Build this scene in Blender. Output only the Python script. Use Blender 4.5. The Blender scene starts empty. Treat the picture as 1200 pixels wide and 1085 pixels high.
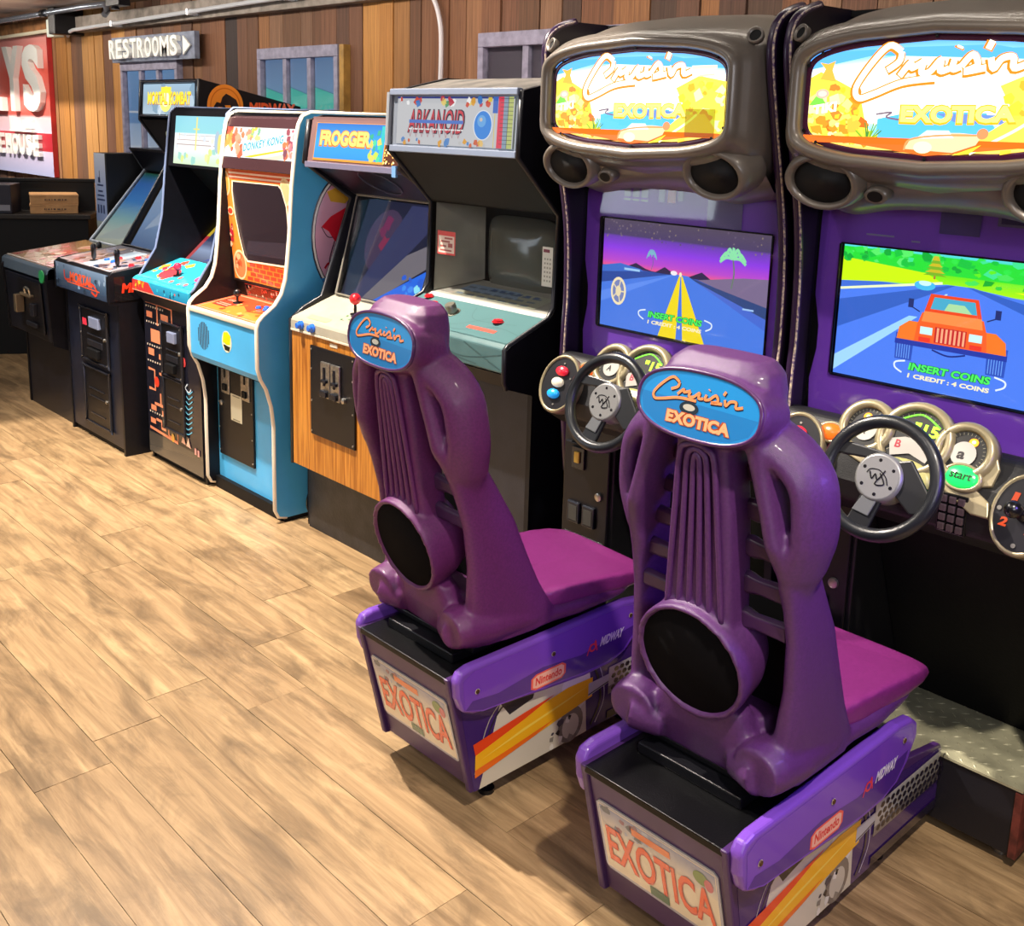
import bpy, bmesh, math, random
from mathutils import Vector, Matrix
random.seed(7)
PI = math.pi
R = math.radians
SC = bpy.context.scene
COL = SC.collection

# ------------------------------------------------------------------ camera
cam = bpy.data.objects.new('camera', bpy.data.cameras.new('camera'))
COL.objects.link(cam)
cam.data.sensor_fit = 'HORIZONTAL'
cam.data.sensor_width = 36.0
cam.data.lens = 36.0 * 1226.5 / 1200
cam.data.shift_y = -(542.5 - 399.2) / 1200
cam.data.clip_start = 0.05
cam.matrix_world = (Matrix.Translation((0, 0, 1.70)) @ Matrix.Rotation(R(46.277), 4, 'Z')
                    @ Matrix.Rotation(R(78.375), 4, 'X') @ Matrix.Rotation(R(1.634), 4, 'Z'))
SC.camera = cam

# ------------------------------------------------------------------ world, lights, exposure
w = bpy.data.worlds.new('room_light')
SC.world = w
w.use_nodes = True
w.node_tree.nodes['Background'].inputs[0].default_value = (0.75, 0.78, 1.0, 1)
w.node_tree.nodes['Background'].inputs[1].default_value = 0.32
SC.view_settings.view_transform = 'Standard'
SC.view_settings.look = 'None'
SC.view_settings.gamma = 1
SC.view_settings.use_curve_mapping = False
SC.view_settings.exposure = 0.35


def light(name, kind, loc, energy, col, size=0.1, target=None, sy=None, spot=None, blend=0.5):
    d = bpy.data.lights.new(name, kind)
    d.energy = energy
    d.color = col
    if kind == 'AREA':
        d.shape = 'RECTANGLE'
        d.size = size
        d.size_y = sy or size
    else:
        d.shadow_soft_size = size
    if kind == 'SPOT':
        d.spot_size = R(spot or 90)
        d.spot_blend = blend
    o = bpy.data.objects.new(name, d)
    COL.objects.link(o)
    o.location = loc
    if target is not None:
        o.rotation_euler = (Vector(target) - Vector(loc)).to_track_quat('-Z', 'Y').to_euler()
    return o


WARM = (1.0, 0.895, 0.77)
light('ceiling_spot_key', 'SPOT', (-3.8, 1.2, 4.0), 1200, WARM, 0.035, (-3.2, 1.4, 0.0), spot=77, blend=0.10)
light('ceiling_spot_far', 'SPOT', (-5.6, 0.5, 4.0), 420, WARM, 0.05, (-5.2, 2.3, 0.7), spot=46, blend=0.6)
light('ceiling_spot_near', 'SPOT', (-2.0, -1.6, 3.9), 70, WARM, 0.06, (-1.8, 1.6, 0.8), spot=80, blend=0.8)
light('ceiling_spot_right', 'SPOT', (0.5, 0.6, 3.9), 420, WARM, 0.06, (-0.7, 2.0, 0.2), spot=50, blend=0.8)  # unseen, added to brighten the floor on the right
light('ceiling_spot_left', 'SPOT', (-8.6, 1.2, 3.6), 520, (1.0, 0.9, 0.78), 0.05, (-8.8, 3.2, 1.5), spot=60, blend=0.7)
light('ceiling_panel', 'AREA', (-3.8, -0.8, 4.1), 55, (1.0, 0.95, 0.90), 7.0, (-3.8, -0.8, 0), sy=4.0)  # broad unseen fill added overhead, no fixture behind it
light('window_daylight', 'AREA', (-6.5, -2.9, 1.5), 40, (0.80, 0.9, 1.0), 3.0, (-4.5, 3.0, 1.2), sy=1.2)
light('wall_strip', 'AREA', (-5.0, 2.50, 2.40), 34, (1.0, 0.90, 0.78), 8.0, (-5.0, 3.2, 1.6), sy=0.06)  # unseen strip added under the soffit to brighten the boards
light('side_fill', 'AREA', (1.7, -0.8, 2.3), 36, (0.92, 0.92, 1.0), 1.6, (-3.2, 2.2, 1.0), sy=1.2)
light('violet_lamp', 'SPOT', (-0.25, 1.95, 1.30), 15, (0.25, 0.14, 1.0), 0.10, (-1.0, 1.72, 0.80), spot=88, blend=0.8)  # added unseen light for a neighbouring machine's glow, set close to one seat


# ------------------------------------------------------------------ materials
def lin(c):
    if isinstance(c, str):
        c = c.lstrip('#')
        c = [int(c[i:i + 2], 16) / 255 for i in (0, 2, 4)]
    return tuple((v / 12.92 if v <= 0.04045 else ((v + 0.055) / 1.055) ** 2.4) for v in c[:3]) + (1.0,)


MATS = {}


def mat(name, col='#808080', rough=0.5, metal=0.0, noise=0.0, nscale=40, bump=0.0, bscale=200, emit=0, coat=0.0, spec=0.5, dark=None):
    if name in MATS:
        return MATS[name]
    m = bpy.data.materials.new(name)
    m.use_nodes = True
    nt = m.node_tree
    b = nt.nodes['Principled BSDF']
    b.inputs['Base Color'].default_value = lin(col)
    b.inputs['Roughness'].default_value = rough
    b.inputs['Metallic'].default_value = metal
    b.inputs['Coat Weight'].default_value = coat
    b.inputs['Coat Roughness'].default_value = 0.12
    b.inputs['Specular IOR Level'].default_value = spec
    if emit:
        b.inputs['Emission Color'].default_value = lin(col)
        b.inputs['Emission Strength'].default_value = emit
    tc = nt.nodes.new('ShaderNodeTexCoord')
    if noise:
        n = nt.nodes.new('ShaderNodeTexNoise')
        n.inputs['Scale'].default_value = nscale
        n.inputs['Detail'].default_value = 6
        nt.links.new(tc.outputs['Object'], n.inputs['Vector'])
        r = nt.nodes.new('ShaderNodeValToRGB')
        c = lin(col)
        d = lin(dark) if dark else tuple(v * (1 - noise) for v in c[:3]) + (1,)
        r.color_ramp.elements[0].position = 0.35
        r.color_ramp.elements[1].position = 0.65
        r.color_ramp.elements[0].color = d
        r.color_ramp.elements[1].color = tuple(min(1, v * (1 + noise * 0.6)) for v in c[:3]) + (1,)
        nt.links.new(n.outputs['Fac'], r.inputs['Fac'])
        nt.links.new(r.outputs['Color'], b.inputs['Base Color'])
    if bump:
        n2 = nt.nodes.new('ShaderNodeTexNoise')
        n2.inputs['Scale'].default_value = bscale
        n2.inputs['Detail'].default_value = 3
        nt.links.new(tc.outputs['Object'], n2.inputs['Vector'])
        bp = nt.nodes.new('ShaderNodeBump')
        bp.inputs['Strength'].default_value = bump
        bp.inputs['Distance'].default_value = 0.002
        nt.links.new(n2.outputs['Fac'], bp.inputs['Height'])
        nt.links.new(bp.outputs['Normal'], b.inputs['Normal'])
    MATS[name] = m
    return m


def print_mat(name, strength=0.0, rough=0.35, coat=0.0):
    """flat print (or lit screen) whose colours are stored on the mesh"""
    if name in MATS:
        return MATS[name]
    m = bpy.data.materials.new(name)
    m.use_nodes = True
    nt = m.node_tree
    b = nt.nodes['Principled BSDF']
    a = nt.nodes.new('ShaderNodeAttribute')
    a.attribute_name = 'col'
    b.inputs['Roughness'].default_value = rough
    b.inputs['Coat Weight'].default_value = coat
    if strength:
        b.inputs['Base Color'].default_value = (0.02, 0.02, 0.02, 1)
        nt.links.new(a.outputs['Color'], b.inputs['Emission Color'])
        b.inputs['Emission Strength'].default_value = strength
        b.inputs['Specular IOR Level'].default_value = 0.15
        b.inputs['Roughness'].default_value = max(rough, 0.3)
    else:
        nt.links.new(a.outputs['Color'], b.inputs['Base Color'])
    MATS[name] = m
    return m


def glass_mat(name, alpha=0.25, tint='#202028', rough=0.03):
    """thin clear or smoked pane: mostly see-through with a mirror-like skin"""
    if name in MATS:
        return MATS[name]
    m = bpy.data.materials.new(name)
    m.use_nodes = True
    nt = m.node_tree
    nt.nodes.clear()
    o = nt.nodes.new('ShaderNodeOutputMaterial')
    tr = nt.nodes.new('ShaderNodeBsdfTransparent')
    tr.inputs[0].default_value = tuple(1 - alpha * (1 - v) for v in lin(tint)[:3]) + (1,)
    gl = nt.nodes.new('ShaderNodeBsdfGlossy')
    gl.inputs['Roughness'].default_value = rough
    lw = nt.nodes.new('ShaderNodeLayerWeight')
    pw_ = nt.nodes.new('ShaderNodeMath'); pw_.operation = 'POWER'; pw_.inputs[1].default_value = 3.0
    fr = nt.nodes.new('ShaderNodeMath'); fr.operation = 'MULTIPLY_ADD'; fr.inputs[1].default_value = 0.6; fr.inputs[2].default_value = 0.035
    nt.links.new(lw.outputs['Facing'], pw_.inputs[0]); nt.links.new(pw_.outputs[0], fr.inputs[0])
    mx = nt.nodes.new('ShaderNodeMixShader')
    nt.links.new(fr.outputs[0], mx.inputs[0])
    nt.links.new(tr.outputs[0], mx.inputs[1])
    nt.links.new(gl.outputs[0], mx.inputs[2])
    nt.links.new(mx.outputs[0], o.inputs[0])
    MATS[name] = m
    return m


def wood_board_mat(name, ramp, axis=2, rough=0.7, stretch=14, blotch=None, blotch_amt=0.0, cell=1.0):
    """real boards: per-object tone plus grain running along the given axis"""
    m = bpy.data.materials.new(name)
    m.use_nodes = True
    nt = m.node_tree
    N, L = nt.nodes, nt.links
    b = N['Principled BSDF']
    b.inputs['Roughness'].default_value = rough
    oi = N.new('ShaderNodeObjectInfo')
    tc = N.new('ShaderNodeTexCoord')
    mul = N.new('ShaderNodeVectorMath'); mul.operation = 'SCALE'
    cb = N.new('ShaderNodeCombineXYZ')
    for i in range(3):
        L.new(oi.outputs['Random'], cb.inputs[i])
    L.new(cb.outputs[0], mul.inputs[0])
    mul.inputs['Scale'].default_value = 57.0
    add = N.new('ShaderNodeVectorMath'); add.operation = 'ADD'
    L.new(tc.outputs['Object'], add.inputs[0]); L.new(mul.outputs[0], add.inputs[1])
    mp = N.new('ShaderNodeMapping')
    s = [stretch] * 3
    s[axis] = stretch / 14.0
    mp.inputs['Scale'].default_value = s
    L.new(add.outputs[0], mp.inputs['Vector'])
    g = N.new('ShaderNodeTexNoise'); g.inputs['Scale'].default_value = 2.2; g.inputs['Detail'].default_value = 9; g.inputs['Roughness'].default_value = 0.68
    g.inputs['Distortion'].default_value = 0.9
    L.new(mp.outputs[0], g.inputs['Vector'])
    r1 = N.new('ShaderNodeValToRGB')
    els = r1.color_ramp.elements
    els[0].position = 0.0; els[0].color = lin(ramp[0])
    els[1].position = 1.0; els[1].color = lin(ramp[-1])
    for i, c in enumerate(ramp[1:-1]):
        e = els.new((i + 1) / (len(ramp) - 1)); e.color = lin(c)
    r1.color_ramp.interpolation = 'LINEAR'
    L.new(oi.outputs['Random'], r1.inputs['Fac'])
    gr = N.new('ShaderNodeValToRGB')
    gr.color_ramp.elements[0].position = 0.3; gr.color_ramp.elements[0].color = (0.50, 0.44, 0.38, 1)
    gr.color_ramp.elements[1].position = 0.68; gr.color_ramp.elements[1].color = (1.25, 1.22, 1.18, 1)
    L.new(g.outputs['Fac'], gr.inputs['Fac'])
    mx = N.new('ShaderNodeMix'); mx.data_type = 'RGBA'; mx.blend_type = 'MULTIPLY'; mx.inputs[0].default_value = 1.0
    L.new(r1.outputs[0], mx.inputs[6]); L.new(gr.outputs[0], mx.inputs[7])
    out = mx.outputs[2]
    if blotch:
        nb = N.new('ShaderNodeTexNoise'); nb.inputs['Scale'].default_value = 2.4 * cell; nb.inputs['Detail'].default_value = 7; nb.inputs['Roughness'].default_value = 0.62
        nb.inputs['Distortion'].default_value = 0.6
        mp2 = N.new('ShaderNodeMapping')
        s2 = [3.4] * 3; s2[axis] = 1.1
        mp2.inputs['Scale'].default_value = s2
        L.new(add.outputs[0], mp2.inputs['Vector']); L.new(mp2.outputs[0], nb.inputs['Vector'])
        rb = N.new('ShaderNodeValToRGB')
        rb.color_ramp.elements[0].position = 0.46; rb.color_ramp.elements[0].color = (0, 0, 0, 1)
        rb.color_ramp.elements[1].position = 0.66; rb.color_ramp.elements[1].color = (blotch_amt,) * 3 + (1,)
        L.new(nb.outputs['Fac'], rb.inputs['Fac'])
        m2 = N.new('ShaderNodeMix'); m2.data_type = 'RGBA'; m2.blend_type = 'MIX'
        L.new(rb.outputs[0], m2.inputs[0]); L.new(out, m2.inputs[6]); m2.inputs[7].default_value = lin(blotch)
        out = m2.outputs[2]
    L.new(out, b.inputs['Base Color'])
    bp = N.new('ShaderNodeBump'); bp.inputs['Strength'].default_value = 0.35; bp.inputs['Distance'].default_value = 0.003
    L.new(g.outputs['Fac'], bp.inputs['Height']); L.new(bp.outputs[0], b.inputs['Normal'])
    return m


# ------------------------------------------------------------------ mesh helpers
class MB:
    def __init__(s):
        s.v = []; s.f = []; s.c = []

    def add(s, vs, fs, col=None):
        o = len(s.v)
        s.v += [tuple(p) for p in vs]
        s.f += [tuple(i + o for i in f) for f in fs]
        s.c += [col] * len(fs)

    def box(s, x0, x1, y0, y1, z0, z1, col=None):
        v = [(x0, y0, z0), (x1, y0, z0), (x1, y1, z0), (x0, y1, z0), (x0, y0, z1), (x1, y0, z1), (x1, y1, z1), (x0, y1, z1)]
        s.add(v, [(0, 3, 2, 1), (4, 5, 6, 7), (0, 1, 5, 4), (1, 2, 6, 5), (2, 3, 7, 6), (3, 0, 4, 7)], col)
        return s

    def prism(s, poly, o, U, V, d, col=None):
        """polygon in the plane o+U*a+V*b, extruded by vector d"""
        o, U, V, d = map(Vector, (o, U, V, d))
        n = len(poly)
        a = [o + U * p[0] + V * p[1] for p in poly]
        s.add(a + [q + d for q in a], [tuple(range(n))[::-1], tuple(range(n, 2 * n))] + [(i, (i + 1) % n, n + (i + 1) % n, n + i) for i in range(n)], col)
        return s

    def px(s, prof, x0, x1, col=None):
        return s.prism(prof, (x0, 0, 0), (0, 1, 0), (0, 0, 1), (x1 - x0, 0, 0), col)

    def tube(s, path, r, n=8, closed=False, sx=1.0, up=None, col=None):
        P = [Vector(p) for p in path]
        rr = r if isinstance(r, (list, tuple)) else [r] * len(P)
        rings = []
        prev = None
        m = len(P)
        for i in range(m):
            if closed:
                t = P[(i + 1) % m] - P[i - 1]
            else:
                t = P[min(i + 1, m - 1)] - P[max(i - 1, 0)]
            t.normalize()
            if prev is None:
                u = Vector(up) if up else (Vector((0, 0, 1)) if abs(t.z) < 0.9 else Vector((1, 0, 0)))
            else:
                u = prev
            u = (u - t * u.dot(t)).normalized()
            prev = u
            w2 = t.cross(u)
            rings.append([P[i] + u * rr[i] * math.cos(2 * PI * k / n) + w2 * rr[i] * sx * math.sin(2 * PI * k / n) for k in range(n)])
        s.loft(rings, caps=not closed, closed=closed, col=col)
        return s

    def loft(s, rings, caps=True, closed=False, col=None):
        n = len(rings[0]); m = len(rings)
        vs = [p for r_ in rings for p in r_]
        fs = []
        for i in range(m if closed else m - 1):
            j = (i + 1) % m
            for k in range(n):
                fs.append((i * n + k, i * n + (k + 1) % n, j * n + (k + 1) % n, j * n + k))
        if caps and not closed:
            fs.append(tuple(range(n))[::-1]); fs.append(tuple(range((m - 1) * n, m * n)))
        s.add(vs, fs, col)
        return s

    def lathe(s, c, axis, prof, n=24, a=1.0, b=1.0, up=(0, 0, 1), caps=True, col=None):
        """prof = [(radius, height along axis)]; a, b stretch the circle"""
        c = Vector(c); ax = Vector(axis).normalized()
        u = Vector(up)
        if abs(u.normalized().dot(ax)) > 0.99: u = Vector((1, 0, 0))
        u = (u - ax * u.dot(ax)).normalized(); w2 = ax.cross(u)
        rings = [[c + ax * h + u * (r_ * b * math.cos(2 * PI * k / n)) + w2 * (r_ * a * math.sin(2 * PI * k / n)) for k in range(n)] for r_, h in prof]
        s.loft(rings, caps, col=col)
        return s

    def ell(s, c, r, n=14, m=8):
        c = Vector(c)
        rings = []
        for i in range(1, m):
            t = PI * i / m
            rings.append([(c.x + r[0] * math.sin(t) * math.cos(2 * PI * k / n), c.y + r[1] * math.sin(t) * math.sin(2 * PI * k / n), c.z + r[2] * math.cos(t)) for k in range(n)])
        s.loft(rings)
        return s


def root(name, loc, label, cat, group=None):
    o = bpy.data.objects.new(name, None)
    o.empty_display_size = 0.1
    COL.objects.link(o)
    o.location = loc
    o['label'] = label; o['category'] = cat
    if group:
        o['group'] = group
    return o


def wloc(o):
    v = Vector((0, 0, 0))
    while o is not None:
        v += Vector(o.location)
        o = o.parent
    return v


def part(name, mb, m, parent=None, bevel=0.0, smooth=False, label=None, kind=None, seg=2, attr=False, orient=True):
    """one mesh object out of world-space shapes, parented without moving"""
    off = wloc(parent) if parent is not None else Vector((0, 0, 0))
    me = bpy.data.meshes.new(name)
    me.from_pydata([tuple(Vector(p) - off) for p in mb.v], [], mb.f)
    if attr or any(c is not None for c in mb.c):
        at = me.color_attributes.new('col', 'FLOAT_COLOR', 'CORNER')
        buf = []
        for f, c in zip(mb.f, mb.c):
            if c is None:
                c = (1, 1, 1, 1)
            if isinstance(c, list):
                for q in c:
                    buf += list(q)
            else:
                buf += list(c) * len(f)
        at.data.foreach_set('color', buf)
    elif orient:
        bm = bmesh.new(); bm.from_mesh(me)
        bmesh.ops.recalc_face_normals(bm, faces=bm.faces)
        bm.to_mesh(me); bm.free()
    me.materials.append(m)
    if smooth:
        for p in me.polygons:
            p.use_smooth = True
        if smooth != 'all':
            me.set_sharp_from_angle(angle=R(38))
    o = bpy.data.objects.new(name, me)
    COL.objects.link(o)
    if parent is not None:
        o.parent = parent
    if bevel:
        b = o.modifiers.new('bevel', 'BEVEL'); b.width = bevel; b.segments = seg; b.limit_method = 'ANGLE'; b.angle_limit = R(35)
    if label: o['label'] = label
    if kind: o['kind'] = kind
    return o


def tag(o, label, cat, group=None):
    o['label'] = label; o['category'] = cat
    if group: o['group'] = group
    return o


TXT = {}


def text_mesh(s, bold=0.0, extrude=0.0, space=1.0):
    k = (s, bold, extrude, space)
    if k in TXT:
        return TXT[k]
    cu = bpy.data.curves.new('t', 'FONT')
    cu.body = s; cu.size = 1; cu.offset = bold; cu.extrude = extrude; cu.resolution_u = 3; cu.space_character = space
    ob = bpy.data.objects.new('t', cu)
    COL.objects.link(ob)
    dg = bpy.context.evaluated_depsgraph_get()
    dg.update()
    me = bpy.data.meshes.new_from_object(ob.evaluated_get(dg))
    vs = [tuple(v.co) for v in me.vertices]; fs = [tuple(p.vertices) for p in me.polygons]
    bpy.data.objects.remove(ob); bpy.data.curves.remove(cu); bpy.data.meshes.remove(me)
    x0 = min(v[0] for v in vs); x1 = max(v[0] for v in vs); y0 = min(v[1] for v in vs); y1 = max(v[1] for v in vs)
    vs = [((v[0] - x0) / (x1 - x0), (v[1] - y0) / (y1 - y0), v[2]) for v in vs]
    TXT[k] = (vs, fs)
    return TXT[k]


def spline(pts, n=6, closed=False):
    out = []
    m = len(pts)
    P = [Vector(p) for p in pts]
    rng = range(m if closed else m - 1)
    for i in rng:
        if closed:
            a, b, c, d = P[i - 1], P[i], P[(i + 1) % m], P[(i + 2) % m]
        else:
            a, b, c, d = P[max(i - 1, 0)], P[i], P[i + 1], P[min(i + 2, m - 1)]
        for k in range(n):
            t = k / n
            out.append(0.5 * ((2 * b) + (c - a) * t + (2 * a - 5 * b + 4 * c - d) * t * t + (3 * b - a - 3 * c + d) * t ** 3))
    if not closed:
        out.append(P[-1])
    return [tuple(p) for p in out]


class Art:
    """a flat print: coloured shapes in the plane o + U*a + V*b (a, b in units of w, h)"""
    def __init__(s, o, U, V, w_=1.0, h_=1.0, eps=0.00013, warp=None):
        s.o, s.U, s.V = Vector(o), Vector(U).normalized(), Vector(V).normalized()
        s.N = s.U.cross(s.V).normalized()
        s.w, s.h, s.eps, s.k = w_, h_, eps, 0
        s.mb = MB(); s.warp = warp

    def p(s, a, b, k=None):
        if s.warp: a, b = s.warp(a, b)
        return s.o + s.U * (a * s.w) + s.V * (b * s.h) + s.N * (s.eps * (s.k if k is None else k))

    def poly(s, pts, c, up=True):
        if up: s.k += 1
        s.mb.add([s.p(*q) for q in pts], [tuple(range(len(pts)))], lin(c))
        return s

    def rect(s, a0, b0, a1, b1, c):
        return s.poly([(a0, b0), (a1, b0), (a1, b1), (a0, b1)], c)

    def rects(s, L, c):
        s.k += 1
        for a0, b0, a1, b1 in L:
            s.poly([(a0, b0), (a1, b0), (a1, b1), (a0, b1)], c, False)
        return s

    def grad(s, a0, b0, a1, b1, stops, n=1):
        """vertical colour run inside a print; stops = [(t, colour)]"""
        s.k += 1
        for (t0, c0), (t1, c1) in zip(stops, stops[1:]):
            q = [(a0, b0 + (b1 - b0) * t0), (a1, b0 + (b1 - b0) * t0), (a1, b0 + (b1 - b0) * t1), (a0, b0 + (b1 - b0) * t1)]
            s.mb.add([s.p(*z) for z in q], [(0, 1, 2, 3)], [lin(c0), lin(c0), lin(c1), lin(c1)])
        return s

    def ell(s, a, b, ra, rb, c, n=20, rot=0):
        cr, sr = math.cos(rot), math.sin(rot)
        pts = []
        for k in range(n):
            x, y = ra * math.cos(2 * PI * k / n), rb * math.sin(2 * PI * k / n)
            pts.append((a + x * cr - y * sr, b + x * sr + y * cr))
        return s.poly(pts, c)

    def stroke(s, pts, wd, c, smooth=True, closed=False):
        """wd in metres"""
        s.k += 1
        if smooth and len(pts) > 2: pts = spline([(p[0], p[1], 0) for p in pts], 5, closed)
        if closed: pts = list(pts) + [pts[0]]
        P = [s.p(q[0], q[1]) for q in pts]
        vs = []
        for i, p in enumerate(P):
            t = (P[min(i + 1, len(P) - 1)] - P[max(i - 1, 0)])
            if t.length < 1e-9: t = s.U.copy()
            t.normalize()
            q = s.N.cross(t) * wd / 2
            vs += [p + q, p - q]
        s.mb.add(vs, [(2 * i, 2 * i + 1, 2 * i + 3, 2 * i + 2) for i in range(len(P) - 1)], lin(c))
        return s

    def text(s, t, a, b, wd, ht, c, shear=0.0, bold=0.0, rise=0.0, space=1.0):
        """text fitted to the box at a, b of size wd, ht"""
        s.k += 1
        vs, fs = text_mesh(t, bold, 0.0, space)
        s.mb.add([s.p(a + v[0] * wd + shear * v[1] * ht * s.h / s.w, b + v[1] * ht + rise * v[0]) for v in vs], fs, lin(c))
        return s

    def scatter(s, n, box, size, cols, seed=1, kind='ell'):
        rnd = random.Random(seed)
        for i in range(n):
            a = rnd.uniform(box[0], box[2]); b = rnd.uniform(box[1], box[3]); r_ = rnd.uniform(*size)
            s.k += 1 if i % 6 == 0 else 0
            m_ = rnd.randint(4, 7); ph = rnd.uniform(0, 6)
            pts = [(a + r_ / s.w * rnd.uniform(0.6, 1.2) * math.cos(ph + 2 * PI * k / m_), b + r_ / s.h * rnd.uniform(0.6, 1.2) * math.sin(ph + 2 * PI * k / m_)) for k in range(m_)]
            s.poly(pts, rnd.choice(cols), False)
        s.k += 1
        return s

    def done(s, name, m, parent, **k):
        return part(name, s.mb, m, parent, attr=True, **k)


# shared materials
BLACK = mat('black_laminate', '#0c0c12', 0.38, noise=0.25, nscale=30, bump=0.15, spec=0.35)
BLACKM = mat('black_metal', '#0e0e13', 0.32, bump=0.3, bscale=500, spec=0.4)
DARKIN = mat('dark_interior', '#08080b', 0.6, spec=0.25)
CHROME = mat('worn_steel', '#b9b4ac', 0.3, 0.9, noise=0.25, nscale=90)
WHITEM = mat('cream_molding', '#efe6d3', 0.4)
RED = mat('red_plastic', '#e0202a', 0.25, coat=0.5)
BLUEP = mat('blue_plastic', '#2f6fe0', 0.25, coat=0.5)
BLKP = mat('black_plastic', '#101013', 0.25, coat=0.3)
PRINT = print_mat('print_satin', 0, 0.35)
PRINTG = print_mat('print_gloss', 0, 0.2, coat=0.5)
GLASS = glass_mat('clear_pane', 0.15)
SMOKE = glass_mat('smoked_pane', 0.55)

# ================================================================== SETTING
WY = 3.20          # face of the board wall
CZ = 2.44
floor = part('floor', MB().box(-10.6, 2.2, -3.2, 3.3, -0.06, -0.006), mat('floor_gap', '#2c1f14', 0.9))
floor['kind'] = 'structure'
PLK = wood_board_mat('oak_vinyl_plank', ['#a08461', '#b1956f', '#a68a66', '#bba079', '#a38764', '#b29671'], axis=0, rough=0.42, stretch=11,
                     blotch='#57442f', blotch_amt=0.66, cell=1.2)
# planks run along the row of machines; joints staggered
pw, pl = 0.2005, 1.22
proto = None
bmk = MB().box(-pl / 2 + 0.0008, pl / 2 - 0.0008, -pw / 2 + 0.0008, pw / 2 - 0.0008, -0.006, 0.0)
rnd = random.Random(11)
pmesh = None
for r_ in range(-7, 16):
    yc = 0.985 + pw * (r_ - 4) + pw / 2
    sh = rnd.uniform(0, pl)
    if r_ == 4: sh = 0.42
    x = -10.4 + sh - pl
    while x < 2.2:
        xc = x + pl / 2
        if -10.6 < xc < 2.2 and -3.0 < yc < 3.2:
            vis = (yc > -0.6 and yc < 3.1 and xc > -9.6 and xc < 0.8)
            if vis:
                if pmesh is None:
                    o = part('plank', bmk, PLK, floor, bevel=0.0)
                    pmesh = o.data
                else:
                    o = bpy.data.objects.new('plank', pmesh); COL.objects.link(o); o.parent = floor
                o.location = (xc, yc, rnd.uniform(-0.0005, 0.0005))
        x += pl
# the rest of the floor, out of the photograph
far = MB()
far.box(-10.6, 2.2, -3.2, -0.72, -0.006, 0)
far.box(0.9, 2.2, -0.72, 3.2, -0.006, 0)
part('floor_boarding', far, PLK, floor)

wall = part('wall_back', MB().box(-10.6, 2.2, WY + 0.02, WY + 0.14, 0, 4.35), mat('wall_backing', '#120c08', 0.9))
wall['kind'] = 'structure'
BRD = wood_board_mat('reclaimed_board', ['#6a4634', '#8a5c3c', '#4e3a30', '#9c6c44', '#75503e', '#a87a54', '#33292a', '#7c553f', '#8f6c52', '#5a3a30', '#967458'], axis=2, rough=0.75, stretch=13,
                     blotch='#3a2a20', blotch_amt=0.35, cell=1.4)
BRL = wood_board_mat('reclaimed_board_light', ['#b47b3c', '#c68f4c', '#a87440', '#cf9c5c', '#97683a'], axis=2, rough=0.72, stretch=13,
                     blotch='#6b4a2a', blotch_amt=0.3, cell=1.4)
bmesh_board = {}
x = -10.5
rnd = random.Random(5)
i = 0
while x < 0.6:
    wd = rnd.choice([0.085, 0.105, 0.125, 0.145, 0.115, 0.18])
    th = rnd.choice([0.018, 0.022, 0.027])
    key = 'L' if (-8.6 < x < -7.35 and rnd.random() < 0.85) or (-4.55 < x < -4.2) else 'D'
    if key not in bmesh_board:
        o = part('board', MB().box(-0.5, 0.5, -1.0, 0.0, 0.0, 2.5), BRL if key == 'L' else BRD, wall)
        bmesh_board[key] = o.data
    else:
        o = bpy.data.objects.new('board', bmesh_board[key]); COL.objects.link(o); o.parent = wall
    o.location = (x + wd / 2, WY + 0.02, 0)
    o.scale = (wd - 0.004, th, 1)
    x += wd
    i += 1
part('board_rest', MB().box(x, 2.2, WY, WY + 0.02, 0, 2.5), BRD, wall)

PLAST = mat('painted_plaster', '#8d8377', 0.85, noise=0.1, nscale=3)
for nm, b in (('wall_left', (-10.7, -10.6, -3.2, 3.34)), ('wall_right', (2.2, 2.3, -3.2, 3.34))):
    o = part(nm, MB().box(b[0], b[1], b[2], b[3], 0, 4.35), PLAST); o['kind'] = 'structure'
o = part('wall_rear', MB().box(-10.7, 2.3, -3.3, -3.2, 0, 4.35), PLAST); o['kind'] = 'structure'

ceil = part('ceiling', MB().box(-10.7, 2.3, -3.3, 3.34, 4.35, 4.45).box(-10.7, 2.3, 2.46, 3.22, CZ + 0.02, CZ + 0.12), mat('ceiling_tin', '#6d5b50', 0.45, 0.3, noise=0.4, nscale=3, dark='#3b3431'))
ceil['kind'] = 'structure'
TIN = mat('ceiling_sheet', '#94806f', 0.42, 0.35, noise=0.45, nscale=2.5, dark='#4d4540')
for k in range(14):
    x0 = -10.2 + k * 0.82
    part('ceiling_panel', MB().box(x0 + 0.004, x0 + 0.816, 2.46, 3.19, CZ + 0.0, CZ + 0.02), TIN, ceil)

o = part('trim_1', MB().box(-7.98, 0.6, WY - 0.07, WY + 0.002, 2.275, 2.385), mat('grey_beam', '#8b8178', 0.7, noise=0.4, nscale=12, bump=0.4, bscale=60), bevel=0.004)
o['kind'] = 'structure'
o = part('trim_2', MB().box(-10.5, -8.1, WY - 0.05, WY + 0.002, 2.31, 2.40), mat('warm_beam', '#a9764a', 0.7, noise=0.4, nscale=12), bevel=0.004)
o['kind'] = 'structure'
o = part('trim_3', MB().box(-8.10, -7.98, 2.98, WY, 2.255, 2.44), BLACKM, bevel=0.006)
o['kind'] = 'structure'

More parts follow.
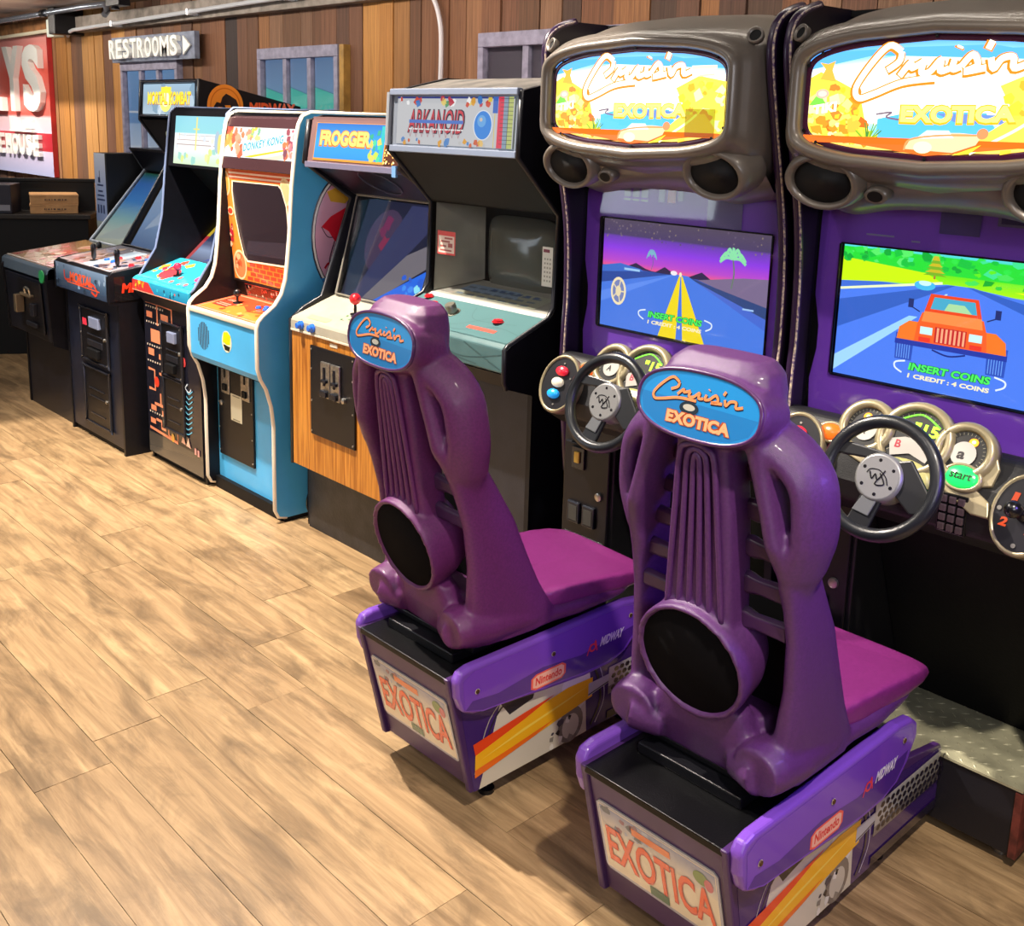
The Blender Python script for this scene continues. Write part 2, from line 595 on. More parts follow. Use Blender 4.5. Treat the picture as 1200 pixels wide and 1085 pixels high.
PIPE = mat('white_conduit', '#dfe3ea', 0.3, 0.3)
PIPE2 = mat('steel_pipe', '#aeb9cc', 0.25, 0.85)
t = root('conduit_pipe', (-7.95, 3.08, 2.28), 'long thin white conduit running along the grey beam above the board wall', 'pipe')
part('pipe', MB().tube([(-8.05, 3.10, 2.25), (-8.0, 3.09, 2.275), (-7.9, 3.08, 2.285), (-5.3, 3.08, 2.325), (-2.6, 3.08, 2.35)], 0.013, 8), PIPE, t, smooth=True)
for xx in (-7.2, -6.1, -5.0, -3.9):
    zz = 2.285 + (xx + 7.9) * 0.0150
    part('pipe_clamp', MB().box(xx - 0.012, xx + 0.012, 3.062, 3.135, zz - 0.018, zz + 0.018).box(xx - 0.03, xx + 0.03, 3.118, 3.132, zz - 0.018, zz + 0.018), PIPE, t)
t = root('ceiling_pipe', (-9.4, 3.0, 2.41), 'steel pipe with an elbow under the ceiling above the red sign', 'pipe')
part('pipe', MB().tube([(-10.2, 2.95, 2.385), (-8.9, 2.96, 2.395), (-7.45, 2.99, 2.412), (-7.12, 3.0, 2.41), (-7.05, 2.98, 2.36), (-7.03, 2.95, 2.33)], 0.02, 10), PIPE2, t, smooth=True)
part('pipe_joint', MB().lathe((-8.15, 2.97, 2.404), (1, 0, 0.01), [(0.028, -0.03), (0.028, 0.03)], 12), BLACKM, t, smooth=True)
part('valve_body', MB().box(-6.98, -6.78, 2.94, 3.02, 2.38, 2.43).lathe((-6.9, 2.97, 2.36), (0, 0, 1), [(0.03, 0), (0.012, 0.04)], 10), BLACKM, t, bevel=0.004)
t = root('short_conduit', (-9.2, 3.1, 2.30), 'short cream conduit ending in a white junction box above the red sign', 'pipe')
part('pipe', MB().tube([(-10.3, 3.10, 2.285), (-8.35, 3.10, 2.305)], 0.014, 8), mat('cream_conduit', '#e9e3c9', 0.4), t, smooth=True)
part('junction_box', MB().box(-8.36, -8.22, 3.06, 3.14, 2.25, 2.38), mat('junction_white', '#dfe8dd', 0.4), t, bevel=0.006)
t = part('hanging_cable', MB().tube(spline([(-3.90, 3.165, 2.27), (-3.86, 3.165, 2.2), (-3.835, 3.165, 2.1), (-3.835, 3.165, 1.9), (-3.85, 3.165, 1.6), (-3.86, 3.165, 1.3)], 4), 0.011, 8), mat('white_cable', '#d6d2d6', 0.45), smooth=True)
tag(t, 'thick white cable hanging down the boards behind the middle of the row', 'cable')

# windows in the board wall
FRM = mat('grey_lilac_frame', '#8f8ba0', 0.6, noise=0.25, nscale=25, bump=0.2, bscale=120)


def window(n, x0, x1, ztop, zbot, cols, art, frame='#', head=0.06, paneb=None):
    g = root('window_%d' % n, ((x0 + x1) / 2, WY, zbot), '', '')
    del g['label']; del g['category']
    g['kind'] = 'structure'
    y0, y1 = WY - 0.05, WY + 0.0
    s = 0.035
    part('window_frame', MB().box(x0, x1, y0, y1, ztop - head, ztop), FRM, g, bevel=0.003)
    part('window_frame', MB().box(x0, x0 + s, y0, y1, zbot, ztop - head), FRM, g, bevel=0.003)
    part('window_frame', MB().box(x1 - s, x1, y0, y1, zbot, ztop - head), FRM, g, bevel=0.003)
    part('window_frame', MB().box(x0 + s, x1 - s, y0, y1, zbot, zbot + 0.04), FRM, g, bevel=0.003)
    wd = (x1 - x0 - 2 * s)
    for k in range(1, cols):
        xm = x0 + s + wd * k / cols
        part('muntin', MB().box(xm - 0.018, xm + 0.018, y0 + 0.008, y1, zbot + 0.04, ztop - head), FRM, g, bevel=0.002)
    for k in range(cols):
        a0 = x0 + s + wd * k / cols + (0.018 if k else 0); a1 = x0 + s + wd * (k + 1) / cols - (0.018 if k < cols - 1 else 0)
        A = Art((a0, y1 - 0.013, zbot + 0.04), (1, 0, 0), (0, 0, 1), a1 - a0, ztop - head - zbot - 0.04)
        art(A, k)
        A.done('window_blind', print_mat('window_glow', 0.62) if n < 3 else PRINT, g)  # reflected tones of the glass painted in; first two windows also glow
        part('pane', MB().box(a0, a1, y1 - 0.022, y1 - 0.018, zbot + 0.04, ztop - head), GLASS, g)
    return g


def pane_reflection(A, k):  # sky and teal reflections in the glass, painted as flat colour
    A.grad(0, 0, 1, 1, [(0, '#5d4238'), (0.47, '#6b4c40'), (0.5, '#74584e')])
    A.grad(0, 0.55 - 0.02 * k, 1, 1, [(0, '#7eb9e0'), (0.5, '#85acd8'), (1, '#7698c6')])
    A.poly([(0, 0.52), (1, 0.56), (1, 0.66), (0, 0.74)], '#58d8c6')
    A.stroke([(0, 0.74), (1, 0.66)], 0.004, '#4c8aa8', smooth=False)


def pane_reflection1(A, k):  # bright reflecting glass painted in, with louvre lines
    A.grad(0, 0, 1, 1, [(0, '#b9cdea'), (0.4, '#cfe0f5'), (0.62, '#a8c6ea'), (0.63, '#6f9fd6'), (1, '#7fb0e6')])
    A.rects([(0, 0.08 + 0.055 * i, 1, 0.1 + 0.055 * i) for i in range(6)], '#8fa8d2')
    A.rects([(0, 0.44, 1, 0.462), (0, 0.70, 1, 0.715)], '#dbe6f6')


def pane_tones3(A, k):
    A.grad(0, 0, 1, 1, [(0, '#5a4d52'), (0.5, '#75707c'), (1, '#6a6472')])


window(1, -7.29, -6.44, 2.05, 1.02, 3, pane_reflection1)
window(2, -5.45, -4.65, 2.082, 1.40, 3, pane_reflection)
window(3, -3.565, -2.72, 2.09, 1.40, 3, pane_tones3)
# cedar jambs beside window_2
o = part('trim_4', MB().box(-4.64, -4.60, WY - 0.045, WY, 1.3, 2.08), mat('yellow_cedar', '#a8803c', 0.6, noise=0.3, nscale=15), bevel=0.002)
o['kind'] = 'structure'

# red house sign on the wall
t = root('red_wall_sign', (-9.3, WY - 0.03, 1.19), 'large red sign board with raised white letters on the far board wall', 'sign')
part('sign_board', MB().box(-10.45, -8.63, WY - 0.045, WY - 0.004, 1.19, 2.29), mat('sign_red', '#c8302f', 0.55, noise=0.2, nscale=8), t, bevel=0.003)
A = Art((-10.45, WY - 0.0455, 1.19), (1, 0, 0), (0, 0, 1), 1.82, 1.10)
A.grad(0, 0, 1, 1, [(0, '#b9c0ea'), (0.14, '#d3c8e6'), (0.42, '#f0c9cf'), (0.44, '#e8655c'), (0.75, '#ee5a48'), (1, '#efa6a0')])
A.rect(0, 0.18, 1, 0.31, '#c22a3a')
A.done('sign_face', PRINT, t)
SIGNW = mat('sign_letter_white', '#f4f5f0', 0.5)


def letters3d(txt, x, z, wd, ht, y, depth, m, parent, bold=0.02, name='letter'):
    """raised letters, one mesh each"""
    tot = sum({'I': 0.5, ' ': 0.5, 'M': 1.25, 'W': 1.25}.get(c, 1.0) for c in txt)
    cx_ = x
    for c in txt:
        cw = {'I': 0.5, ' ': 0.5, 'M': 1.25, 'W': 1.25}.get(c, 1.0) * wd / tot
        if c != ' ':
            vs, fs = text_mesh(c, bold, 0.5)
            mb = MB(); mb.add([(cx_ + cw * (0.05 + 0.86 * v[0]), y - depth * (v[2] + 0.5), z + ht * v[1]) for v in vs], fs)
            part(name, mb, m, parent)
        cx_ += cw


letters3d('LYS', -9.99, 1.70, 1.34, 0.52, WY - 0.047, 0.045, SIGNW, t, 0.04)
letters3d('E HOUSE', -9.86, 1.345, 1.04, 0.17, WY - 0.047, 0.03, SIGNW, t, 0.03)
mb = MB().px([(0, 0)] * 0 or [(WY - 0.047, 1.535), (WY - 0.09, 1.535), (WY - 0.09, 1.555), (WY - 0.047, 1.555)], -9.45, -8.95)
for k in range(4):
    mb.box(-9.5 + k * 0.04, -9.48 + k * 0.04, WY - 0.07, WY - 0.047, 1.555, 1.66 - 0.005 * k)
mb.box(-9.2, -8.98, WY - 0.07, WY - 0.047, 1.565, 1.63)
part('emblem', mb, SIGNW, t)

# restroom sign
t = root('restroom_sign', (-6.75, 3.16, 2.05), 'grey wooden sign with raised white capitals and an arrow above the first window', 'sign')
part('sign_board', MB().box(-7.35, -6.14, 3.125, 3.16, 2.045, 2.21).box(-7.2, -7.1, 3.15, 3.2, 2.08, 2.17).box(-6.4, -6.3, 3.15, 3.2, 2.08, 2.17), mat('sign_grey_wood', '#7c8498', 0.65, noise=0.3, nscale=20, bump=0.3, bscale=60), t, bevel=0.002)
letters3d('RESTROOMS', -7.33, 2.067, 1.03, 0.125, 3.124, 0.03, SIGNW, t, 0.02)
part('arrow', MB().prism([(-6.265, 2.07), (-6.17, 2.125), (-6.265, 2.185)], (0, 3.122, 0), (1, 0, 0), (0, 0, 1), (0, -0.012, 0)), SIGNW, t)

# ------------------------------------------------------------------ far left counter and cabinet
CA = R(58)
CO = Vector((-7.565, 2.685, 0))


def cpt(x, y, z=0.0):
    return Vector((CO.x + x * math.cos(CA) - y * math.sin(CA), CO.y + x * math.sin(CA) + y * math.cos(CA), z))


def moved(mb, o):
    mb.v = [tuple(Vector(v) + Vector(o)) for v in mb.v]
    return mb


t = root('serving_counter', CO, 'plain black counter at the far left with cardboard boxes on it', 'counter')
CBK = mat('counter_black', '#08080a', 0.6, spec=0.3)
part('counter_body', moved(MB().box(-1.7, 0.28, 0.02, 0.36, 0.0, 0.965), CO), CBK, t, bevel=0.004)
part('counter_top', moved(MB().box(-1.72, 0.30, 0.0, 0.36, 0.965, 0.998), CO), mat('counter_edge', '#1b1614', 0.5), t, bevel=0.004)
t.rotation_euler = (0, 0, CA)
q_ = root('low_partition', cpt(0, 0.375), 'low black partition standing behind the angled black counter', 'partition')  # the counter's back panel, kept as an object of its own
part('partition_board', moved(MB().box(-1.7, 0.27, -0.010, 0.015, 0.0, 1.205), cpt(0, 0.375)), CBK, q_, bevel=0.003)
part('top_rail', moved(MB().box(-1.72, 0.28, -0.016, 0.022, 1.205, 1.228), cpt(0, 0.375)), CBK, q_, bevel=0.003)
q_.rotation_euler = (0, 0, CA)

CARD = mat('kraft_cardboard', '#b98b5c', 0.8, noise=0.12, nscale=20)
for k in range(2):
    z0 = 1.0 + k * 0.066
    o_ = cpt(-0.10 + 0.006 * k, 0.025, z0)
    b = root('pizza_box', o_, ('lower' if k == 0 else 'upper') + ' of two kraft cardboard boxes stacked on the black counter', 'box', 'boxes on the counter')
    part('box_body', moved(MB().box(0, 0.31, 0, 0.29, 0, 0.056), o_), CARD, b, bevel=0.002)
    part('box_lid', moved(MB().box(-0.003, 0.313, -0.003, 0.293, 0.052, 0.065).box(0.10, 0.21, -0.005, 0.0, 0.02, 0.056), o_), CARD, b, bevel=0.0015)
    A = Art(Vector((0.09, -0.0065, 0.022)) + o_, (1, 0, 0), (0, 0, 1), 0.15, 0.02)
    A.rects([(0.0, 0.2, 0.06, 0.8), (0.09, 0.1, 0.12, 0.8), (0.16, 0.2, 0.24, 0.7), (0.3, 0.2, 0.34, 0.8), (0.4, 0.2, 0.5, 0.75), (0.56, 0.2, 0.7, 0.7), (0.75, 0.1, 0.8, 0.8), (0.86, 0.2, 0.95, 0.7)], '#5c4230')
    A.done('box_print', PRINT, b)
    b.rotation_euler = (0, 0, R(70 + 2 * k))
o_ = cpt(-0.62, 0.03, 0.999)
b = root('dark_case', o_, 'small dark case with a grey band at the left end of the black counter', 'case')
part('case_body', moved(MB().box(0, 0.40, 0, 0.27, 0, 0.20), o_), mat('case_navy', '#1d1d2b', 0.5), b, bevel=0.006)
part('case_band', moved(MB().box(0.01, 0.39, -0.004, 0, 0.02, 0.06), o_), mat('case_grey', '#7b7c86', 0.5), b)
b.rotation_euler = (0, 0, CA)

# tall slim cabinet with pale printed front, behind the first game
t = root('tall_slim_cabinet', (-6.52, 2.7, 0), 'tall slim black cabinet with a pale blue printed front beside the counter', 'cabinet')
part('cabinet_body', MB().box(-6.615, -6.435, 2.665, 3.1, 0, 1.462), mat('matte_black', '#0e0f13', 0.5), t, bevel=0.004)
A = Art((-6.612, 2.6642, 0.93), (1, 0, 0), (0, 0, 1), 0.165, 0.53)
A.grad(0, 0, 1, 1, [(0, '#8b9a94'), (0.2, '#aeb9b4'), (0.21, '#8fa4cf'), (0.55, '#a9bce6'), (1, '#dfe9fb')])
A.rects([(0.2, 0.62, 0.75, 0.64), (0.3, 0.66, 0.5, 0.72), (0.42, 0.66, 0.47, 0.8), (0.15, 0.45, 0.85, 0.47), (0.2, 0.5, 0.8, 0.52), (0.25, 0.55, 0.7, 0.57), (0.15, 0.3, 0.3, 0.4), (0.4, 0.3, 0.55, 0.4), (0.65, 0.3, 0.8, 0.4)], '#3c4c78')
A.stroke([(0.4, 0.02), (0.6, 0.1), (0.35, 0.18)], 0.012, '#4b5b52')
A.done('printed_front', PRINT, t)

# ================================================================== UPRIGHT GAMES
TM_W = mat('molding_cream', '#efe4cf', 0.4)
TM_K = mat('molding_black', '#1a1a20', 0.35)
TM_S = mat('molding_silver', '#a9b2c0', 0.35, 0.3)


def sides(t, prof, x0, x1, th, ml, mr, front, tm=None, r_=0.009, sx=1.0):
    """two side panels cut to the profile (y, z) and the edge molding over the points front[0]:front[1]"""
    part('side_panel', MB().px(prof, x0, x0 + th), ml, t)
    part('side_panel', MB().px(prof, x1 - th, x1), mr, t)
    if tm:
        for xm in (x0 + th / 2, x1 - th / 2):
            part('edge_molding', MB().tube([(xm, y, z) for y, z in prof[front[0]:front[1]]], r_, 8, sx=1.0, up=(1, 0, 0)), tm, t, smooth='all')


def screw(mb, x, y, z, r_=0.005):
    mb.lathe((x, y, z), (0, -1, 0), [(r_, 0), (r_, 0.002), (r_ * 0.6, 0.0035)], 8)


def joystick(t, c, ballm, h=0.055, ballr=0.017, base=BLKP, tall=False, tilt=(0, 0, 1), label=None):
    c = Vector(c)
    tl = Vector(tilt).normalized()
    j = part('joystick', MB().lathe(c, tl, [(0.022, 0), (0.020, 0.004), (0.006, 0.006), (0.0055, h)], 12), base, t, smooth=True)
    if tall:
        part('joystick_handle', MB().lathe(c + tl * (h - 0.045), tl, [(0.009, 0), (0.012, 0.012), (0.013, 0.04), (0.015, 0.06), (0.012, 0.074), (0.004, 0.079)], 12), ballm, j, smooth=True, label=label)
    else:
        part('joystick_ball', MB().ell(c + tl * (h + ballr * 0.7), (ballr,) * 3), ballm, j, smooth='all', label=label)


def button(t, c, m, n=(0, 0, 1), r_=0.014, a=1.0, label=None, up=(1, 0, 0)):
    part('button', MB().lathe(c, n, [(r_ * 1.25, 0), (r_ * 1.25, 0.004), (r_ * 1.0, 0.005), (r_, 0.009), (r_ * 0.75, 0.011)], 14, a=a, up=up), m, t, smooth=True, label=label)


def coin_door(t, x0, x1, z0, z1, y, style='over'):
    """framed steel door: rim, panel, slots, lock"""
    d = part('coin_door', MB().box(x0, x1, y - 0.010, y, z0, z1), BLACKM, t, bevel=0.005)
    w_ = x1 - x0; h = z1 - z0
    fr = MB()
    path = spline([(x0 + 0.02, y - 0.012, z0 + 0.005), (x1 - 0.02, y - 0.012, z0 + 0.005), (x1 - 0.005, y - 0.012, z0 + 0.02), (x1 - 0.005, y - 0.012, z1 - 0.02), (x1 - 0.02, y - 0.012, z1 - 0.005), (x0 + 0.02, y - 0.012, z1 - 0.005), (x0 + 0.005, y - 0.012, z1 - 0.02), (x0 + 0.005, y - 0.012, z0 + 0.02)], 2, True)
    fr.tube(path, 0.006, 6, closed=True)
    part('door_rim', fr, mat('rim_metal', '#2a2b33', 0.25, 0.4), d, smooth=True)
    if style == 'over':      # upper coin part, lower cash part
        part('bill_slot', MB().box(x0 + w_ * 0.40, x0 + w_ * 0.76, y - 0.026, y - 0.008, z1 - h * 0.34, z1 - h * 0.14), mat('slot_plastic', '#7f88a4', 0.25, coat=0.5), d, bevel=0.004, label='pale plastic bill slot')
        part('coin_return', MB().box(x0 + w_ * 0.25, x0 + w_ * 0.8, y - 0.016, y - 0.008, z0 + h * 0.30, z0 + h * 0.42).box(x0 + w_ * 0.25, x0 + w_ * 0.8, y - 0.016, y - 0.008, z0 + h * 0.5, z0 + h * 0.53), mat('rim_metal', '#2a2b33', 0.25, 0.4), d, bevel=0.003)
        part('coin_cup', MB().box(x0 + w_ * 0.3, x0 + w_ * 0.7, y - 0.03, y - 0.008, z0 + h * 0.10, z0 + h * 0.27), DARKIN, d, bevel=0.005)
    part('lock', MB().lathe((x1 - w_ * 0.12, y - 0.008, z0 + h * 0.5), (0, -1, 0), [(0.009, 0), (0.009, 0.008), (0.005, 0.010)], 12), CHROME, d, smooth=True)
    sc = MB()
    for zz in (z0 + 0.015, z0 + h / 2, z1 - 0.015):
        screw(sc, x0 + 0.009, y - 0.016, zz, 0.004); screw(sc, x1 - 0.009, y - 0.016, zz, 0.004)
    part('bolts', sc, CHROME, d, smooth=True, kind='stuff')
    return d


def lower_hatch(t, x0, x1, z0, z1, y):
    d = part('cash_door', MB().box(x0, x1, y - 0.008, y, z0, z1), BLACKM, t, bevel=0.006)
    path = spline([(x0 + 0.02, y - 0.010, z0 + 0.005), (x1 - 0.02, y - 0.010, z0 + 0.005), (x1 - 0.005, y - 0.010, z0 + 0.02), (x1 - 0.005, y - 0.010, z1 - 0.02), (x1 - 0.02, y - 0.010, z1 - 0.005), (x0 + 0.02, y - 0.010, z1 - 0.005), (x0 + 0.005, y - 0.010, z1 - 0.02), (x0 + 0.005, y - 0.010, z0 + 0.02)], 2, True)
    part('door_rim', MB().tube(path, 0.006, 6, closed=True), mat('rim_metal', '#2a2b33', 0.25, 0.4), d, smooth=True)
    h = z1 - z0; w_ = x1 - x0
    mb = MB()
    for q in (0.18, 0.48, 0.62):
        mb.box(x0 + w_ * 0.2, x0 + w_ * 0.78, y - 0.012, y - 0.007, z0 + h * q, z0 + h * (q + 0.02))
    part('pressed_rib', mb, mat('rim_metal', '#2a2b33', 0.25, 0.4), d)
    part('lock', MB().lathe((x1 - w_ * 0.13, y - 0.008, z0 + h * 0.5), (0, -1, 0), [(0.009, 0), (0.009, 0.007), (0.005, 0.009)], 12), CHROME, d, smooth=True)
    return d


def slab(p0, p1, x0, x1, th):
    """board across the cabinet between two profile points, thickness th behind it"""
    (y0, z0), (y1, z1) = p0, p1
    d = Vector((0, y1 - y0, z1 - z0)).normalized(); n = Vector((0, -d.z, d.y))   # n points front/up
    q = [(y0, z0), (y1, z1), (y1 - n.y * th, z1 - n.z * th), (y0 - n.y * th, z0 - n.z * th)]
    return MB().px(q, x0, x1)


def face(p0, p1, x0, x1, off=0.001):
    """Art lying on the board from p0 (bottom) to p1 (top)"""
    d = Vector((0, p1[0] - p0[0], p1[1] - p0[1])); L_ = d.length; d.normalize()
    n = Vector((1, 0, 0)).cross(d)
    o = Vector((x0, p0[0], p0[1])) + n * off
    return Art(o, (1, 0, 0), d, x1 - x0, L_)


# ---------------------------------------------------------------- 1: far-left black game, no marquee
BX0, BX1 = -6.40, -5.71
t = root('upright_arcade_game', ((BX0 + BX1) / 2, 2.6, 0), 'low black arcade game without a lit sign, padlocked coin door, beside the black counter', 'arcade game', None)
prof = [(2.12, 0.0), (2.12, 0.42), (2.03, 0.46), (2.01, 0.83), (2.03, 0.875), (2.52, 0.935), (2.885, 1.36), (2.80, 1.50), (3.12, 1.50), (3.12, 0.0)]
sides(t, prof, BX0, BX1, 0.02, BLACK, BLACK, (4, 8), TM_K, 0.007)
part('front_panel', slab((2.125, 0.0), (2.125, 0.46), BX0 + 0.02, BX1 - 0.02, 0.02), mat('blue_black_laminate', '#13151f', 0.3, noise=0.3, nscale=20), t)
part('coin_box', MB().px([(2.125, 0.44), (2.035, 0.47), (2.02, 0.80), (2.125, 0.84)], BX0 + 0.02, BX1 - 0.02), mat('blue_black_laminate', '#13151f', 0.3), t, bevel=0.004)
part('control_panel', MB().px([(2.015, 0.815), (2.02, 0.872), (2.035, 0.882), (2.52, 0.94), (2.52, 0.90), (2.10, 0.82)], BX0 - 0.02, BX1), mat('steel_blue_panel', '#51606f', 0.3, 0.3), t, bevel=0.005)
A = face((2.045, 0.884), (2.51, 0.941), BX0 - 0.02, BX1, 0.001)
A.rect(0, 0, 1, 1, '#6f6a52'); A.grad(0.0, 0.0, 1, 1, [(0, '#8f7b63'), (0.5, '#a08b6a'), (1, '#55543c')])
A.poly([(0.02, 0.05), (0.16, 0.1), (0.2, 0.6), (0.03, 0.5)], '#8a2a2e')
A.scatter(26, (0.15, 0.1, 0.95, 0.8), (0.02, 0.06), ['#c9a386', '#b06a5a', '#d8b8a8', '#8c7a50', '#c78a88', '#74663e'], 3)
A.ell(0.42, 0.45, 0.09, 0.14, '#c05c3c'); A.ell(0.45, 0.42, 0.05, 0.07, '#e0b090')
A.scatter(14, (0.5, 0.05, 0.95, 0.5), (0.02, 0.045), ['#e3a9b4', '#d98fa0', '#f0c8cc', '#a88f74'], 8)
A.stroke([(0, 0.02), (1, 0.02)], 0.006, '#d9dce4', smooth=False)
A.done('control_panel_art', PRINTG, t)
joystick(t, (BX1 - 0.06, 2.33, 0.921), BLKP, 0.05, tall=True)
button(t, (BX1 - 0.22, 2.25, 0.912), RED); button(t, (BX1 - 0.17, 2.18, 0.904), BLUEP)
cd = part('coin_door', MB().px([(2.03, 0.505), (2.018, 0.79), (2.006, 0.79), (2.018, 0.505)], -6.14, -5.80), BLACKM, t, bevel=0.004)
part('lock_bar', MB().box(-6.10, -6.06, 1.965, 2.01, 0.60, 0.70).box(-6.06, -5.90, 1.985, 2.01, 0.70, 0.715), mat('brass_hasp', '#8c7a62', 0.35, 0.7), cd, bevel=0.004, label='worn steel hasp')
part('padlock', MB().tube([(-5.99, 2.0, 0.70), (-5.99, 1.99, 0.745), (-5.95, 1.985, 0.755), (-5.92, 1.99, 0.745), (-5.92, 2.0, 0.70)], 0.007, 6), CHROME, cd, smooth=True)
part('coin_slot', MB().box(-6.02, -5.86, 1.998, 2.012, 0.535, 0.56).box(-5.93, -5.87, 1.99, 2.012, 0.60, 0.67), mat('rim_metal', '#2a2b33', 0.25, 0.4), cd, bevel=0.003)
part('corner_tag', MB().lathe((BX1 - 0.045, 2.008, 0.835), (0, -1, 0), [(0.035, 0), (0.035, 0.006)], 16), mat('green_tag', '#1f8a4c', 0.4), t, label='green round tag')
A = face((2.54, 0.937), (2.885, 1.345), BX0 + 0.03, BX1 - 0.02, 0.001)
A.grad(0, 0, 1, 1, [(0, '#b9bfae'), (0.1, '#cfd8c8'), (0.35, '#8fc0c4'), (0.6, '#3f8ad6'), (0.85, '#2f6fc0'), (1, '#1d5a3a')])
A.poly([(0, 0.05), (0.5, 0.1), (0.9, 0.35), (0.4, 0.3)], '#b8c4c0')
A.done('screen', print_mat('screen_low', 0.8, 0.3), t)
part('screen_bezel', slab((2.54, 0.935), (2.89, 1.35), BX0 + 0.02, BX1 - 0.02, 0.03), DARKIN, t)
part('screen_glass', slab((2.52, 0.94), (2.885, 1.362), BX0 + 0.02, BX1 - 0.02, 0.004), GLASS, t)
part('screen_frame', MB().tube([(BX0 + 0.03, 2.52, 0.946), (BX0 + 0.03, 2.883, 1.368)], 0.007, 6).tube([(BX0 + 0.03, 2.52, 0.946), (BX1 - 0.03, 2.52, 0.946)], 0.007, 6), TM_S, t, smooth=True)
part('hood', MB().px([(2.885, 1.36), (2.80, 1.485), (2.80, 1.50), (3.12, 1.50), (3.12, 1.47), (2.93, 1.47), (2.93, 1.36)], BX0 + 0.02, BX1 - 0.02), BLACK, t, bevel=0.003)
part('back_panel', MB().box(BX0 + 0.02, BX1 - 0.02, 3.09, 3.11, 0, 1.47), DARKIN, t)

# ---------------------------------------------------------------- 2: tall black fighting game
MX0, MX1 = -5.69, -5.0
t = root('upright_arcade_game', ((MX0 + MX1) / 2, 2.6, 0), 'tallest black arcade game with twin black joysticks and orange dragon ring on its side', 'arcade game')
prof = [(2.10, 0.0), (2.10, 0.775), (2.05, 0.785), (2.05, 0.925), (2.07, 0.94), (2.42, 0.99), (2.715, 1.46), (2.55, 1.675), (2.565, 1.885), (3.15, 1.765), (3.15, 0.0)]
sides(t, prof, MX0, MX1, 0.02, BLACK, BLACK, (4, 9), TM_K, 0.006)
NAVY = mat('navy_black_front', '#171b2a', 0.32, noise=0.25, nscale=25, bump=0.2, bscale=350)
part('front_panel', MB().px([(2.105, 0.03), (2.105, 0.79), (2.13, 0.79), (2.13, 0.03)], MX0 + 0.005, MX1 - 0.02), NAVY, t, bevel=0.004)
part('plinth', MB().box(MX0 + 0.01, MX1 - 0.01, 2.12, 3.1, 0, 0.03), DARKIN, t)
part('control_panel', MB().px([(2.052, 0.79), (2.052, 0.925), (2.07, 0.94), (2.42, 0.99), (2.42, 0.80)], MX0, MX1 + 0.002), BLACK, t, bevel=0.004)
A = Art((MX0, 2.0512, 0.795), (1, 0, 0), (0, 0, 1), MX1 - MX0, 0.135)
A.grad(0, 0, 1, 1, [(0, '#2c3a52'), (0.5, '#4b6380'), (1, '#7d97b8')])
A.scatter(20, (0.02, 0.1, 0.98, 0.9), (0.01, 0.025), ['#31465f', '#5f7a98', '#8ea6c2', '#24303f'], 5)
A.stroke([(0.2, 0.75), (0.22, 0.4), (0.36, 0.45), (0.5, 0.35), (0.7, 0.5), (0.8, 0.3), (0.78, 0.1), (0.7, 0.2)], 0.012, '#d8452c')
A.text('MORTAL', 0.3, 0.35, 0.42, 0.4, '#f0603a', 0.2, 0.04)
A.stroke([(0.25, 0.32), (0.85, 0.28)], 0.006, '#f0603a')
A.done('control_panel_front_art', PRINTG, t)
A = face((2.075, 0.9415), (2.41, 0.989), MX0, MX1, 0.001)
A.grad(0, 0, 1, 1, [(0, '#c4b0b4'), (0.5, '#a59ba5'), (1, '#6c6d78')])
A.scatter(30, (0.03, 0.05, 0.6, 0.9), (0.015, 0.05), ['#e3b4bc', '#c99a9c', '#b7a08e', '#8c6f6a', '#d9c8cc', '#75665c'], 12)
A.rect(0.42, 0.05, 0.62, 0.9, '#c7dcf2')
A.scatter(30, (0.64, 0.05, 0.98, 0.9), (0.012, 0.04), ['#5b6f96', '#8f97a8', '#3d4a66', '#a88c7e', '#c24a4a', '#24304a'], 4)
A.stroke([(0, 0.015), (1, 0.015)], 0.005, '#e8ecf4', smooth=False)
A.done('control_panel_art', PRINTG, t)
for xx in (-5.40, -5.11):
    joystick(t, (xx, 2.15, 0.953), BLKP, 0.055, tall=True, label='black bat-top handle')
for k, (xx, yy, m_) in enumerate([(-5.33, 2.19, BLUEP), (-5.29, 2.24, RED), (-5.25, 2.19, BLUEP), (-5.42, 2.28, RED), (-5.06, 2.2, RED), (-5.03, 2.27, WHITEM), (-5.09, 2.3, BLUEP), (-5.2, 2.3, RED)]):
    button(t, (xx, yy, 0.942 + (yy - 2.07) * 0.143), m_, r_=0.013)
A = Art((MX1 + 0.004, 2.08, 0.80), (0, 1, 0), (0, 0, 1), 0.36, 0.12)
A.rect(0, 0, 1, 1, '#101014')
A.text('MK', 0.10, 0.32, 0.26, 0.40, '#ff3b1e', 0.15, 0.05)
A.done('side_lettering', PRINTG, t)
coin_door(t, -5.48, -5.14, 0.43, 0.715, 2.105, 'over')
lower_hatch(t, -5.475, -5.15, 0.09, 0.40, 2.105)
part('red_sticker', MB().box(-5.44, -5.39, 2.088, 2.09, 0.62, 0.655), mat('sticker_red', '#d8324a', 0.4), t, label='red and white sticker')
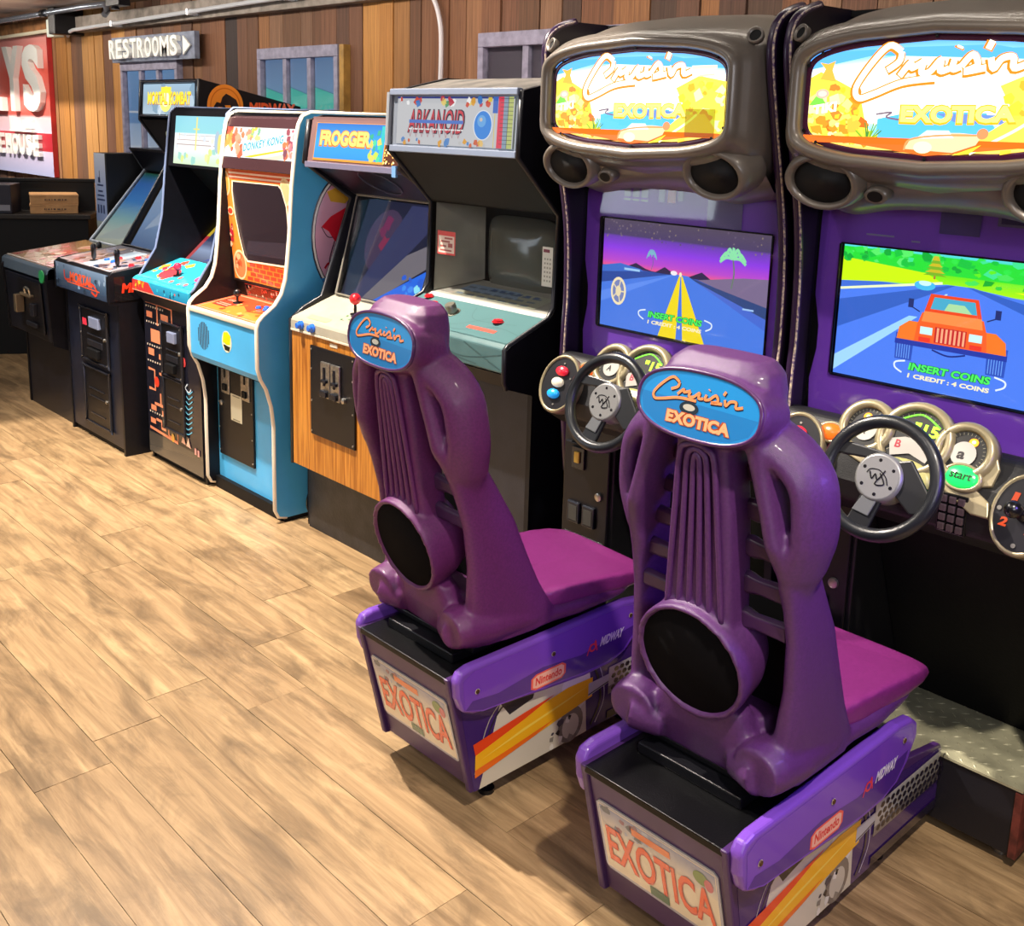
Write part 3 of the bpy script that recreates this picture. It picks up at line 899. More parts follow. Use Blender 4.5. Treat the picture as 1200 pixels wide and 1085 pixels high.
# glass and screen
A = face((2.456, 0.99), (2.735, 1.433), MX0 + 0.04, MX1 - 0.04, 0.001)
A.grad(0, 0, 1, 1, [(0, '#5f7fae'), (0.3, '#8fb0dc'), (0.7, '#a8c6ea'), (1, '#7fa6d8')])
A.poly([(0.1, 0.2), (0.5, 0.35), (0.9, 0.6), (0.4, 0.7)], '#b7cdea'); A.poly([(0.7, 0.1), (1, 0.12), (1, 0.5), (0.8, 0.3)], '#7f98bc')
A.rect(0.82, 0.55, 0.98, 0.7, '#b48a96')
A.done('screen', print_mat('screen_mid', 0.75, 0.3), t)
part('screen_bezel', slab((2.45, 0.98), (2.74, 1.44), MX0 + 0.02, MX1 - 0.02, 0.02), DARKIN, t)
part('screen_glass', slab((2.42, 0.995), (2.712, 1.458), MX0 + 0.02, MX1 - 0.02, 0.004), GLASS, t)
part('screen_frame', MB().tube([(MX0 + 0.025, 2.42, 1.0), (MX0 + 0.025, 2.71, 1.462)], 0.007, 6).tube([(MX0 + 0.03, 2.415, 0.998), (MX1 - 0.03, 2.415, 0.998)], 0.005, 6), BLACKM, t, smooth=True)
part('hood', MB().px([(2.56, 1.675), (2.72, 1.455), (2.74, 1.47), (2.60, 1.70)], MX0 + 0.02, MX1 - 0.02), DARKIN, t)
part('speaker_grille', MB().lathe((-5.42, 2.634, 1.565), Vector((0, -0.81, -0.59)), [(0.07, 0), (0.07, 0.006), (0.06, 0.010)], 24), mat('grille_grey', '#8c9a86', 0.5), t, smooth=True)
part('top_panel', MB().px([(2.565, 1.873), (3.15, 1.753), (3.15, 1.765), (2.565, 1.885)], MX0 + 0.02, MX1 - 0.02), BLACK, t)
part('back_panel', MB().box(MX0 + 0.02, MX1 - 0.02, 3.12, 3.14, 0, 1.75), DARKIN, t)
mq = part('marquee', MB().px([(2.553, 1.69), (2.566, 1.875), (2.59, 1.875), (2.577, 1.69)], MX0 + 0.02, MX1 - 0.02), BLACKM, t)
A = face((2.5525, 1.705), (2.564, 1.862), MX0 + 0.055, MX1 - 0.03, 0.001)
A.grad(0, 0, 1, 1, [(0, '#a8bccb'), (0.5, '#8fa9bd'), (1, '#9bb7cc')])
A.scatter(16, (0.02, 0.05, 0.98, 0.95), (0.02, 0.05), ['#c4d3de', '#7f9cb2', '#b4c7d4', '#8aa6b8'], 7)
A.ell(0.45, 0.5, 0.12, 0.42, '#fff27a'); A.ell(0.45, 0.5, 0.07, 0.25, '#ffffd8')
A.text('MORTAL KOMBAT', 0.10, 0.3, 0.82, 0.42, '#c8760a', 0, 0.05)
A.text('MORTAL KOMBAT', 0.095, 0.33, 0.82, 0.42, '#ffe53a', 0, 0.04)
A.rect(0.36, 0.70, 0.55, 0.9, '#ffe53a')
A.done('marquee_art', print_mat('lit_soft', 0.95, 0.3), mq)
part('marquee_frame', MB().tube([(MX0 + 0.035, 2.545, 1.695), (MX0 + 0.05, 2.557, 1.872), (MX1 - 0.022, 2.557, 1.872), (MX1 - 0.022, 2.545, 1.695)], 0.006, 6, closed=True), mat('rim_metal', '#2a2b33', 0.25, 0.4), mq, smooth=True)
# side emblem: ring with an open-mouthed dragon outline
A = Art((MX1 + 0.0012, 2.60, 1.64), (0, 1, 0), (0, 0, 1), 0.55, 0.24)
A.ell(0.19, 0.48, 0.185, 0.45, '#e8862a', 32); A.ell(0.19, 0.48, 0.155, 0.38, '#c9651a', 32); A.ell(0.19, 0.48, 0.145, 0.355, '#e8862a', 32)
A.poly([(0.06, 0.42), (0.10, 0.56), (0.14, 0.54), (0.16, 0.66), (0.2, 0.74), (0.24, 0.70), (0.30, 0.62), (0.335, 0.45), (0.30, 0.26), (0.26, 0.14), (0.24, 0.2), (0.27, 0.36), (0.24, 0.5), (0.18, 0.5), (0.2, 0.42), (0.13, 0.40), (0.10, 0.34), (0.07, 0.36), (0.09, 0.42)], '#14121a')
A.poly([(0.11, 0.46), (0.16, 0.46), (0.14, 0.43)], '#e8862a')
A.text('MIDWAY', 0.44, 0.30, 0.50, 0.28, '#e0562a', 0.0, 0.05)
A.rects([(0.44, 0.22, 0.94, 0.26)], '#e0562a')
A.done('side_emblem', PRINTG, t)

# ---------------------------------------------------------------- 3: maze-print game
PX0, PX1 = -4.94, -4.36
t = root('upright_arcade_game', ((PX0 + PX1) / 2, 2.6, 0), 'black arcade game with salmon maze bars on its front and a turquoise control panel', 'arcade game')
prof = [(2.215, 0.0), (2.215, 0.80), (2.165, 0.86), (2.165, 0.915), (2.185, 0.935), (2.27, 1.06), (2.31, 1.22), (2.335, 1.45), (2.37, 1.715), (2.40, 1.74), (3.0, 1.74), (3.0, 0.0)]
sides(t, prof, PX0, PX1, 0.018, BLACK, BLACK, (3, 11), mat('molding_pale_blue', '#6b7a9c', 0.35), 0.007)
part('front_panel', MB().px([(2.20, 0.035), (2.20, 0.80), (2.155, 0.862), (2.18, 0.862), (2.23, 0.80), (2.23, 0.035)], PX0 + 0.002, PX1 - 0.01), mat('ink_black', '#1b1b28', 0.35), t)
part('plinth', MB().box(PX0 + 0.01, PX1 - 0.01, 2.225, 2.99, 0, 0.035), DARKIN, t)
A = Art((PX0 + 0.005, 2.1992, 0.036), (1, 0, 0), (0, 0, 1), 0.57, 0.77)
A.rect(0, 0, 1, 1, '#1a1a26')
A.grad(0, 0, 1, 0.135, [(0, '#5a544c'), (1, '#4d4840')])
SAL = '#f0926a'
W_, H_ = 0.57, 0.77


def bars(L, c=SAL, wd=0.014):
    for q in L:
        A.stroke(q, wd, c, smooth=False)


bars([[(0.03, 1.0), (0.30, 1.0), (0.52, 0.99), (0.52, 0.80)], [(0.25, 0.99), (0.25, 0.86)], [(0.04, 0.56), (0.16, 0.56), (0.16, 0.43), (0.04, 0.43)],
      [(0.25, 0.55), (0.40, 0.55), (0.40, 0.40)], [(0.26, 0.42), (0.26, 0.33)], [(0.14, 0.34), (0.42, 0.34)], [(0.32, 0.33), (0.32, 0.24)],
      [(0.16, 0.235), (0.26, 0.235), (0.26, 0.19), (0.34, 0.19)], [(0.39, 0.26), (0.39, 0.17), (0.46, 0.15)], [(0.03, 0.165), (0.56, 0.145), (0.56, 0.21)], [(0.42, 0.83), (0.42, 0.72), (0.42, 0.62)]])
A.rects([(0.05, 0.90, 0.16, 0.94), (0.32, 0.90, 0.46, 0.945), (0.12, 0.745, 0.30, 0.83), (0.06, 0.655, 0.17, 0.70), (0.26, 0.645, 0.42, 0.68), (0.07, 0.29, 0.17, 0.325), (0.28, 0.275, 0.42, 0.31), (0.05, 0.20, 0.15, 0.235)], SAL)
dots = []
for rz in (0.965, 0.865, 0.715, 0.61, 0.27):
    for k in range(8):
        a = 0.04 + 0.045 * k
        dots.append((a, rz, a + 0.018, rz + 0.012))
A.rects(dots, '#f4e0c8')
A.poly([(0.38, 0.87), (0.42, 0.92), (0.45, 0.86), (0.42, 0.81)], '#f3c9a0'); A.ell(0.2, 0.49, 0.045, 0.035, '#e0432c')
A.ell(0.33, 0.245, 0.03, 0.03, '#a9c9b4'); A.ell(0.47, 0.165, 0.03, 0.028, '#f0b040')
for k in range(9):
    A.stroke([(0.68 + 0.01 * k, 0.25 + 0.033 * k), (0.75 + 0.006 * k, 0.235 + 0.033 * k), (0.83 + 0.004 * k, 0.262 + 0.033 * k)], 0.006, '#5fb4d4')
A.stroke([(0.78, 0.56), (0.74, 0.53), (0.80, 0.51), (0.84, 0.535)], 0.007, '#c9d4de')
A.ell(0.73, 0.69, 0.03, 0.03, '#e04a4a'); A.poly([(0.63, 0.165), (0.67, 0.22), (0.71, 0.16)], '#f0b8a0'); A.poly([(0.72, 0.158), (0.76, 0.213), (0.80, 0.153)], '#f0b8a0')
A.rects([(0.87, 0.13, 0.9, 0.17), (0.92, 0.125, 0.95, 0.165)], '#e89a94')
A.done('front_art', PRINTG, t)
coin_door(t, -4.735, -4.52, 0.47, 0.735, 2.199, 'over')
lower_hatch(t, -4.735, -4.52, 0.20, 0.465, 2.199)
part('control_panel', MB().px([(2.153, 0.862), (2.153, 0.918), (2.168, 0.928), (2.40, 1.005), (2.40, 0.87)], PX0 - 0.012, PX1 - 0.006), mat('turquoise_panel', '#2ba6c8', 0.3, coat=0.4), t, bevel=0.003)
A = Art((PX0 - 0.01, 2.1522, 0.864), (1, 0, 0), (0, 0, 1), 0.58, 0.052)
A.grad(0, 0, 1, 1, [(0, '#1f7fae'), (1, '#35a9cf')])
A.poly([(0, 0), (0.42, 0), (0.30, 1), (0, 1)], '#c83a3a'); A.scatter(9, (0.06, 0.15, 0.30, 0.85), (0.008, 0.014), ['#f0a030', '#e8d040', '#d06a2a'], 3)
A.scatter(12, (0.45, 0.2, 0.95, 0.8), (0.006, 0.012), ['#24506e', '#d0664a', '#186080', '#3ac0dc'], 6)
A.stroke([(0.0, 0.02), (1, 0.02)], 0.004, '#f2a98c', smooth=False)
A.done('control_panel_front_art', PRINTG, t)
A = face((2.172, 0.930), (2.395, 1.004), PX0 - 0.005, PX1 - 0.01, 0.001)
A.rect(0, 0, 1, 1, '#35b4d4'); A.scatter(18, (0.05, 0.15, 0.42, 0.85), (0.012, 0.04), ['#e0563c', '#f0a43c', '#e8c84a', '#d83a4a', '#9cc24a'], 9)
A.ell(0.35, 0.35, 0.13, 0.22, '#d8404a'); A.ell(0.85, 0.45, 0.08, 0.16, '#d84a7c'); A.scatter(8, (0.55, 0.05, 0.98, 0.3), (0.008, 0.02), ['#1f7fae', '#e06a5a', '#1b6a94'], 4)
A.done('control_panel_art', PRINTG, t)
joystick(t, (-4.66, 2.25, 0.956), mat('pink_red_ball', '#f0284a', 0.25, coat=0.5), 0.03, 0.019)
button(t, (-4.46, 2.26, 0.96), mat('magenta_button', '#e0508a', 0.3), r_=0.012)
A = face((2.41, 0.99), (2.67, 1.22), PX0 + 0.02, PX1 - 0.02, 0.001)
A.grad(0, 0, 1, 1, [(0, '#3a4a74'), (0.25, '#9fb6e0'), (0.35, '#4a5a8c'), (0.6, '#23283c'), (1, '#14161f')])
A.poly([(0.3, 0.05), (0.9, 0.2), (0.9, 0.4), (0.5, 0.2)], '#3f5cc0'); A.poly([(0.6, 0.1), (0.95, 0.15), (0.95, 0.3)], '#cfdcf4')
A.rect(0, 0, 0.06, 0.5, '#d8404a'); A.rect(0, 0.5, 0.06, 1, '#e8c83c')
A.done('screen', print_mat('screen_dim', 0.6, 0.08, 0.6), t)
part('screen_bezel', slab((2.405, 0.985), (2.675, 1.225), PX0 + 0.018, PX1 - 0.018, 0.02), DARKIN, t)
part('monitor_shroud', slab((2.675, 1.225), (2.45, 1.455), PX0 + 0.018, PX1 - 0.018, 0.02), DARKIN, t)
part('speaker_panel', slab((2.45, 1.455), (2.352, 1.458), PX0 + 0.018, PX1 - 0.018, 0.02), DARKIN, t)
mq = part('marquee', MB().px([(2.345, 1.462), (2.375, 1.725), (2.40, 1.725), (2.37, 1.462)], PX0 + 0.018, PX1 - 0.018), BLACKM, t)
A = face((2.3465, 1.475), (2.3705, 1.70), PX0 + 0.075, PX1 - 0.012, 0.001)
A.grad(0, 0, 1, 1, [(0, '#cfe8c0'), (0.15, '#d4ecd8'), (0.3, '#e4f0ee'), (0.5, '#f4f4f0'), (0.64, '#e0eef0'), (0.66, '#8ed4dc'), (1, '#8cd0e0')])  # washed-out city reflection painted in as the sign's picture
A.rects([(0.05, 0.40, 0.9, 0.42), (0.05, 0.5, 0.7, 0.515), (0.1, 0.6, 0.95, 0.61)], '#b49a9a')
A.rects([(0.43, 0.3, 0.455, 0.98), (0.38, 0.72, 0.5, 0.75)], '#e8dc7c'); A.scatter(14, (0.1, 0.05, 0.9, 0.3), (0.01, 0.03), ['#d8e48c', '#a8dcc4', '#e4e8a0', '#9cd4c8'], 2)
A.scatter(12, (0.05, 0.3, 0.95, 0.62), (0.008, 0.02), ['#f4ead0', '#d4dce8', '#e0c8a0', '#ffffff'], 5)
A.ell(0.86, 0.5, 0.05, 0.22, '#a8c0d4'); A.ell(0.9, 0.45, 0.03, 0.2, '#e8dc7c')
A.done('marquee_art', print_mat('lit_soft', 0.95, 0.3), mq)
part('top_panel', MB().box(PX0 + 0.018, PX1 - 0.018, 2.39, 3.0, 1.722, 1.738), BLACK, t)
part('back_panel', MB().box(PX0 + 0.018, PX1 - 0.018, 2.97, 2.99, 0, 1.72), DARKIN, t)

# ---------------------------------------------------------------- 4: light blue game
DX0, DX1 = -4.345, -3.73
SKY = mat('sky_blue_laminate', '#4eaee6', 0.35, noise=0.06, nscale=6)
t = root('upright_arcade_game', ((DX0 + DX1) / 2, 2.6, 0), 'light blue arcade game with cream edging and an orange control panel', 'arcade game')
prof = [(2.26, 0.02), (2.222, 0.03), (2.207, 0.06), (2.207, 0.30), (2.208, 0.432), (2.198, 0.52), (2.175, 0.60), (2.150, 0.645), (2.137, 0.69), (2.137, 0.86), (2.145, 0.885), (2.165, 0.905), (2.222, 0.945), (2.255, 0.99),
        (2.275, 1.05), (2.285, 1.12), (2.297, 1.226), (2.311, 1.427), (2.335, 1.62), (2.348, 1.68), (2.365, 1.71), (2.40, 1.725), (2.99, 1.725), (2.99, 0.02)]
sides(t, prof, DX0, DX1, 0.02, BLACK, SKY, (0, 23), TM_W, 0.0105)
part('plinth', MB().box(DX0 + 0.004, DX1 - 0.004, 2.25, 2.98, 0, 0.03).box(DX0 + 0.02, DX1 - 0.02, 2.24, 2.27, 0.0, 0.055), DARKIN, t)
part('lower_front', MB().box(DX0 + 0.02, DX1 - 0.02, 2.262, 2.28, 0.055, 0.63), SKY, t)
part('front_apron', MB().px([(2.145, 0.635), (2.137, 0.66), (2.137, 0.85), (2.155, 0.85), (2.155, 0.635)], DX0 + 0.02, DX1 - 0.02), SKY, t, bevel=0.002)
part('apron_underside', MB().box(DX0 + 0.02, DX1 - 0.02, 2.15, 2.265, 0.63, 0.64), DARKIN, t)
part('apron_lip', MB().box(DX0 + 0.02, DX1 - 0.02, 2.130, 2.158, 0.85, 0.872), mat('lip_cream', '#d8cdb8', 0.35), t, bevel=0.005)
part('control_panel', slab((2.14, 0.868), (2.387, 0.901), DX0 + 0.02, DX1 - 0.02, 0.02), BLACK, t)
A = face((2.148, 0.870), (2.385, 0.901), DX0 + 0.025, DX1 - 0.025, 0.0015)
A.rect(0, 0, 1, 1, '#e0704a'); A.rect(0.03, 0.06, 0.97, 0.95, '#f4a882'); A.rect(0.045, 0.09, 0.955, 0.92, '#e0502e')
A.poly([(0.05, 0.1), (0.95, 0.1), (0.95, 0.5), (0.6, 0.35), (0.4, 0.55), (0.2, 0.3), (0.05, 0.4)], '#ee8a3a')
A.scatter(24, (0.3, 0.15, 0.9, 0.6), (0.008, 0.025), ['#f0b050', '#e8702c', '#f6c86a', '#d84a2c'], 5)
A.rects([(0.08, 0.30, 0.30, 0.5), (0.08, 0.56, 0.26, 0.7), (0.55, 0.68, 0.8, 0.74)], '#a83a30'); A.rects([(0.1, 0.36, 0.28, 0.39), (0.1, 0.43, 0.28, 0.46), (0.1, 0.6, 0.24, 0.62), (0.1, 0.65, 0.24, 0.67)], '#f0b090')
A.done('control_panel_art', PRINTG, t)
joystick(t, (-4.17, 2.29, 0.890), BLKP, 0.032, 0.019, label='black ball')
for q in ((-3.965, 2.315), (-3.93, 2.29), (-3.99, 2.29), (-3.945, 2.33)):
    button(t, (q[0], q[1], 0.892), BLUEP, r_=0.011)
part('score_panel', slab((2.387, 0.897), (2.366, 0.972), DX0 + 0.02, DX1 - 0.02, 0.02), DARKIN, t)
A = face((2.386, 0.903), (2.368, 0.966), DX0 + 0.10, DX1 - 0.22, 0.001)
A.rect(0, 0, 1, 1, '#2a1614'); A.stroke([(0.01, 0.04), (0.99, 0.04), (0.99, 0.96), (0.01, 0.96)], 0.003, '#e0584a', smooth=False, closed=True)
A.scatter(22, (0.06, 0.2, 0.94, 0.85), (0.004, 0.010), ['#e8e0d0', '#e04a3a', '#d8d4c8', '#b03a30'], 5)
A.done('score_print', PRINTG, t)
# orange bezel art with a dark tinted window
BZ0, BZ1 = (2.360, 0.972), (2.332, 1.482)
part('bezel_board', slab(BZ0, BZ1, DX0 + 0.02, DX1 - 0.02, 0.015), mat('brown_black', '#241a1a', 0.4), t)
A = face(BZ0, BZ1, DX0 + 0.021, DX1 - 0.021, 0.0015)
A.warp = lambda a, b: ((max(0.0, a - 0.075) if a < 0.955 else min(1.0, 0.88 + (a - 0.955) * 2.66)), b)
OR, OR2, CR = '#f08a34', '#e0602a', '#f6d0a0'
A.poly([(0.0, 1), (0, 0.9), (0.05, 0.5), (0.10, 0.02), (1, 0.02), (1, 1)], OR)
A.rect(0.12, 0.90, 1, 0.985, '#e8663a'); A.rects([(0.12, 0.915, 1, 0.93), (0.12, 0.95, 1, 0.965)], '#fbe0c4')
for r_ in range(4):
    A.rects([(0.30 + 0.10 * k + (0.05 if r_ % 2 else 0), 0.03 + r_ * 0.042, 0.385 + 0.10 * k + (0.05 if r_ % 2 else 0), 0.062 + r_ * 0.042) for k in range(7)], '#d8442a')
A.ell(0.2, 0.15, 0.10, 0.135, CR); A.ell(0.2, 0.15, 0.085, 0.115, '#d87a4a'); A.scatter(8, (0.15, 0.07, 0.25, 0.23), (0.01, 0.02), ['#c05a34', '#f0b080', '#a84a2c'], 3)
A.ell(0.07, 0.86, 0.06, 0.11, CR); A.ell(0.07, 0.86, 0.045, 0.09, '#e8a04a')
A.ell(0.93, 0.84, 0.06, 0.12, CR); A.ell(0.93, 0.84, 0.045, 0.10, '#e8b884')
A.ell(0.11, 0.62, 0.05, 0.04, CR); A.ell(0.11, 0.62, 0.035, 0.026, '#c8422c'); A.scatter(8, (0.07, 0.32, 0.13, 0.5), (0.008, 0.018), ['#d8302a', '#c02a3a', '#f4c8a0'], 6)
A.ell(0.965, 0.6, 0.035, 0.04, CR)
A.poly([(0.17, 0.89), (0.155, 0.8), (0.17, 0.62), (0.22, 0.4), (0.27, 0.24), (0.32, 0.19), (0.97, 0.215), (0.955, 0.72), (0.90, 0.86), (0.86, 0.895)], '#fbe4c8')
A.poly([(0.185, 0.88), (0.17, 0.8), (0.185, 0.62), (0.235, 0.4), (0.285, 0.245), (0.33, 0.205), (0.955, 0.23), (0.94, 0.72), (0.885, 0.855), (0.85, 0.885)], '#2b2229')
A.poly([(0.30, 0.26), (0.93, 0.28), (0.92, 0.42), (0.36, 0.38)], '#38303a')
A.scatter(5, (0.9, 0.23, 0.96, 0.27), (0.004, 0.01), ['#3a5ac8', '#c8c8e8', '#2a3a8a'], 3)
A.done('bezel_art', PRINTG, t)
mq = part('marquee', MB().px([(2.325, 1.525), (2.352, 1.665), (2.38, 1.665), (2.35, 1.525)], DX0 + 0.02, DX1 - 0.02), BLACKM, t)
A = face((2.3245, 1.53), (2.3505, 1.662), DX0 + 0.022, DX1 - 0.022, 0.001)
A.grad(0, 0, 1, 1, [(0, '#ffffff'), (1, '#fff4ea')])
A.poly([(0, 0.35), (0.10, 1), (0, 1)], '#f0762a'); A.scatter(12, (0.0, 0.4, 0.12, 1.0), (0.01, 0.03), ['#f0762a', '#f8b04a', '#e8523a', '#ffd070'], 3)
A.scatter(14, (0.10, 0.08, 0.26, 0.9), (0.014, 0.03), ['#f08a5a', '#e06a44', '#f6b088', '#e8845c'], 8)
A.poly([(0.42, 0.02), (0.9, 0.30), (0.9, 0.36), (0.3, 0.03)], '#f8d020'); A.poly([(0.55, 0.0), (0.95, 0.24), (0.96, 0.1), (0.8, 0.0)], '#f8d8c0')
A.scatter(16, (0.28, 0.6, 0.5, 0.98), (0.008, 0.025), ['#f4d850', '#8cc8a0', '#f0a080', '#ffe890'], 11)
A.scatter(22, (0.84, 0.1, 0.99, 0.95), (0.008, 0.024), ['#e0506a', '#d87a8c', '#b04a5c', '#f0b0a8', '#e8844c', '#8c4a5c'], 12)
A.text('DONKEY KONG', 0.285, 0.16, 0.56, 0.30, '#ffffff', 0, 0.09, rise=0.34, space=1.1)
A.text('DONKEY KONG', 0.29, 0.18, 0.55, 0.27, '#45b9cc', 0, 0.03, rise=0.34, space=1.1)
A.done('marquee_art', print_mat('lit_bright', 1.05, 0.3), mq)
part('marquee_retainer', MB().px([(2.312, 1.478), (2.322, 1.528), (2.345, 1.528), (2.335, 1.478)], DX0 + 0.02, DX1 - 0.02).px([(2.345, 1.66), (2.36, 1.70), (2.39, 1.712), (2.40, 1.70), (2.37, 1.66)], DX0 + 0.02, DX1 - 0.02), mat('brown_black_gloss', '#4a3136', 0.25, 0.3), t, bevel=0.002)
part('hood_underside', MB().box(DX0 + 0.02, DX1 - 0.02, 2.335, 2.42, 1.478, 1.486), DARKIN, t)
part('top_panel', MB().box(DX0 + 0.02, DX1 - 0.02, 2.38, 2.99, 1.708, 1.722), BLACK, t)
part('back_panel', MB().box(DX0 + 0.02, DX1 - 0.02, 2.96, 2.98, 0.03, 1.71), DARKIN, t)
# coin door and speaker
d = part('coin_door', MB().box(-4.30, -3.99, 2.252, 2.263, 0.17, 0.615), BLACKM, t, bevel=0.002)
for xx in (-4.262, -4.085):
    cm = part('coin_mechanism', MB().box(xx, xx + 0.072, 2.246, 2.253, 0.47, 0.60), CHROME, d, bevel=0.003)
    part('coin_slot', MB().box(xx + 0.03, xx + 0.042, 2.243, 2.247, 0.545, 0.585).box(xx + 0.02, xx + 0.052, 2.238, 2.247, 0.485, 0.515), DARKIN, cm, bevel=0.002)
part('lock', MB().lathe((-4.265, 2.252, 0.42), (0, -1, 0), [(0.013, 0), (0.013, 0.008), (0.007, 0.01)], 12), CHROME, d, smooth=True)
A = Art((-4.185, 2.2512, 0.355), (1, 0, 0), (0, 0, 1), 0.10, 0.125)
A.rect(0, 0, 1, 1, '#ddd8bc'); A.rects([(0.18, 0.03, 0.82, 0.08), (0.18, 0.91, 0.82, 0.95)], '#8c8870')
A.done('sticker', PRINT, d, label='cream paper sticker')
sc = MB()
for zz in (0.19, 0.3, 0.42, 0.6):
    screw(sc, -3.998, 2.251, zz, 0.004); screw(sc, -4.292, 2.251, zz, 0.004)
part('bolts', sc, CHROME, d, smooth=True, kind='stuff')
mb = MB()
for k in range(9):
    xx = -4.245 + k * 0.0115; hh = 0.062 * math.sqrt(max(0.05, 1 - ((k - 4) / 4.6) ** 2))
    mb.box(xx - 0.0016, xx + 0.0016, 2.1352, 2.138, 0.755 - hh, 0.755 + hh)
part('speaker_slots', mb, mat('slot_dark', '#3a2f2c', 0.7), t)
A = Art((-4.035, 2.1362, 0.715), (1, 0, 0), (0, 0, 1), 0.085, 0.095)
A.ell(0.5, 0.5, 0.5, 0.5, '#e8e4c8'); A.poly([(0.1, 0.45), (0.2, 0.9), (0.6, 0.95), (0.92, 0.8), (0.85, 0.4), (0.5, 0.35)], '#e8d81a'); A.poly([(0.15, 0.35), (0.85, 0.3), (0.75, 0.08), (0.3, 0.1)], '#23241c')
A.done('round_sticker', PRINTG, t, label='yellow and black sticker')
# oval mural on the side
A = Art((DX1 + 0.001, 2.40, 0.96), (0, 1, 0), (0, 0, 1), 0.36, 0.52)
A.ell(0.5, 0.5, 0.52, 0.52, '#3a3a46', 36); A.ell(0.5, 0.5, 0.50, 0.505, '#e8e4e4', 36); A.ell(0.5, 0.5, 0.475, 0.485, '#3a3a46', 36); A.ell(0.5, 0.5, 0.465, 0.475, '#d9a4c4', 36)
A.poly([(0.2, 0.86), (0.45, 0.92), (0.6, 0.84), (0.45, 0.76), (0.25, 0.78)], '#d8a83c')
A.poly([(0.12, 0.58), (0.25, 0.66), (0.5, 0.74), (0.62, 0.68), (0.6, 0.5), (0.42, 0.42), (0.3, 0.46), (0.22, 0.54)], '#d82438')
A.poly([(0.1, 0.16), (0.9, 0.2), (0.75, 0.06), (0.5, 0.03), (0.25, 0.06)], '#2f7fd0')
A.stroke([(0.12, 0.58), (0.2, 0.50), (0.28, 0.49)], 0.004, '#4a2a3c'); A.stroke([(0.3, 0.46), (0.24, 0.34), (0.22, 0.26)], 0.005, '#4a2a3c'); A.stroke([(0.16, 0.24), (0.22, 0.28), (0.3, 0.24)], 0.01, '#b01c30')
A.done('side_mural', PRINTG, t)

# ---------------------------------------------------------------- 5: wood-front game
FX0, FX1 = -3.655, -3.01
t = root('upright_arcade_game', ((FX0 + FX1) / 2, 2.6, 0), 'arcade game with honey wood-grain front and a beige control panel with red ball joystick', 'arcade game')
prof = [(2.24, 0.295), (2.24, 0.905), (2.30, 0.945), (2.39, 0.985), (2.535, 1.385), (2.31, 1.535), (2.335, 1.70), (2.40, 1.72), (3.0, 1.72), (3.0, 0.0), (2.315, 0.0), (2.315, 0.295)]
DKBR = mat('dark_brown_laminate', '#3a2426', 0.4, noise=0.2, nscale=15)
sides(t, prof, FX0, FX1, 0.02, BLACK, DKBR, (0, 7), TM_K, 0.010)
def woodgrain():
    m = mat('honey_woodgrain', '#d59a45', 0.35)
    nt = m.node_tree; N, L = nt.nodes, nt.links
    b = N['Principled BSDF']; tc = N.new('ShaderNodeTexCoord'); mp = N.new('ShaderNodeMapping'); mp.inputs['Scale'].default_value = (60, 60, 2.2)
    n = N.new('ShaderNodeTexNoise'); n.inputs['Scale'].default_value = 1.6; n.inputs['Detail'].default_value = 6; n.inputs['Distortion'].default_value = 0.6
    r_ = N.new('ShaderNodeValToRGB')
    r_.color_ramp.elements[0].position = 0.35; r_.color_ramp.elements[0].color = lin('#9c5a18')
    r_.color_ramp.elements[1].position = 0.6; r_.color_ramp.elements[1].color = lin('#cf8a36')
    L.new(tc.outputs['Object'], mp.inputs[0]); L.new(mp.outputs[0], n.inputs['Vector']); L.new(n.outputs['Fac'], r_.inputs['Fac']); L.new(r_.outputs[0], b.inputs['Base Color'])
    return m
HONEY = woodgrain()
part('wood_front', MB().box(FX0 + 0.02, FX1 - 0.004, 2.237, 2.26, 0.297, 0.868), HONEY, t, bevel=0.001)
part('wood_underside', MB().box(FX0 + 0.02, FX1 - 0.02, 2.26, 2.32, 0.285, 0.30), DARKIN, t)
part('base', MB().box(FX0 + 0.025, FX1 - 0.01, 2.305, 2.98, 0.0, 0.297), mat('scuffed_black_base', '#29292c', 0.4, noise=0.4, nscale=18, bump=0.4, bscale=80), t, bevel=0.002)
BEI = mat('beige_panel', '#a8a291', 0.45, noise=0.1, nscale=12)
part('control_panel', MB().px([(2.232, 0.868), (2.234, 0.905), (2.243, 0.918), (2.455, 0.992), (2.455, 0.95), (2.27, 0.868)], FX0 + 0.015, FX1 - 0.012), BEI, t, bevel=0.005)
part('panel_trim', MB().box(FX0 + 0.02, FX1 - 0.012, 2.230, 2.24, 0.862, 0.870), mat('lip_cream', '#d8cdb8', 0.35), t, bevel=0.001)
for xx in (-3.557, -3.475):
    part('button', MB().lathe((xx, 2.234, 0.893), (0, -1, 0), [(0.018, 0), (0.018, 0.008), (0.013, 0.010), (0.013, 0.022), (0.010, 0.025)], 14), BLUEP, t, smooth=True, label='blue push button')
joystick(t, (-3.345, 2.345, 0.957), RED, 0.045, 0.023, label='red ball')
A = face((2.25, 0.9205), (2.45, 0.9905), FX0 + 0.03, FX1 - 0.02, 0.001)
A.scatter(30, (0.42, 0.20, 0.62, 0.62), (0.003, 0.007), ['#4f8a52', '#7aa87c', '#b04a3c', '#c8d0b0'], 3)
A.done('green_print', PRINT, t, kind='stuff')
A = face((2.25, 0.9205), (2.45, 0.9905), FX0 + 0.03, FX1 - 0.02, 0.001)
A.rects([(0.12, 0.02, 0.36, 0.16)], '#cfc084')
A.done('yellow_label', PRINT, t)
d = part('coin_door', MB().box(-3.49, -3.185, 2.228, 2.238, 0.46, 0.825), BLACKM, t, bevel=0.003)
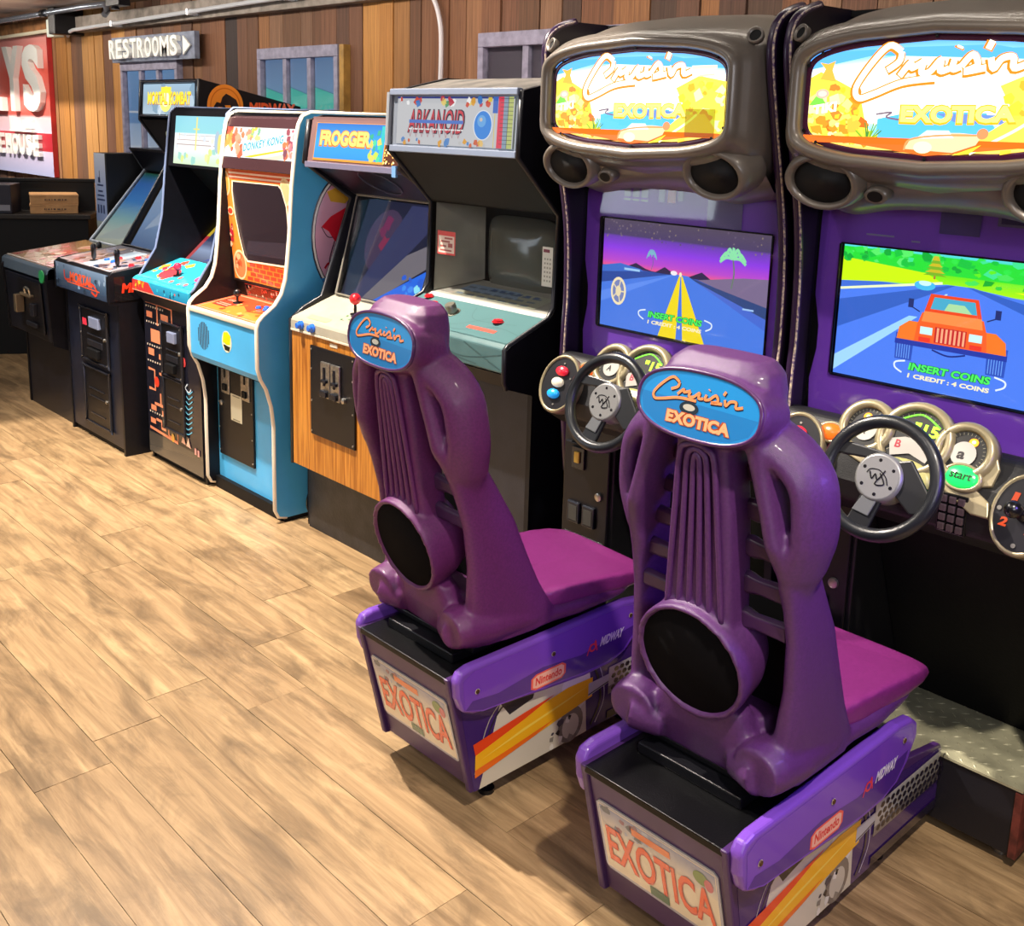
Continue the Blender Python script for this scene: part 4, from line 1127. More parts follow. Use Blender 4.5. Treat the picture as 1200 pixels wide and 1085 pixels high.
for k in range(2):
    xx = -3.402 + k * 0.068
    cm = part('coin_mechanism', MB().box(xx, xx + 0.062, 2.218, 2.229, 0.632, 0.775), CHROME, d, bevel=0.003)
    part('coin_return', MB().box(xx + 0.022, xx + 0.034, 2.213, 2.219, 0.68, 0.755).box(xx + 0.008, xx + 0.054, 2.205, 2.219, 0.638, 0.662).box(xx + 0.02, xx + 0.052, 2.205, 2.219, 0.695, 0.708), mat('rim_metal', '#2a2b33', 0.25, 0.4), cm, bevel=0.002)
part('lock', MB().lathe((-3.252, 2.228, 0.645), (0, -1, 0), [(0.012, 0), (0.012, 0.01), (0.006, 0.012)], 12), CHROME, d, smooth=True)
sc = MB()
for zz in (0.475, 0.6, 0.73, 0.81):
    screw(sc, -3.48, 2.228, zz, 0.004); screw(sc, -3.196, 2.228, zz, 0.004)
part('bolts', sc, CHROME, d, smooth=True, kind='stuff')
part('door_label', MB().box(-3.36, -3.31, 2.2355, 2.237, 0.838, 0.852), mat('lip_cream', '#d8cdb8', 0.35), t)
# monitor glass, seen through to a bezel
part('monitor_shroud', MB().px([(2.47, 0.985), (2.62, 1.38), (2.66, 1.38), (2.51, 0.985)], FX0 + 0.02, FX1 - 0.02), DARKIN, t)
A = face((2.47, 0.985), (2.62, 1.38), FX0 + 0.03, FX1 - 0.03, 0.002)
A.rect(0, 0, 1, 1, '#1f2136')
A.ell(0.3, 0.60, 0.2, 0.32, '#40334c'); A.scatter(5, (0.24, 0.55, 0.34, 0.8), (0.02, 0.04), ['#6a2a4e', '#7a2a48'], 3)
A.poly([(0.5, 0.98), (0.9, 0.98), (0.3, 0.02), (0.12, 0.02)], '#33375a'); A.poly([(0.6, 0.5), (0.95, 0.72), (0.95, 0.5), (0.4, 0.02), (0.25, 0.02)], '#6f6a72'); A.poly([(0.38, 0.02), (1, 0.50), (1, 0.02)], '#2a6ae0')
A.scatter(26, (0.62, 0.04, 0.98, 0.30), (0.006, 0.022), ['#5ab4f4', '#3c8cf0', '#8ae0f4', '#2f5fd0'], 8)
A.poly([(0.78, 0.72), (0.98, 0.70), (0.98, 0.95), (0.78, 0.95)], '#4c4f68')
A.done('screen', print_mat('screen_frog', 1.3, 0.15, 0.5), t)
part('screen_glass', slab((2.44, 0.99), (2.55, 1.40), FX0 + 0.025, FX1 - 0.025, 0.004), GLASS, t)
part('screen_frame', MB().tube([(FX0 + 0.04, 2.437, 0.996), (FX0 + 0.04, 2.547, 1.40), (FX1 - 0.03, 2.547, 1.40), (FX1 - 0.03, 2.437, 0.996)], 0.006, 6, closed=True), mat('frame_grey', '#8a8478', 0.4), t, smooth=True)
part('speaker_panel', slab((2.55, 1.40), (2.325, 1.533), FX0 + 0.02, FX1 - 0.02, 0.015), mat('plum_black', '#1d1826', 0.3), t)
dn = Vector((0, -0.133, -0.225)).normalized()
part('speaker_ring', MB().tube([Vector((-3.30, 2.43, 1.468)) + Vector((0.10 * math.cos(a), 0.09 * math.sin(a) * 0.86, -0.09 * math.sin(a) * 0.51)) for a in [2 * PI * k / 24 for k in range(24)]], 0.003, 5, closed=True), mat('frame_grey2', '#4a4658', 0.35), t, smooth=True)
part('panel_lip', MB().px([(2.305, 1.515), (2.305, 1.538), (2.35, 1.538), (2.35, 1.515)], FX0 + 0.02, FX1 - 0.02), mat('lip_lilac', '#85809a', 0.3, 0.4), t, bevel=0.002)
part('lip_end', MB().box(FX1 - 0.045, FX1 - 0.022, 2.30, 2.31, 1.505, 1.545), mat('end_blue', '#7aa8dc', 0.3, 0.3), t)
mq = part('marquee', MB().px([(2.318, 1.538), (2.345, 1.70), (2.37, 1.70), (2.34, 1.538)], FX0 + 0.02, FX1 - 0.02), mat('mauve_brown', '#7c5f5e', 0.35, 0.2), t)
A = face((2.318, 1.545), (2.3425, 1.69), FX0 + 0.06, FX1 - 0.12, 0.0012)
A.rect(0, 0, 1, 1, '#f0a030'); A.rect(0.01, 0.06, 0.985, 0.985, '#1f9cec'); A.grad(0.01, 0.06, 0.985, 0.985, [(0, '#1c96e6'), (0.5, '#2aa6f0'), (1, '#1674cc')])
A.rect(0.93, 0.06, 0.975, 0.95, '#22c4c4')
A.text('FROGGER', 0.07, 0.36, 0.74, 0.46, '#f07a10', 0, 0.10); A.text('FROGGER', 0.08, 0.40, 0.72, 0.40, '#fff07a', 0, 0.05)
A.scatter(12, (0.80, 0.12, 0.93, 0.85), (0.010, 0.02), ['#4ad8a0', '#c8e04a', '#f0d060', '#2ab48c'], 9)
A.done('marquee_art', print_mat('lit_soft2', 1.0, 0.3), mq)
A = face((2.318, 1.545), (2.3425, 1.69), FX1 - 0.12, FX1 - 0.03, 0.0014)
A.rect(0, 0, 1, 0.7, '#4a2c22'); A.scatter(46, (0.02, 0.02, 0.95, 0.66), (0.003, 0.006), ['#f4d890', '#e8b060', '#fff0c0'], 4)
A.done('speckled_strip', PRINTG, mq)
part('top_panel', MB().box(FX0 + 0.02, FX1 - 0.02, 2.35, 3.0, 1.698, 1.712), mat('mauve_brown', '#7c5f5e', 0.35, 0.2), t)
part('back_panel', MB().box(FX0 + 0.02, FX1 - 0.02, 2.97, 2.99, 0.02, 1.70), DARKIN, t)
part('power_cord', MB().tube(spline([(FX0 - 0.03, 2.44, 0.30), (FX0 - 0.035, 2.38, 0.2), (FX0 - 0.03, 2.33, 0.09), (FX0 - 0.035, 2.36, 0.02), (FX0 - 0.04, 2.45, 0.008)], 5), 0.005, 6), BLKP, t, smooth=True)

# ---------------------------------------------------------------- 6: black game with block-and-ball sign
AX0, AX1 = -3.005, -2.335
t = root('upright_arcade_game', ((AX0 + AX1) / 2, 2.6, 0), 'black arcade game with a pale sign showing a blue ball and a green-grey control panel', 'arcade game')
prof = [(2.33, 0.0), (2.33, 0.84), (2.225, 0.875), (2.212, 0.90), (2.212, 1.005), (2.225, 1.015), (2.40, 1.085), (2.425, 1.12), (2.435, 1.42), (2.245, 1.605), (2.255, 1.805), (2.50, 1.86), (3.05, 1.86), (3.05, 0.0)]
sides(t, prof, AX0, AX1, 0.02, BLACK, BLACK, (2, 11), TM_K, 0.009)
part('molding_highlight', MB().tube([(AX0 + 0.01, 2.238, 1.62), (AX0 + 0.01, 2.248, 1.80)], 0.011, 8), mat('worn_grey_edge', '#8a8f96', 0.35), t, smooth=True)  # paler grey strip laid over the upper left edging
part('lower_front', MB().box(AX0 + 0.02, AX1 - 0.02, 2.335, 2.355, 0.0, 0.86), mat('charcoal_front', '#26262c', 0.4, noise=0.2, nscale=14, bump=0.3, bscale=200), t)
GRN = mat('green_grey_panel', '#4a6c6e', 0.4, noise=0.15, nscale=9)
part('control_panel', MB().px([(2.214, 0.925), (2.214, 1.005), (2.228, 1.018), (2.40, 1.085), (2.40, 0.90)], AX0 + 0.02, AX1 - 0.02), GRN, t, bevel=0.005)
part('panel_underside', MB().px([(2.225, 0.88), (2.216, 0.922), (2.34, 0.922), (2.34, 0.845)], AX0 + 0.02, AX1 - 0.02), BLACK, t)
A = Art((AX0 + 0.02, 2.2134, 0.93), (1, 0, 0), (0, 0, 1), 0.63, 0.072)
for q in ([(0.3, 0), (0.45, 0.5), (0.7, 0.3), (1, 0.8)], [(0.5, 1), (0.6, 0.3), (0.8, 0.1)], [(0.1, 0.2), (0.3, 0.8), (0.5, 0.9)], [(0.7, 1), (0.85, 0.5), (0.98, 0.1)]):
    A.stroke(q, 0.003, '#3c5a5c')
A.text('PUSH', 0.44, 0.3, 0.14, 0.26, '#e0584a', 0.3, 0.05)
A.done('control_panel_front_art', PRINT, t)
A = face((2.232, 1.020), (2.398, 1.084), AX0 + 0.02, AX1 - 0.02, 0.001)
A.rect(0, 0, 1, 1, '#4f7476'); 
for q in ([(0.0, 0.2), (0.3, 0.5), (0.5, 0.2), (0.7, 0.7)], [(0.5, 0.9), (0.6, 0.5), (0.9, 0.6)], [(0.3, 0.1), (0.6, 0.1), (0.8, 0.4), (1, 0.3)]):
    A.stroke(q, 0.003, '#48686a')
A.rect(0.62, 0.20, 0.84, 0.30, '#e0584a'); A.rect(0.02, 0.6, 0.1, 0.7, '#e0584a')
A.done('control_panel_art', PRINT, t)
button(t, (-2.865, 2.345, 1.066), RED, r_=0.017); button(t, (-2.50, 2.325, 1.058), RED, r_=0.017); button(t, (-2.93, 2.38, 1.08), RED, r_=0.015)
k_ = part('spinner_knob', MB().lathe((-2.735, 2.325, 1.055), (0, -0.36, 0.93), [(0.030, 0), (0.030, 0.004), (0.020, 0.006), (0.020, 0.032), (0.017, 0.036)], 20), mat('knob_metal', '#9c9888', 0.3, 0.7), t, smooth=True)
part('lower_bezel', MB().px([(2.40, 1.075), (2.43, 1.09), (2.60, 1.13), (2.60, 1.10), (2.42, 1.06)], AX0 + 0.02, AX1 - 0.02), mat('grey_card', '#c4c2b6', 0.7, noise=0.1, nscale=10), t)
A = face((2.445, 1.0945), (2.55, 1.1185), AX0 + 0.12, AX1 - 0.12, 0.001)
A.rect(0.0, 0, 1, 1, '#c9cbb4'); A.poly([(0, 0.4), (0.7, 0.4), (0.6, 1), (0, 1)], '#a8c4e4')
A.rects([(0.03 + 0.13 * i, 0.08 + 0.3 * j, 0.12 + 0.13 * i, 0.2 + 0.3 * j) for i in range(7) for j in range(3)], '#7f93a8'); A.rects([(0.3 + 0.1 * i, 0.72, 0.36 + 0.1 * i, 0.9) for i in range(6)], '#5c7cb0')
A.done('instruction_card', PRINT, t, label='white and blue instruction strip')
CRD = mat('bezel_card', '#b5b3a6', 0.7, noise=0.12, nscale=8)
mb = MB(); mb.add([(AX0 + 0.03, 2.44, 1.095), (AX0 + 0.13, 2.60, 1.135), (AX0 + 0.14, 2.62, 1.42), (AX0 + 0.03, 2.445, 1.42), (AX0 + 0.025, 2.44, 1.095), (AX0 + 0.125, 2.61, 1.135), (AX0 + 0.135, 2.63, 1.42), (AX0 + 0.025, 2.455, 1.42)], [(0, 1, 2, 3), (7, 6, 5, 4), (0, 4, 5, 1), (2, 6, 7, 3)])
part('bezel_side', mb, CRD, t)
mb = MB(); mb.add([(AX1 - 0.03, 2.44, 1.095), (AX1 - 0.13, 2.60, 1.135), (AX1 - 0.14, 2.62, 1.42), (AX1 - 0.03, 2.445, 1.42), (AX1 - 0.025, 2.44, 1.095), (AX1 - 0.125, 2.61, 1.135), (AX1 - 0.135, 2.63, 1.42), (AX1 - 0.025, 2.455, 1.42)], [(0, 1, 2, 3), (7, 6, 5, 4), (0, 4, 5, 1), (2, 6, 7, 3)])
part('bezel_side', mb, mat('bezel_card_blue', '#7f9cc0', 0.6), t)  # blue of a reflection in the glass, put into the card colour
rings = []
for sc_, yy in ((1.0, 2.60), (0.97, 2.592), (0.7, 2.575), (0.35, 2.565)):
    rings.append([(-2.67 + sc_ * 0.185 * (abs(math.cos(a)) ** 0.35) * (1 if math.cos(a) > 0 else -1), yy, 1.245 + sc_ * 0.14 * (abs(math.sin(a)) ** 0.35) * (1 if math.sin(a) > 0 else -1)) for a in [2 * PI * k / 32 + 0.01 for k in range(32)]])
part('picture_tube', MB().loft(rings), mat('tube_glass', '#84887f', 0.15, coat=0.8), t, smooth='all')
part('upper_bezel', MB().box(AX0 + 0.12, AX1 - 0.12, 2.60, 2.63, 1.12, 1.44), DARKIN, t)
part('screen_glass', MB().box(AX0 + 0.022, AX1 - 0.022, 2.428, 2.432, 1.10, 1.44), GLASS, t)
A = Art((-2.945, 2.427, 1.235), (1, 0, 0), (0, 0, 1), 0.10, 0.085)
A.rect(0, 0, 1, 1, '#e0524e'); A.rect(0.06, 0.08, 0.94, 0.80, '#ecd6c8'); A.rects([(0.15, 0.15, 0.8, 0.22), (0.15, 0.32, 0.5, 0.4), (0.6, 0.32, 0.85, 0.5), (0.2, 0.52, 0.7, 0.6), (0.4, 0.66, 0.85, 0.74)], '#b0605a')
A.done('notice_sticker', PRINT, t, label='red bordered notice sticker')
A = Art((-2.405, 2.427, 1.185), (1, 0, 0), (0, 0, 1), 0.048, 0.13)
A.rect(0, 0, 1, 1, '#d9d8cc'); A.rect(0.1, 0.86, 0.7, 0.94, '#7a2a3a'); A.rects([(0.2 + 0.25 * i, 0.12 + 0.11 * j, 0.34 + 0.25 * i, 0.17 + 0.11 * j) for i in range(3) for j in range(6)], '#9a9a8c')
A.done('price_card', PRINT, t, label='small white card with rows of print')
part('hood_underside', slab((2.435, 1.42), (2.252, 1.602), AX0 + 0.02, AX1 - 0.02, 0.02), mat('hood_black', '#060609', 0.6, spec=0.2), t)
mq = part('marquee', MB().px([(2.244, 1.608), (2.254, 1.805), (2.28, 1.805), (2.27, 1.608)], AX0 + 0.015, AX1 - 0.015), mat('marquee_frame_grey', '#7f8692', 0.35, 0.4), t, bevel=0.003)
A = face((2.2448, 1.628), (2.2533, 1.785), AX0 + 0.05, AX1 - 0.035, 0.0012)
A.rect(0, 0, 1, 1, '#cfd0d4'); A.rect(0, 0.965, 1, 1, '#2c3a8c')
A.scatter(26, (0.02, 0.84, 0.80, 0.97), (0.008, 0.016), ['#d8503c', '#e8a83c', '#3c7cc8', '#58a06c', '#f0d878', '#c83c50', '#ffffff'], 3)
A.scatter(22, (0.02, 0.02, 0.8, 0.10), (0.007, 0.014), ['#e8a83c', '#d8643c', '#f0c878', '#5a90d0', '#c8c8c8'], 8)
A.text('ARKANOID', 0.105, 0.23, 0.50, 0.52, '#1d1a3a', 0.12, 0.05)
A.text('ARKANOID', 0.11, 0.25, 0.485, 0.48, '#d83a4c', 0.12, 0.0)
A.rects([(0.12, 0.45, 0.60, 0.52)], '#4a78d0'); A.rects([(0.12, 0.31, 0.60, 0.34)], '#f4f4f4')
for k in range(9):
    A.stroke([(0.115 + 0.054 * k, 0.34), (0.135 + 0.054 * k, 0.16), (0.155 + 0.054 * k, 0.34)], 0.003, '#a82a3c', smooth=False)
A.ell(0.765, 0.44, 0.078, 0.30, '#e8f0fa', 28); A.ell(0.765, 0.44, 0.07, 0.28, '#2f8ce8', 28); A.ell(0.755, 0.52, 0.035, 0.12, '#6ab0f0', 20); A.ell(0.75, 0.55, 0.012, 0.04, '#d8ccc0', 12)
A.rects([(0.80, 0.90, 0.83, 0.99), (0.855, 0.0, 0.86, 1)], '#e8c83c')
A.rect(0.84, 0.68, 0.88, 1.0, '#3c6cc8'); A.rect(0.882, 0, 0.925, 1, '#e83a58'); A.rect(0.925, 0, 0.96, 1, '#8fa4b8'); A.rect(0.96, 0, 1.0, 1, '#c2cc78')
A.rects([(0.90, 0.08 * i, 1.0, 0.08 * i + 0.01) for i in range(1, 13)], '#4a4a50'); A.rects([(0.959, 0, 0.9625, 1)], '#4a4a50')
A.done('marquee_art', print_mat('lit_faint', 0.62, 0.3), mq)
part('marquee_bracket', MB().box(AX0 + 0.02, AX1 - 0.012, 2.238, 2.262, 1.790, 1.812).box(AX0 + 0.02, AX1 - 0.012, 2.235, 2.262, 1.600, 1.622), mat('bracket_steel', '#8b94a8', 0.35, 0.4), mq, bevel=0.003)
part('top_panel', MB().px([(2.262, 1.803), (2.50, 1.855), (3.05, 1.855), (3.05, 1.84), (2.50, 1.84), (2.262, 1.79)], AX0 + 0.02, AX1 - 0.02), mat('dusty_top', '#4f4a45', 0.8, noise=0.5, nscale=14), t)
part('back_panel', MB().box(AX0 + 0.02, AX1 - 0.02, 3.02, 3.04, 0.0, 1.84), DARKIN, t)

# ================================================================== SIT-DOWN RACING GAMES
VIO = mat('violet_laminate', '#7446b0', 0.3, coat=0.3)
VIOD = mat('dark_violet', '#43265c', 0.35, noise=0.1, nscale=10)
SIDEK = mat('violet_black', '#120c1a', 0.35)
BEZV = mat('bezel_violet', '#a05cff', 0.3)
SEATM_R = mat('seat_violet_shell', '#532962', 0.42, noise=0.14, nscale=160, bump=0.35, bscale=900, coat=0.08)  # same shell as the left seat, violet light mixed into its colour
SEATM_L = mat('seat_plum_shell', '#632761', 0.42, noise=0.14, nscale=160, bump=0.35, bscale=900, coat=0.08)  # same shell as the right seat, reddened to carry the light on it
SLATM = mat('slat_plum', '#3d1d47', 0.4)
SEATP = mat('seat_magenta_pan', '#702462', 0.36, noise=0.10, nscale=120, bump=0.25, bscale=900, coat=0.15)
TAUPE = mat('taupe_hood', '#6f665d', 0.36, 0.15, noise=0.06, nscale=14, bump=0.1, bscale=900, coat=0.3)
GOLD = mat('champagne_plastic', '#9c9070', 0.35, 0.35, coat=0.3)
GRILLE = mat('speaker_cloth', '#08070a', 0.9, bump=0.6, bscale=1400, spec=0.1)
STEEL = mat('tread_steel', '#bdb99a', 0.4, 0.3, noise=0.25, nscale=14)
CRE = mat('chipped_edge', '#c9b79a', 0.5, noise=0.4, nscale=120, dark='#4a2a6a')

CRUIS = [  # handwriting strokes of the word in a 1 x 1 box
    [(0.28, 0.80), (0.20, 0.92), (0.10, 0.70), (0.01, 0.35), (0.03, 0.16), (0.12, 0.20), (0.30, 0.34), (0.50, 0.36)],
    [(0.28, 0.80), (0.27, 0.66), (0.20, 0.55)],
    [(0.28, 0.44), (0.34, 0.62), (0.35, 0.54), (0.42, 0.62)],
    [(0.42, 0.60), (0.41, 0.46), (0.46, 0.46), (0.52, 0.62), (0.52, 0.46), (0.57, 0.48)],
    [(0.60, 0.62), (0.59, 0.47), (0.64, 0.50)],
    [(0.64, 0.50), (0.70, 0.66), (0.73, 0.50), (0.66, 0.42), (0.78, 0.46)],
    [(0.80, 0.84), (0.78, 0.72)], [(0.62, 0.76), (0.625, 0.79)],
    [(0.80, 0.60), (0.82, 0.44), (0.86, 0.58), (0.92, 0.60), (0.93, 0.44), (1.0, 0.50)],
]


def script_word(A, a, b, wd, ht, thick, c, rise=0.0):
    k0 = A.k
    for q in CRUIS:
        A.k = k0
        A.stroke([(a + x * wd, b + y * ht + rise * x) for x, y in q], thick, c)
    A.k = k0 + 2


def superloop(cx_, cz, hw, hh, y, n=48, e=3.2, bulge=0.0, topf=1.0):
    out = []
    for k in range(n):
        a = 2 * PI * k / n
        c, s_ = math.cos(a), math.sin(a)
        x_ = hw * math.copysign(abs(c) ** (2 / e), c)
        z_ = hh * math.copysign(abs(s_) ** (2 / e), s_)
        z_ *= (1 - bulge * (x_ / hw) ** 2)
        out.append((cx_ + x_, y(x_) if callable(y) else y, cz + z_))
    return out


def palm(A, a, b, h, trunk, leaf, sc=1.0, n=7):
    A.stroke([(a, b), (a + 0.01, b + h * 0.5), (a, b + h)], 0.004 * sc, trunk)
    for k in range(n):
        an = PI * (k / (n - 1)) * 1.15 - 0.25
        dx, dz = math.cos(an) * 0.055 * sc, math.sin(an) * 0.09 * sc
        A.stroke([(a, b + h), (a + dx * 0.6, b + h + dz * 0.7 + 0.02), (a + dx * 1.15, b + h + dz * 0.35 - 0.03)], 0.007 * sc, leaf)


def marquee_picture(A):
    A.grad(0, 0, 1, 1, [(0, '#e8a030'), (0.06, '#f8c860'), (0.2, '#6ab8f4'), (0.4, '#eafcff'), (0.75, '#f8fcff'), (0.86, '#84c8fa'), (1, '#3f86ec')])
    A.ell(0.5, 0.55, 0.40, 0.33, '#fffdf0', 36); A.poly([(0, 0.55), (0.3, 0.8), (0.6, 0.86), (1, 0.78), (1, 0.45), (0, 0.42)], '#fffbe6')
    A.poly([(0, 0.82), (0, 1), (1, 1), (1, 0.86), (0.7, 0.93), (0.4, 0.92), (0.2, 0.86)], '#4f9cf0')
    A.poly([(0.3, 0.32), (0.45, 0.40), (0.7, 0.38), (0.75, 0.2), (0.6, 0.08), (0.3, 0.12)], '#4aa6ee')
    A.poly([(0.52, 0.38), (0.75, 0.36), (0.78, 0.28), (0.6, 0.30)], '#5b7be0')
    # left: heaped carved figures and foliage in yellows and oranges (plain abstract shapes)
    A.poly([(0, 0.1), (0, 0.72), (0.05, 0.78), (0.12, 0.68), (0.22, 0.55), (0.25, 0.3), (0.3, 0.1)], '#f8d840')
    A.scatter(60, (0.0, 0.08, 0.22, 0.62), (0.007, 0.02), ['#ffe860', '#f8b428', '#f08c20', '#fff49a', '#f8d040', '#e87828', '#fbe27a'], 3)
    A.scatter(24, (0.03, 0.06, 0.26, 0.3), (0.006, 0.016), ['#f08420', '#e86018', '#f8a838', '#ffd870'], 13)
    A.poly([(0.05, 0.70), (0.07, 0.80), (0.045, 0.88), (0.08, 0.85), (0.11, 0.87), (0.10, 0.78), (0.12, 0.66)], '#f0a03c')
    A.poly([(0.01, 0.42), (0.05, 0.56), (0.09, 0.42)], '#6cc040'); A.ell(0.065, 0.545, 0.028, 0.05, '#b8a090'); A.ell(0.065, 0.545, 0.018, 0.03, '#e8d8b0')
    A.text('TIKI', 0.03, 0.32, 0.10, 0.10, '#fff8d8', 0, 0.05, rise=0.05)
    rnd_ = random.Random(4)
    for k in range(22):
        an = rnd_.uniform(0, PI); l_ = rnd_.uniform(0.5, 1)
        A.stroke([(0.27, 0.1), (0.27 + math.cos(an) * 0.07 * l_, 0.1 + math.sin(an) * 0.2 * l_)], 0.003, rnd_.choice(['#6a9a28', '#a8b828', '#3f7a30']), smooth=False)
    # right: sunlit hillside, road and a small flag
    A.poly([(0.76, 0.08), (0.80, 0.35), (0.74, 0.6), (0.86, 0.74), (1.0, 0.70), (1, 0.05)], '#fbe04a')
    A.scatter(46, (0.77, 0.08, 1.0, 0.66), (0.006, 0.022), ['#ffe858', '#f8c030', '#fff6a0', '#f0a028', '#e8d040', '#ffd24a'], 9)
    A.poly([(0.82, 0.84), (0.95, 0.88), (0.95, 0.84), (0.82, 0.80)], '#fff0b0'); A.poly([(0.86, 0.75), (0.94, 0.78), (0.94, 0.76), (0.86, 0.73)], '#f8c8a0')
    A.poly([(0.60, 0.04), (0.78, 0.32), (0.9, 0.32), (0.98, 0.06)], '#f8c44a'); A.stroke([(0.66, 0.05), (0.80, 0.22), (0.86, 0.32)], 0.006, '#fff4c0')
    A.poly([(0.0, 0.0), (1, 0), (1, 0.06), (0.5, 0.03), (0, 0.08)], '#e0601c')
    # little convertible
    A.poly([(0.42, 0.08), (0.44, 0.16), (0.52, 0.22), (0.62, 0.22), (0.70, 0.20), (0.68, 0.12), (0.60, 0.06)], '#f0b890'); A.poly([(0.46, 0.17), (0.5, 0.24), (0.58, 0.24), (0.60, 0.18)], '#cfe4f4')
    A.stroke([(0.42, 0.07), (0.44, 0.16), (0.55, 0.20), (0.68, 0.20)], 0.004, '#d88a50'); A.ell(0.70, 0.21, 0.02, 0.045, '#e08050'); A.ell(0.49, 0.10, 0.035, 0.05, '#f8e0b0'); A.poly([(0.6, 0.04), (0.7, 0.12), (0.66, 0.05)], '#f8e030')
    # lettering
    script_word(A, 0.20, 0.40, 0.62, 0.56, 0.021, '#c87818', 0.10)
    script_word(A, 0.203, 0.408, 0.62, 0.56, 0.013, '#fffbe0', 0.10)
    A.text('EXOTICA', 0.39, 0.28, 0.42, 0.17, '#c8a018', 0, 0.09); A.text('EXOTICA', 0.395, 0.30, 0.41, 0.14, '#ffee70', 0, 0.05)
    A.stroke([(0.30, 0.36), (0.36, 0.38), (0.34, 0.34), (0.39, 0.32)], 0.004, '#6a5a6a')


def screen_night(A):
    A.grad(0, 0, 1, 1, [(0, '#3f6ad8'), (0.5, '#4f6ac8'), (0.56, '#3f4f9c'), (0.57, '#e85a8c'), (0.62, '#b84ac8'), (0.74, '#8a3ce0'), (0.84, '#6a3fae'), (0.86, '#4c3f66'), (1, '#54485c')])
    A.scatter(90, (0.0, 0.82, 1, 0.99), (0.0015, 0.004), ['#7a6c7a', '#8a7c70', '#5a4c6c', '#6c6078'], 3)
    A.poly([(0.15, 0.57), (0.22, 0.62), (0.28, 0.58), (0.34, 0.56), (0.40, 0.62), (0.46, 0.57), (0.54, 0.56), (0.62, 0.62), (0.68, 0.56), (0.75, 0.55), (0.84, 0.6), (0.9, 0.55)], '#33284c')
    A.poly([(0, 0.56), (0.12, 0.6), (0.25, 0.57), (0.3, 0.53), (0, 0.46)], '#3f6cc8'); A.poly([(0, 0.5), (0.3, 0.56), (0.45, 0.56), (0, 0.40)], '#2f4c9c')
    A.poly([(0.6, 0.55), (0.85, 0.62), (1, 0.64), (1, 0.40), (0.9, 0.42)], '#7a6a8c'); A.poly([(0.55, 0.56), (1, 0.40), (1, 0.30), (0.52, 0.57)], '#34487c')
    A.poly([(0.0, 0.40), (0.46, 0.57), (0.54, 0.57), (1, 0.2), (1, 0), (0, 0)], '#4a7ae0'); A.poly([(0.0, 0.22), (0.47, 0.57), (0.0, 0.32)], '#5f8cec')
    A.poly([(0.38, 0.0), (0.49, 0.56), (0.498, 0.56), (0.49, 0.0)], '#f0d820'); A.poly([(0.53, 0.0), (0.503, 0.56), (0.51, 0.56), (0.66, 0.0)], '#f0d820')
    A.ell(0.115, 0.34, 0.05, 0.13, '#f0e0b8'); A.ell(0.115, 0.34, 0.038, 0.105, '#7a86b8'); A.ell(0.115, 0.34, 0.018, 0.05, '#e8d8b0')
    for k in range(5):
        A.stroke([(0.115, 0.34), (0.115 + 0.042 * math.cos(k * 1.256), 0.34 + 0.11 * math.sin(k * 1.256))], 0.004, '#e8d8b0', smooth=False)
    palm(A, 0.79, 0.52, 0.25, '#6a7a6c', '#8ae0a8', 1.15); palm(A, 0.32, 0.58, 0.13, '#5a6a8c', '#7ab0c8', 0.5)
    A.ell(0.46, 0.58, 0.02, 0.02, '#f0e8f0'); A.ell(0.50, 0.575, 0.008, 0.02, '#f8e8c0'); A.rect(0.15, 0.545, 0.25, 0.565, '#9cc8f0'); A.rect(0.86, 0.36, 0.92, 0.375, '#9cc0f0')
    insert(A, 0.315, 0.095, 0.325)


def insert(A, a, b, wd):
    A.text('INSERT COINS', a, b + 0.055, wd, 0.062, '#1a5a2a', 0.15, 0.09); A.text('INSERT COINS', a, b + 0.058, wd, 0.056, '#4cf060', 0.15, 0.04)
    A.text('1 CREDIT : 4 COINS', a, b, wd + 0.0, 0.034, '#f8ecc0', 0.15, 0.04)
    for sg in (-1, 1):
        cx_ = a + wd / 2 + sg * (wd / 2 + 0.035)
        A.stroke([(cx_ - sg * 0.02, b + 0.12), (cx_ + sg * 0.02, b + 0.10), (cx_ + sg * 0.02, b + 0.06), (cx_ - sg * 0.01, b + 0.03)], 0.004, '#e0ecf8')


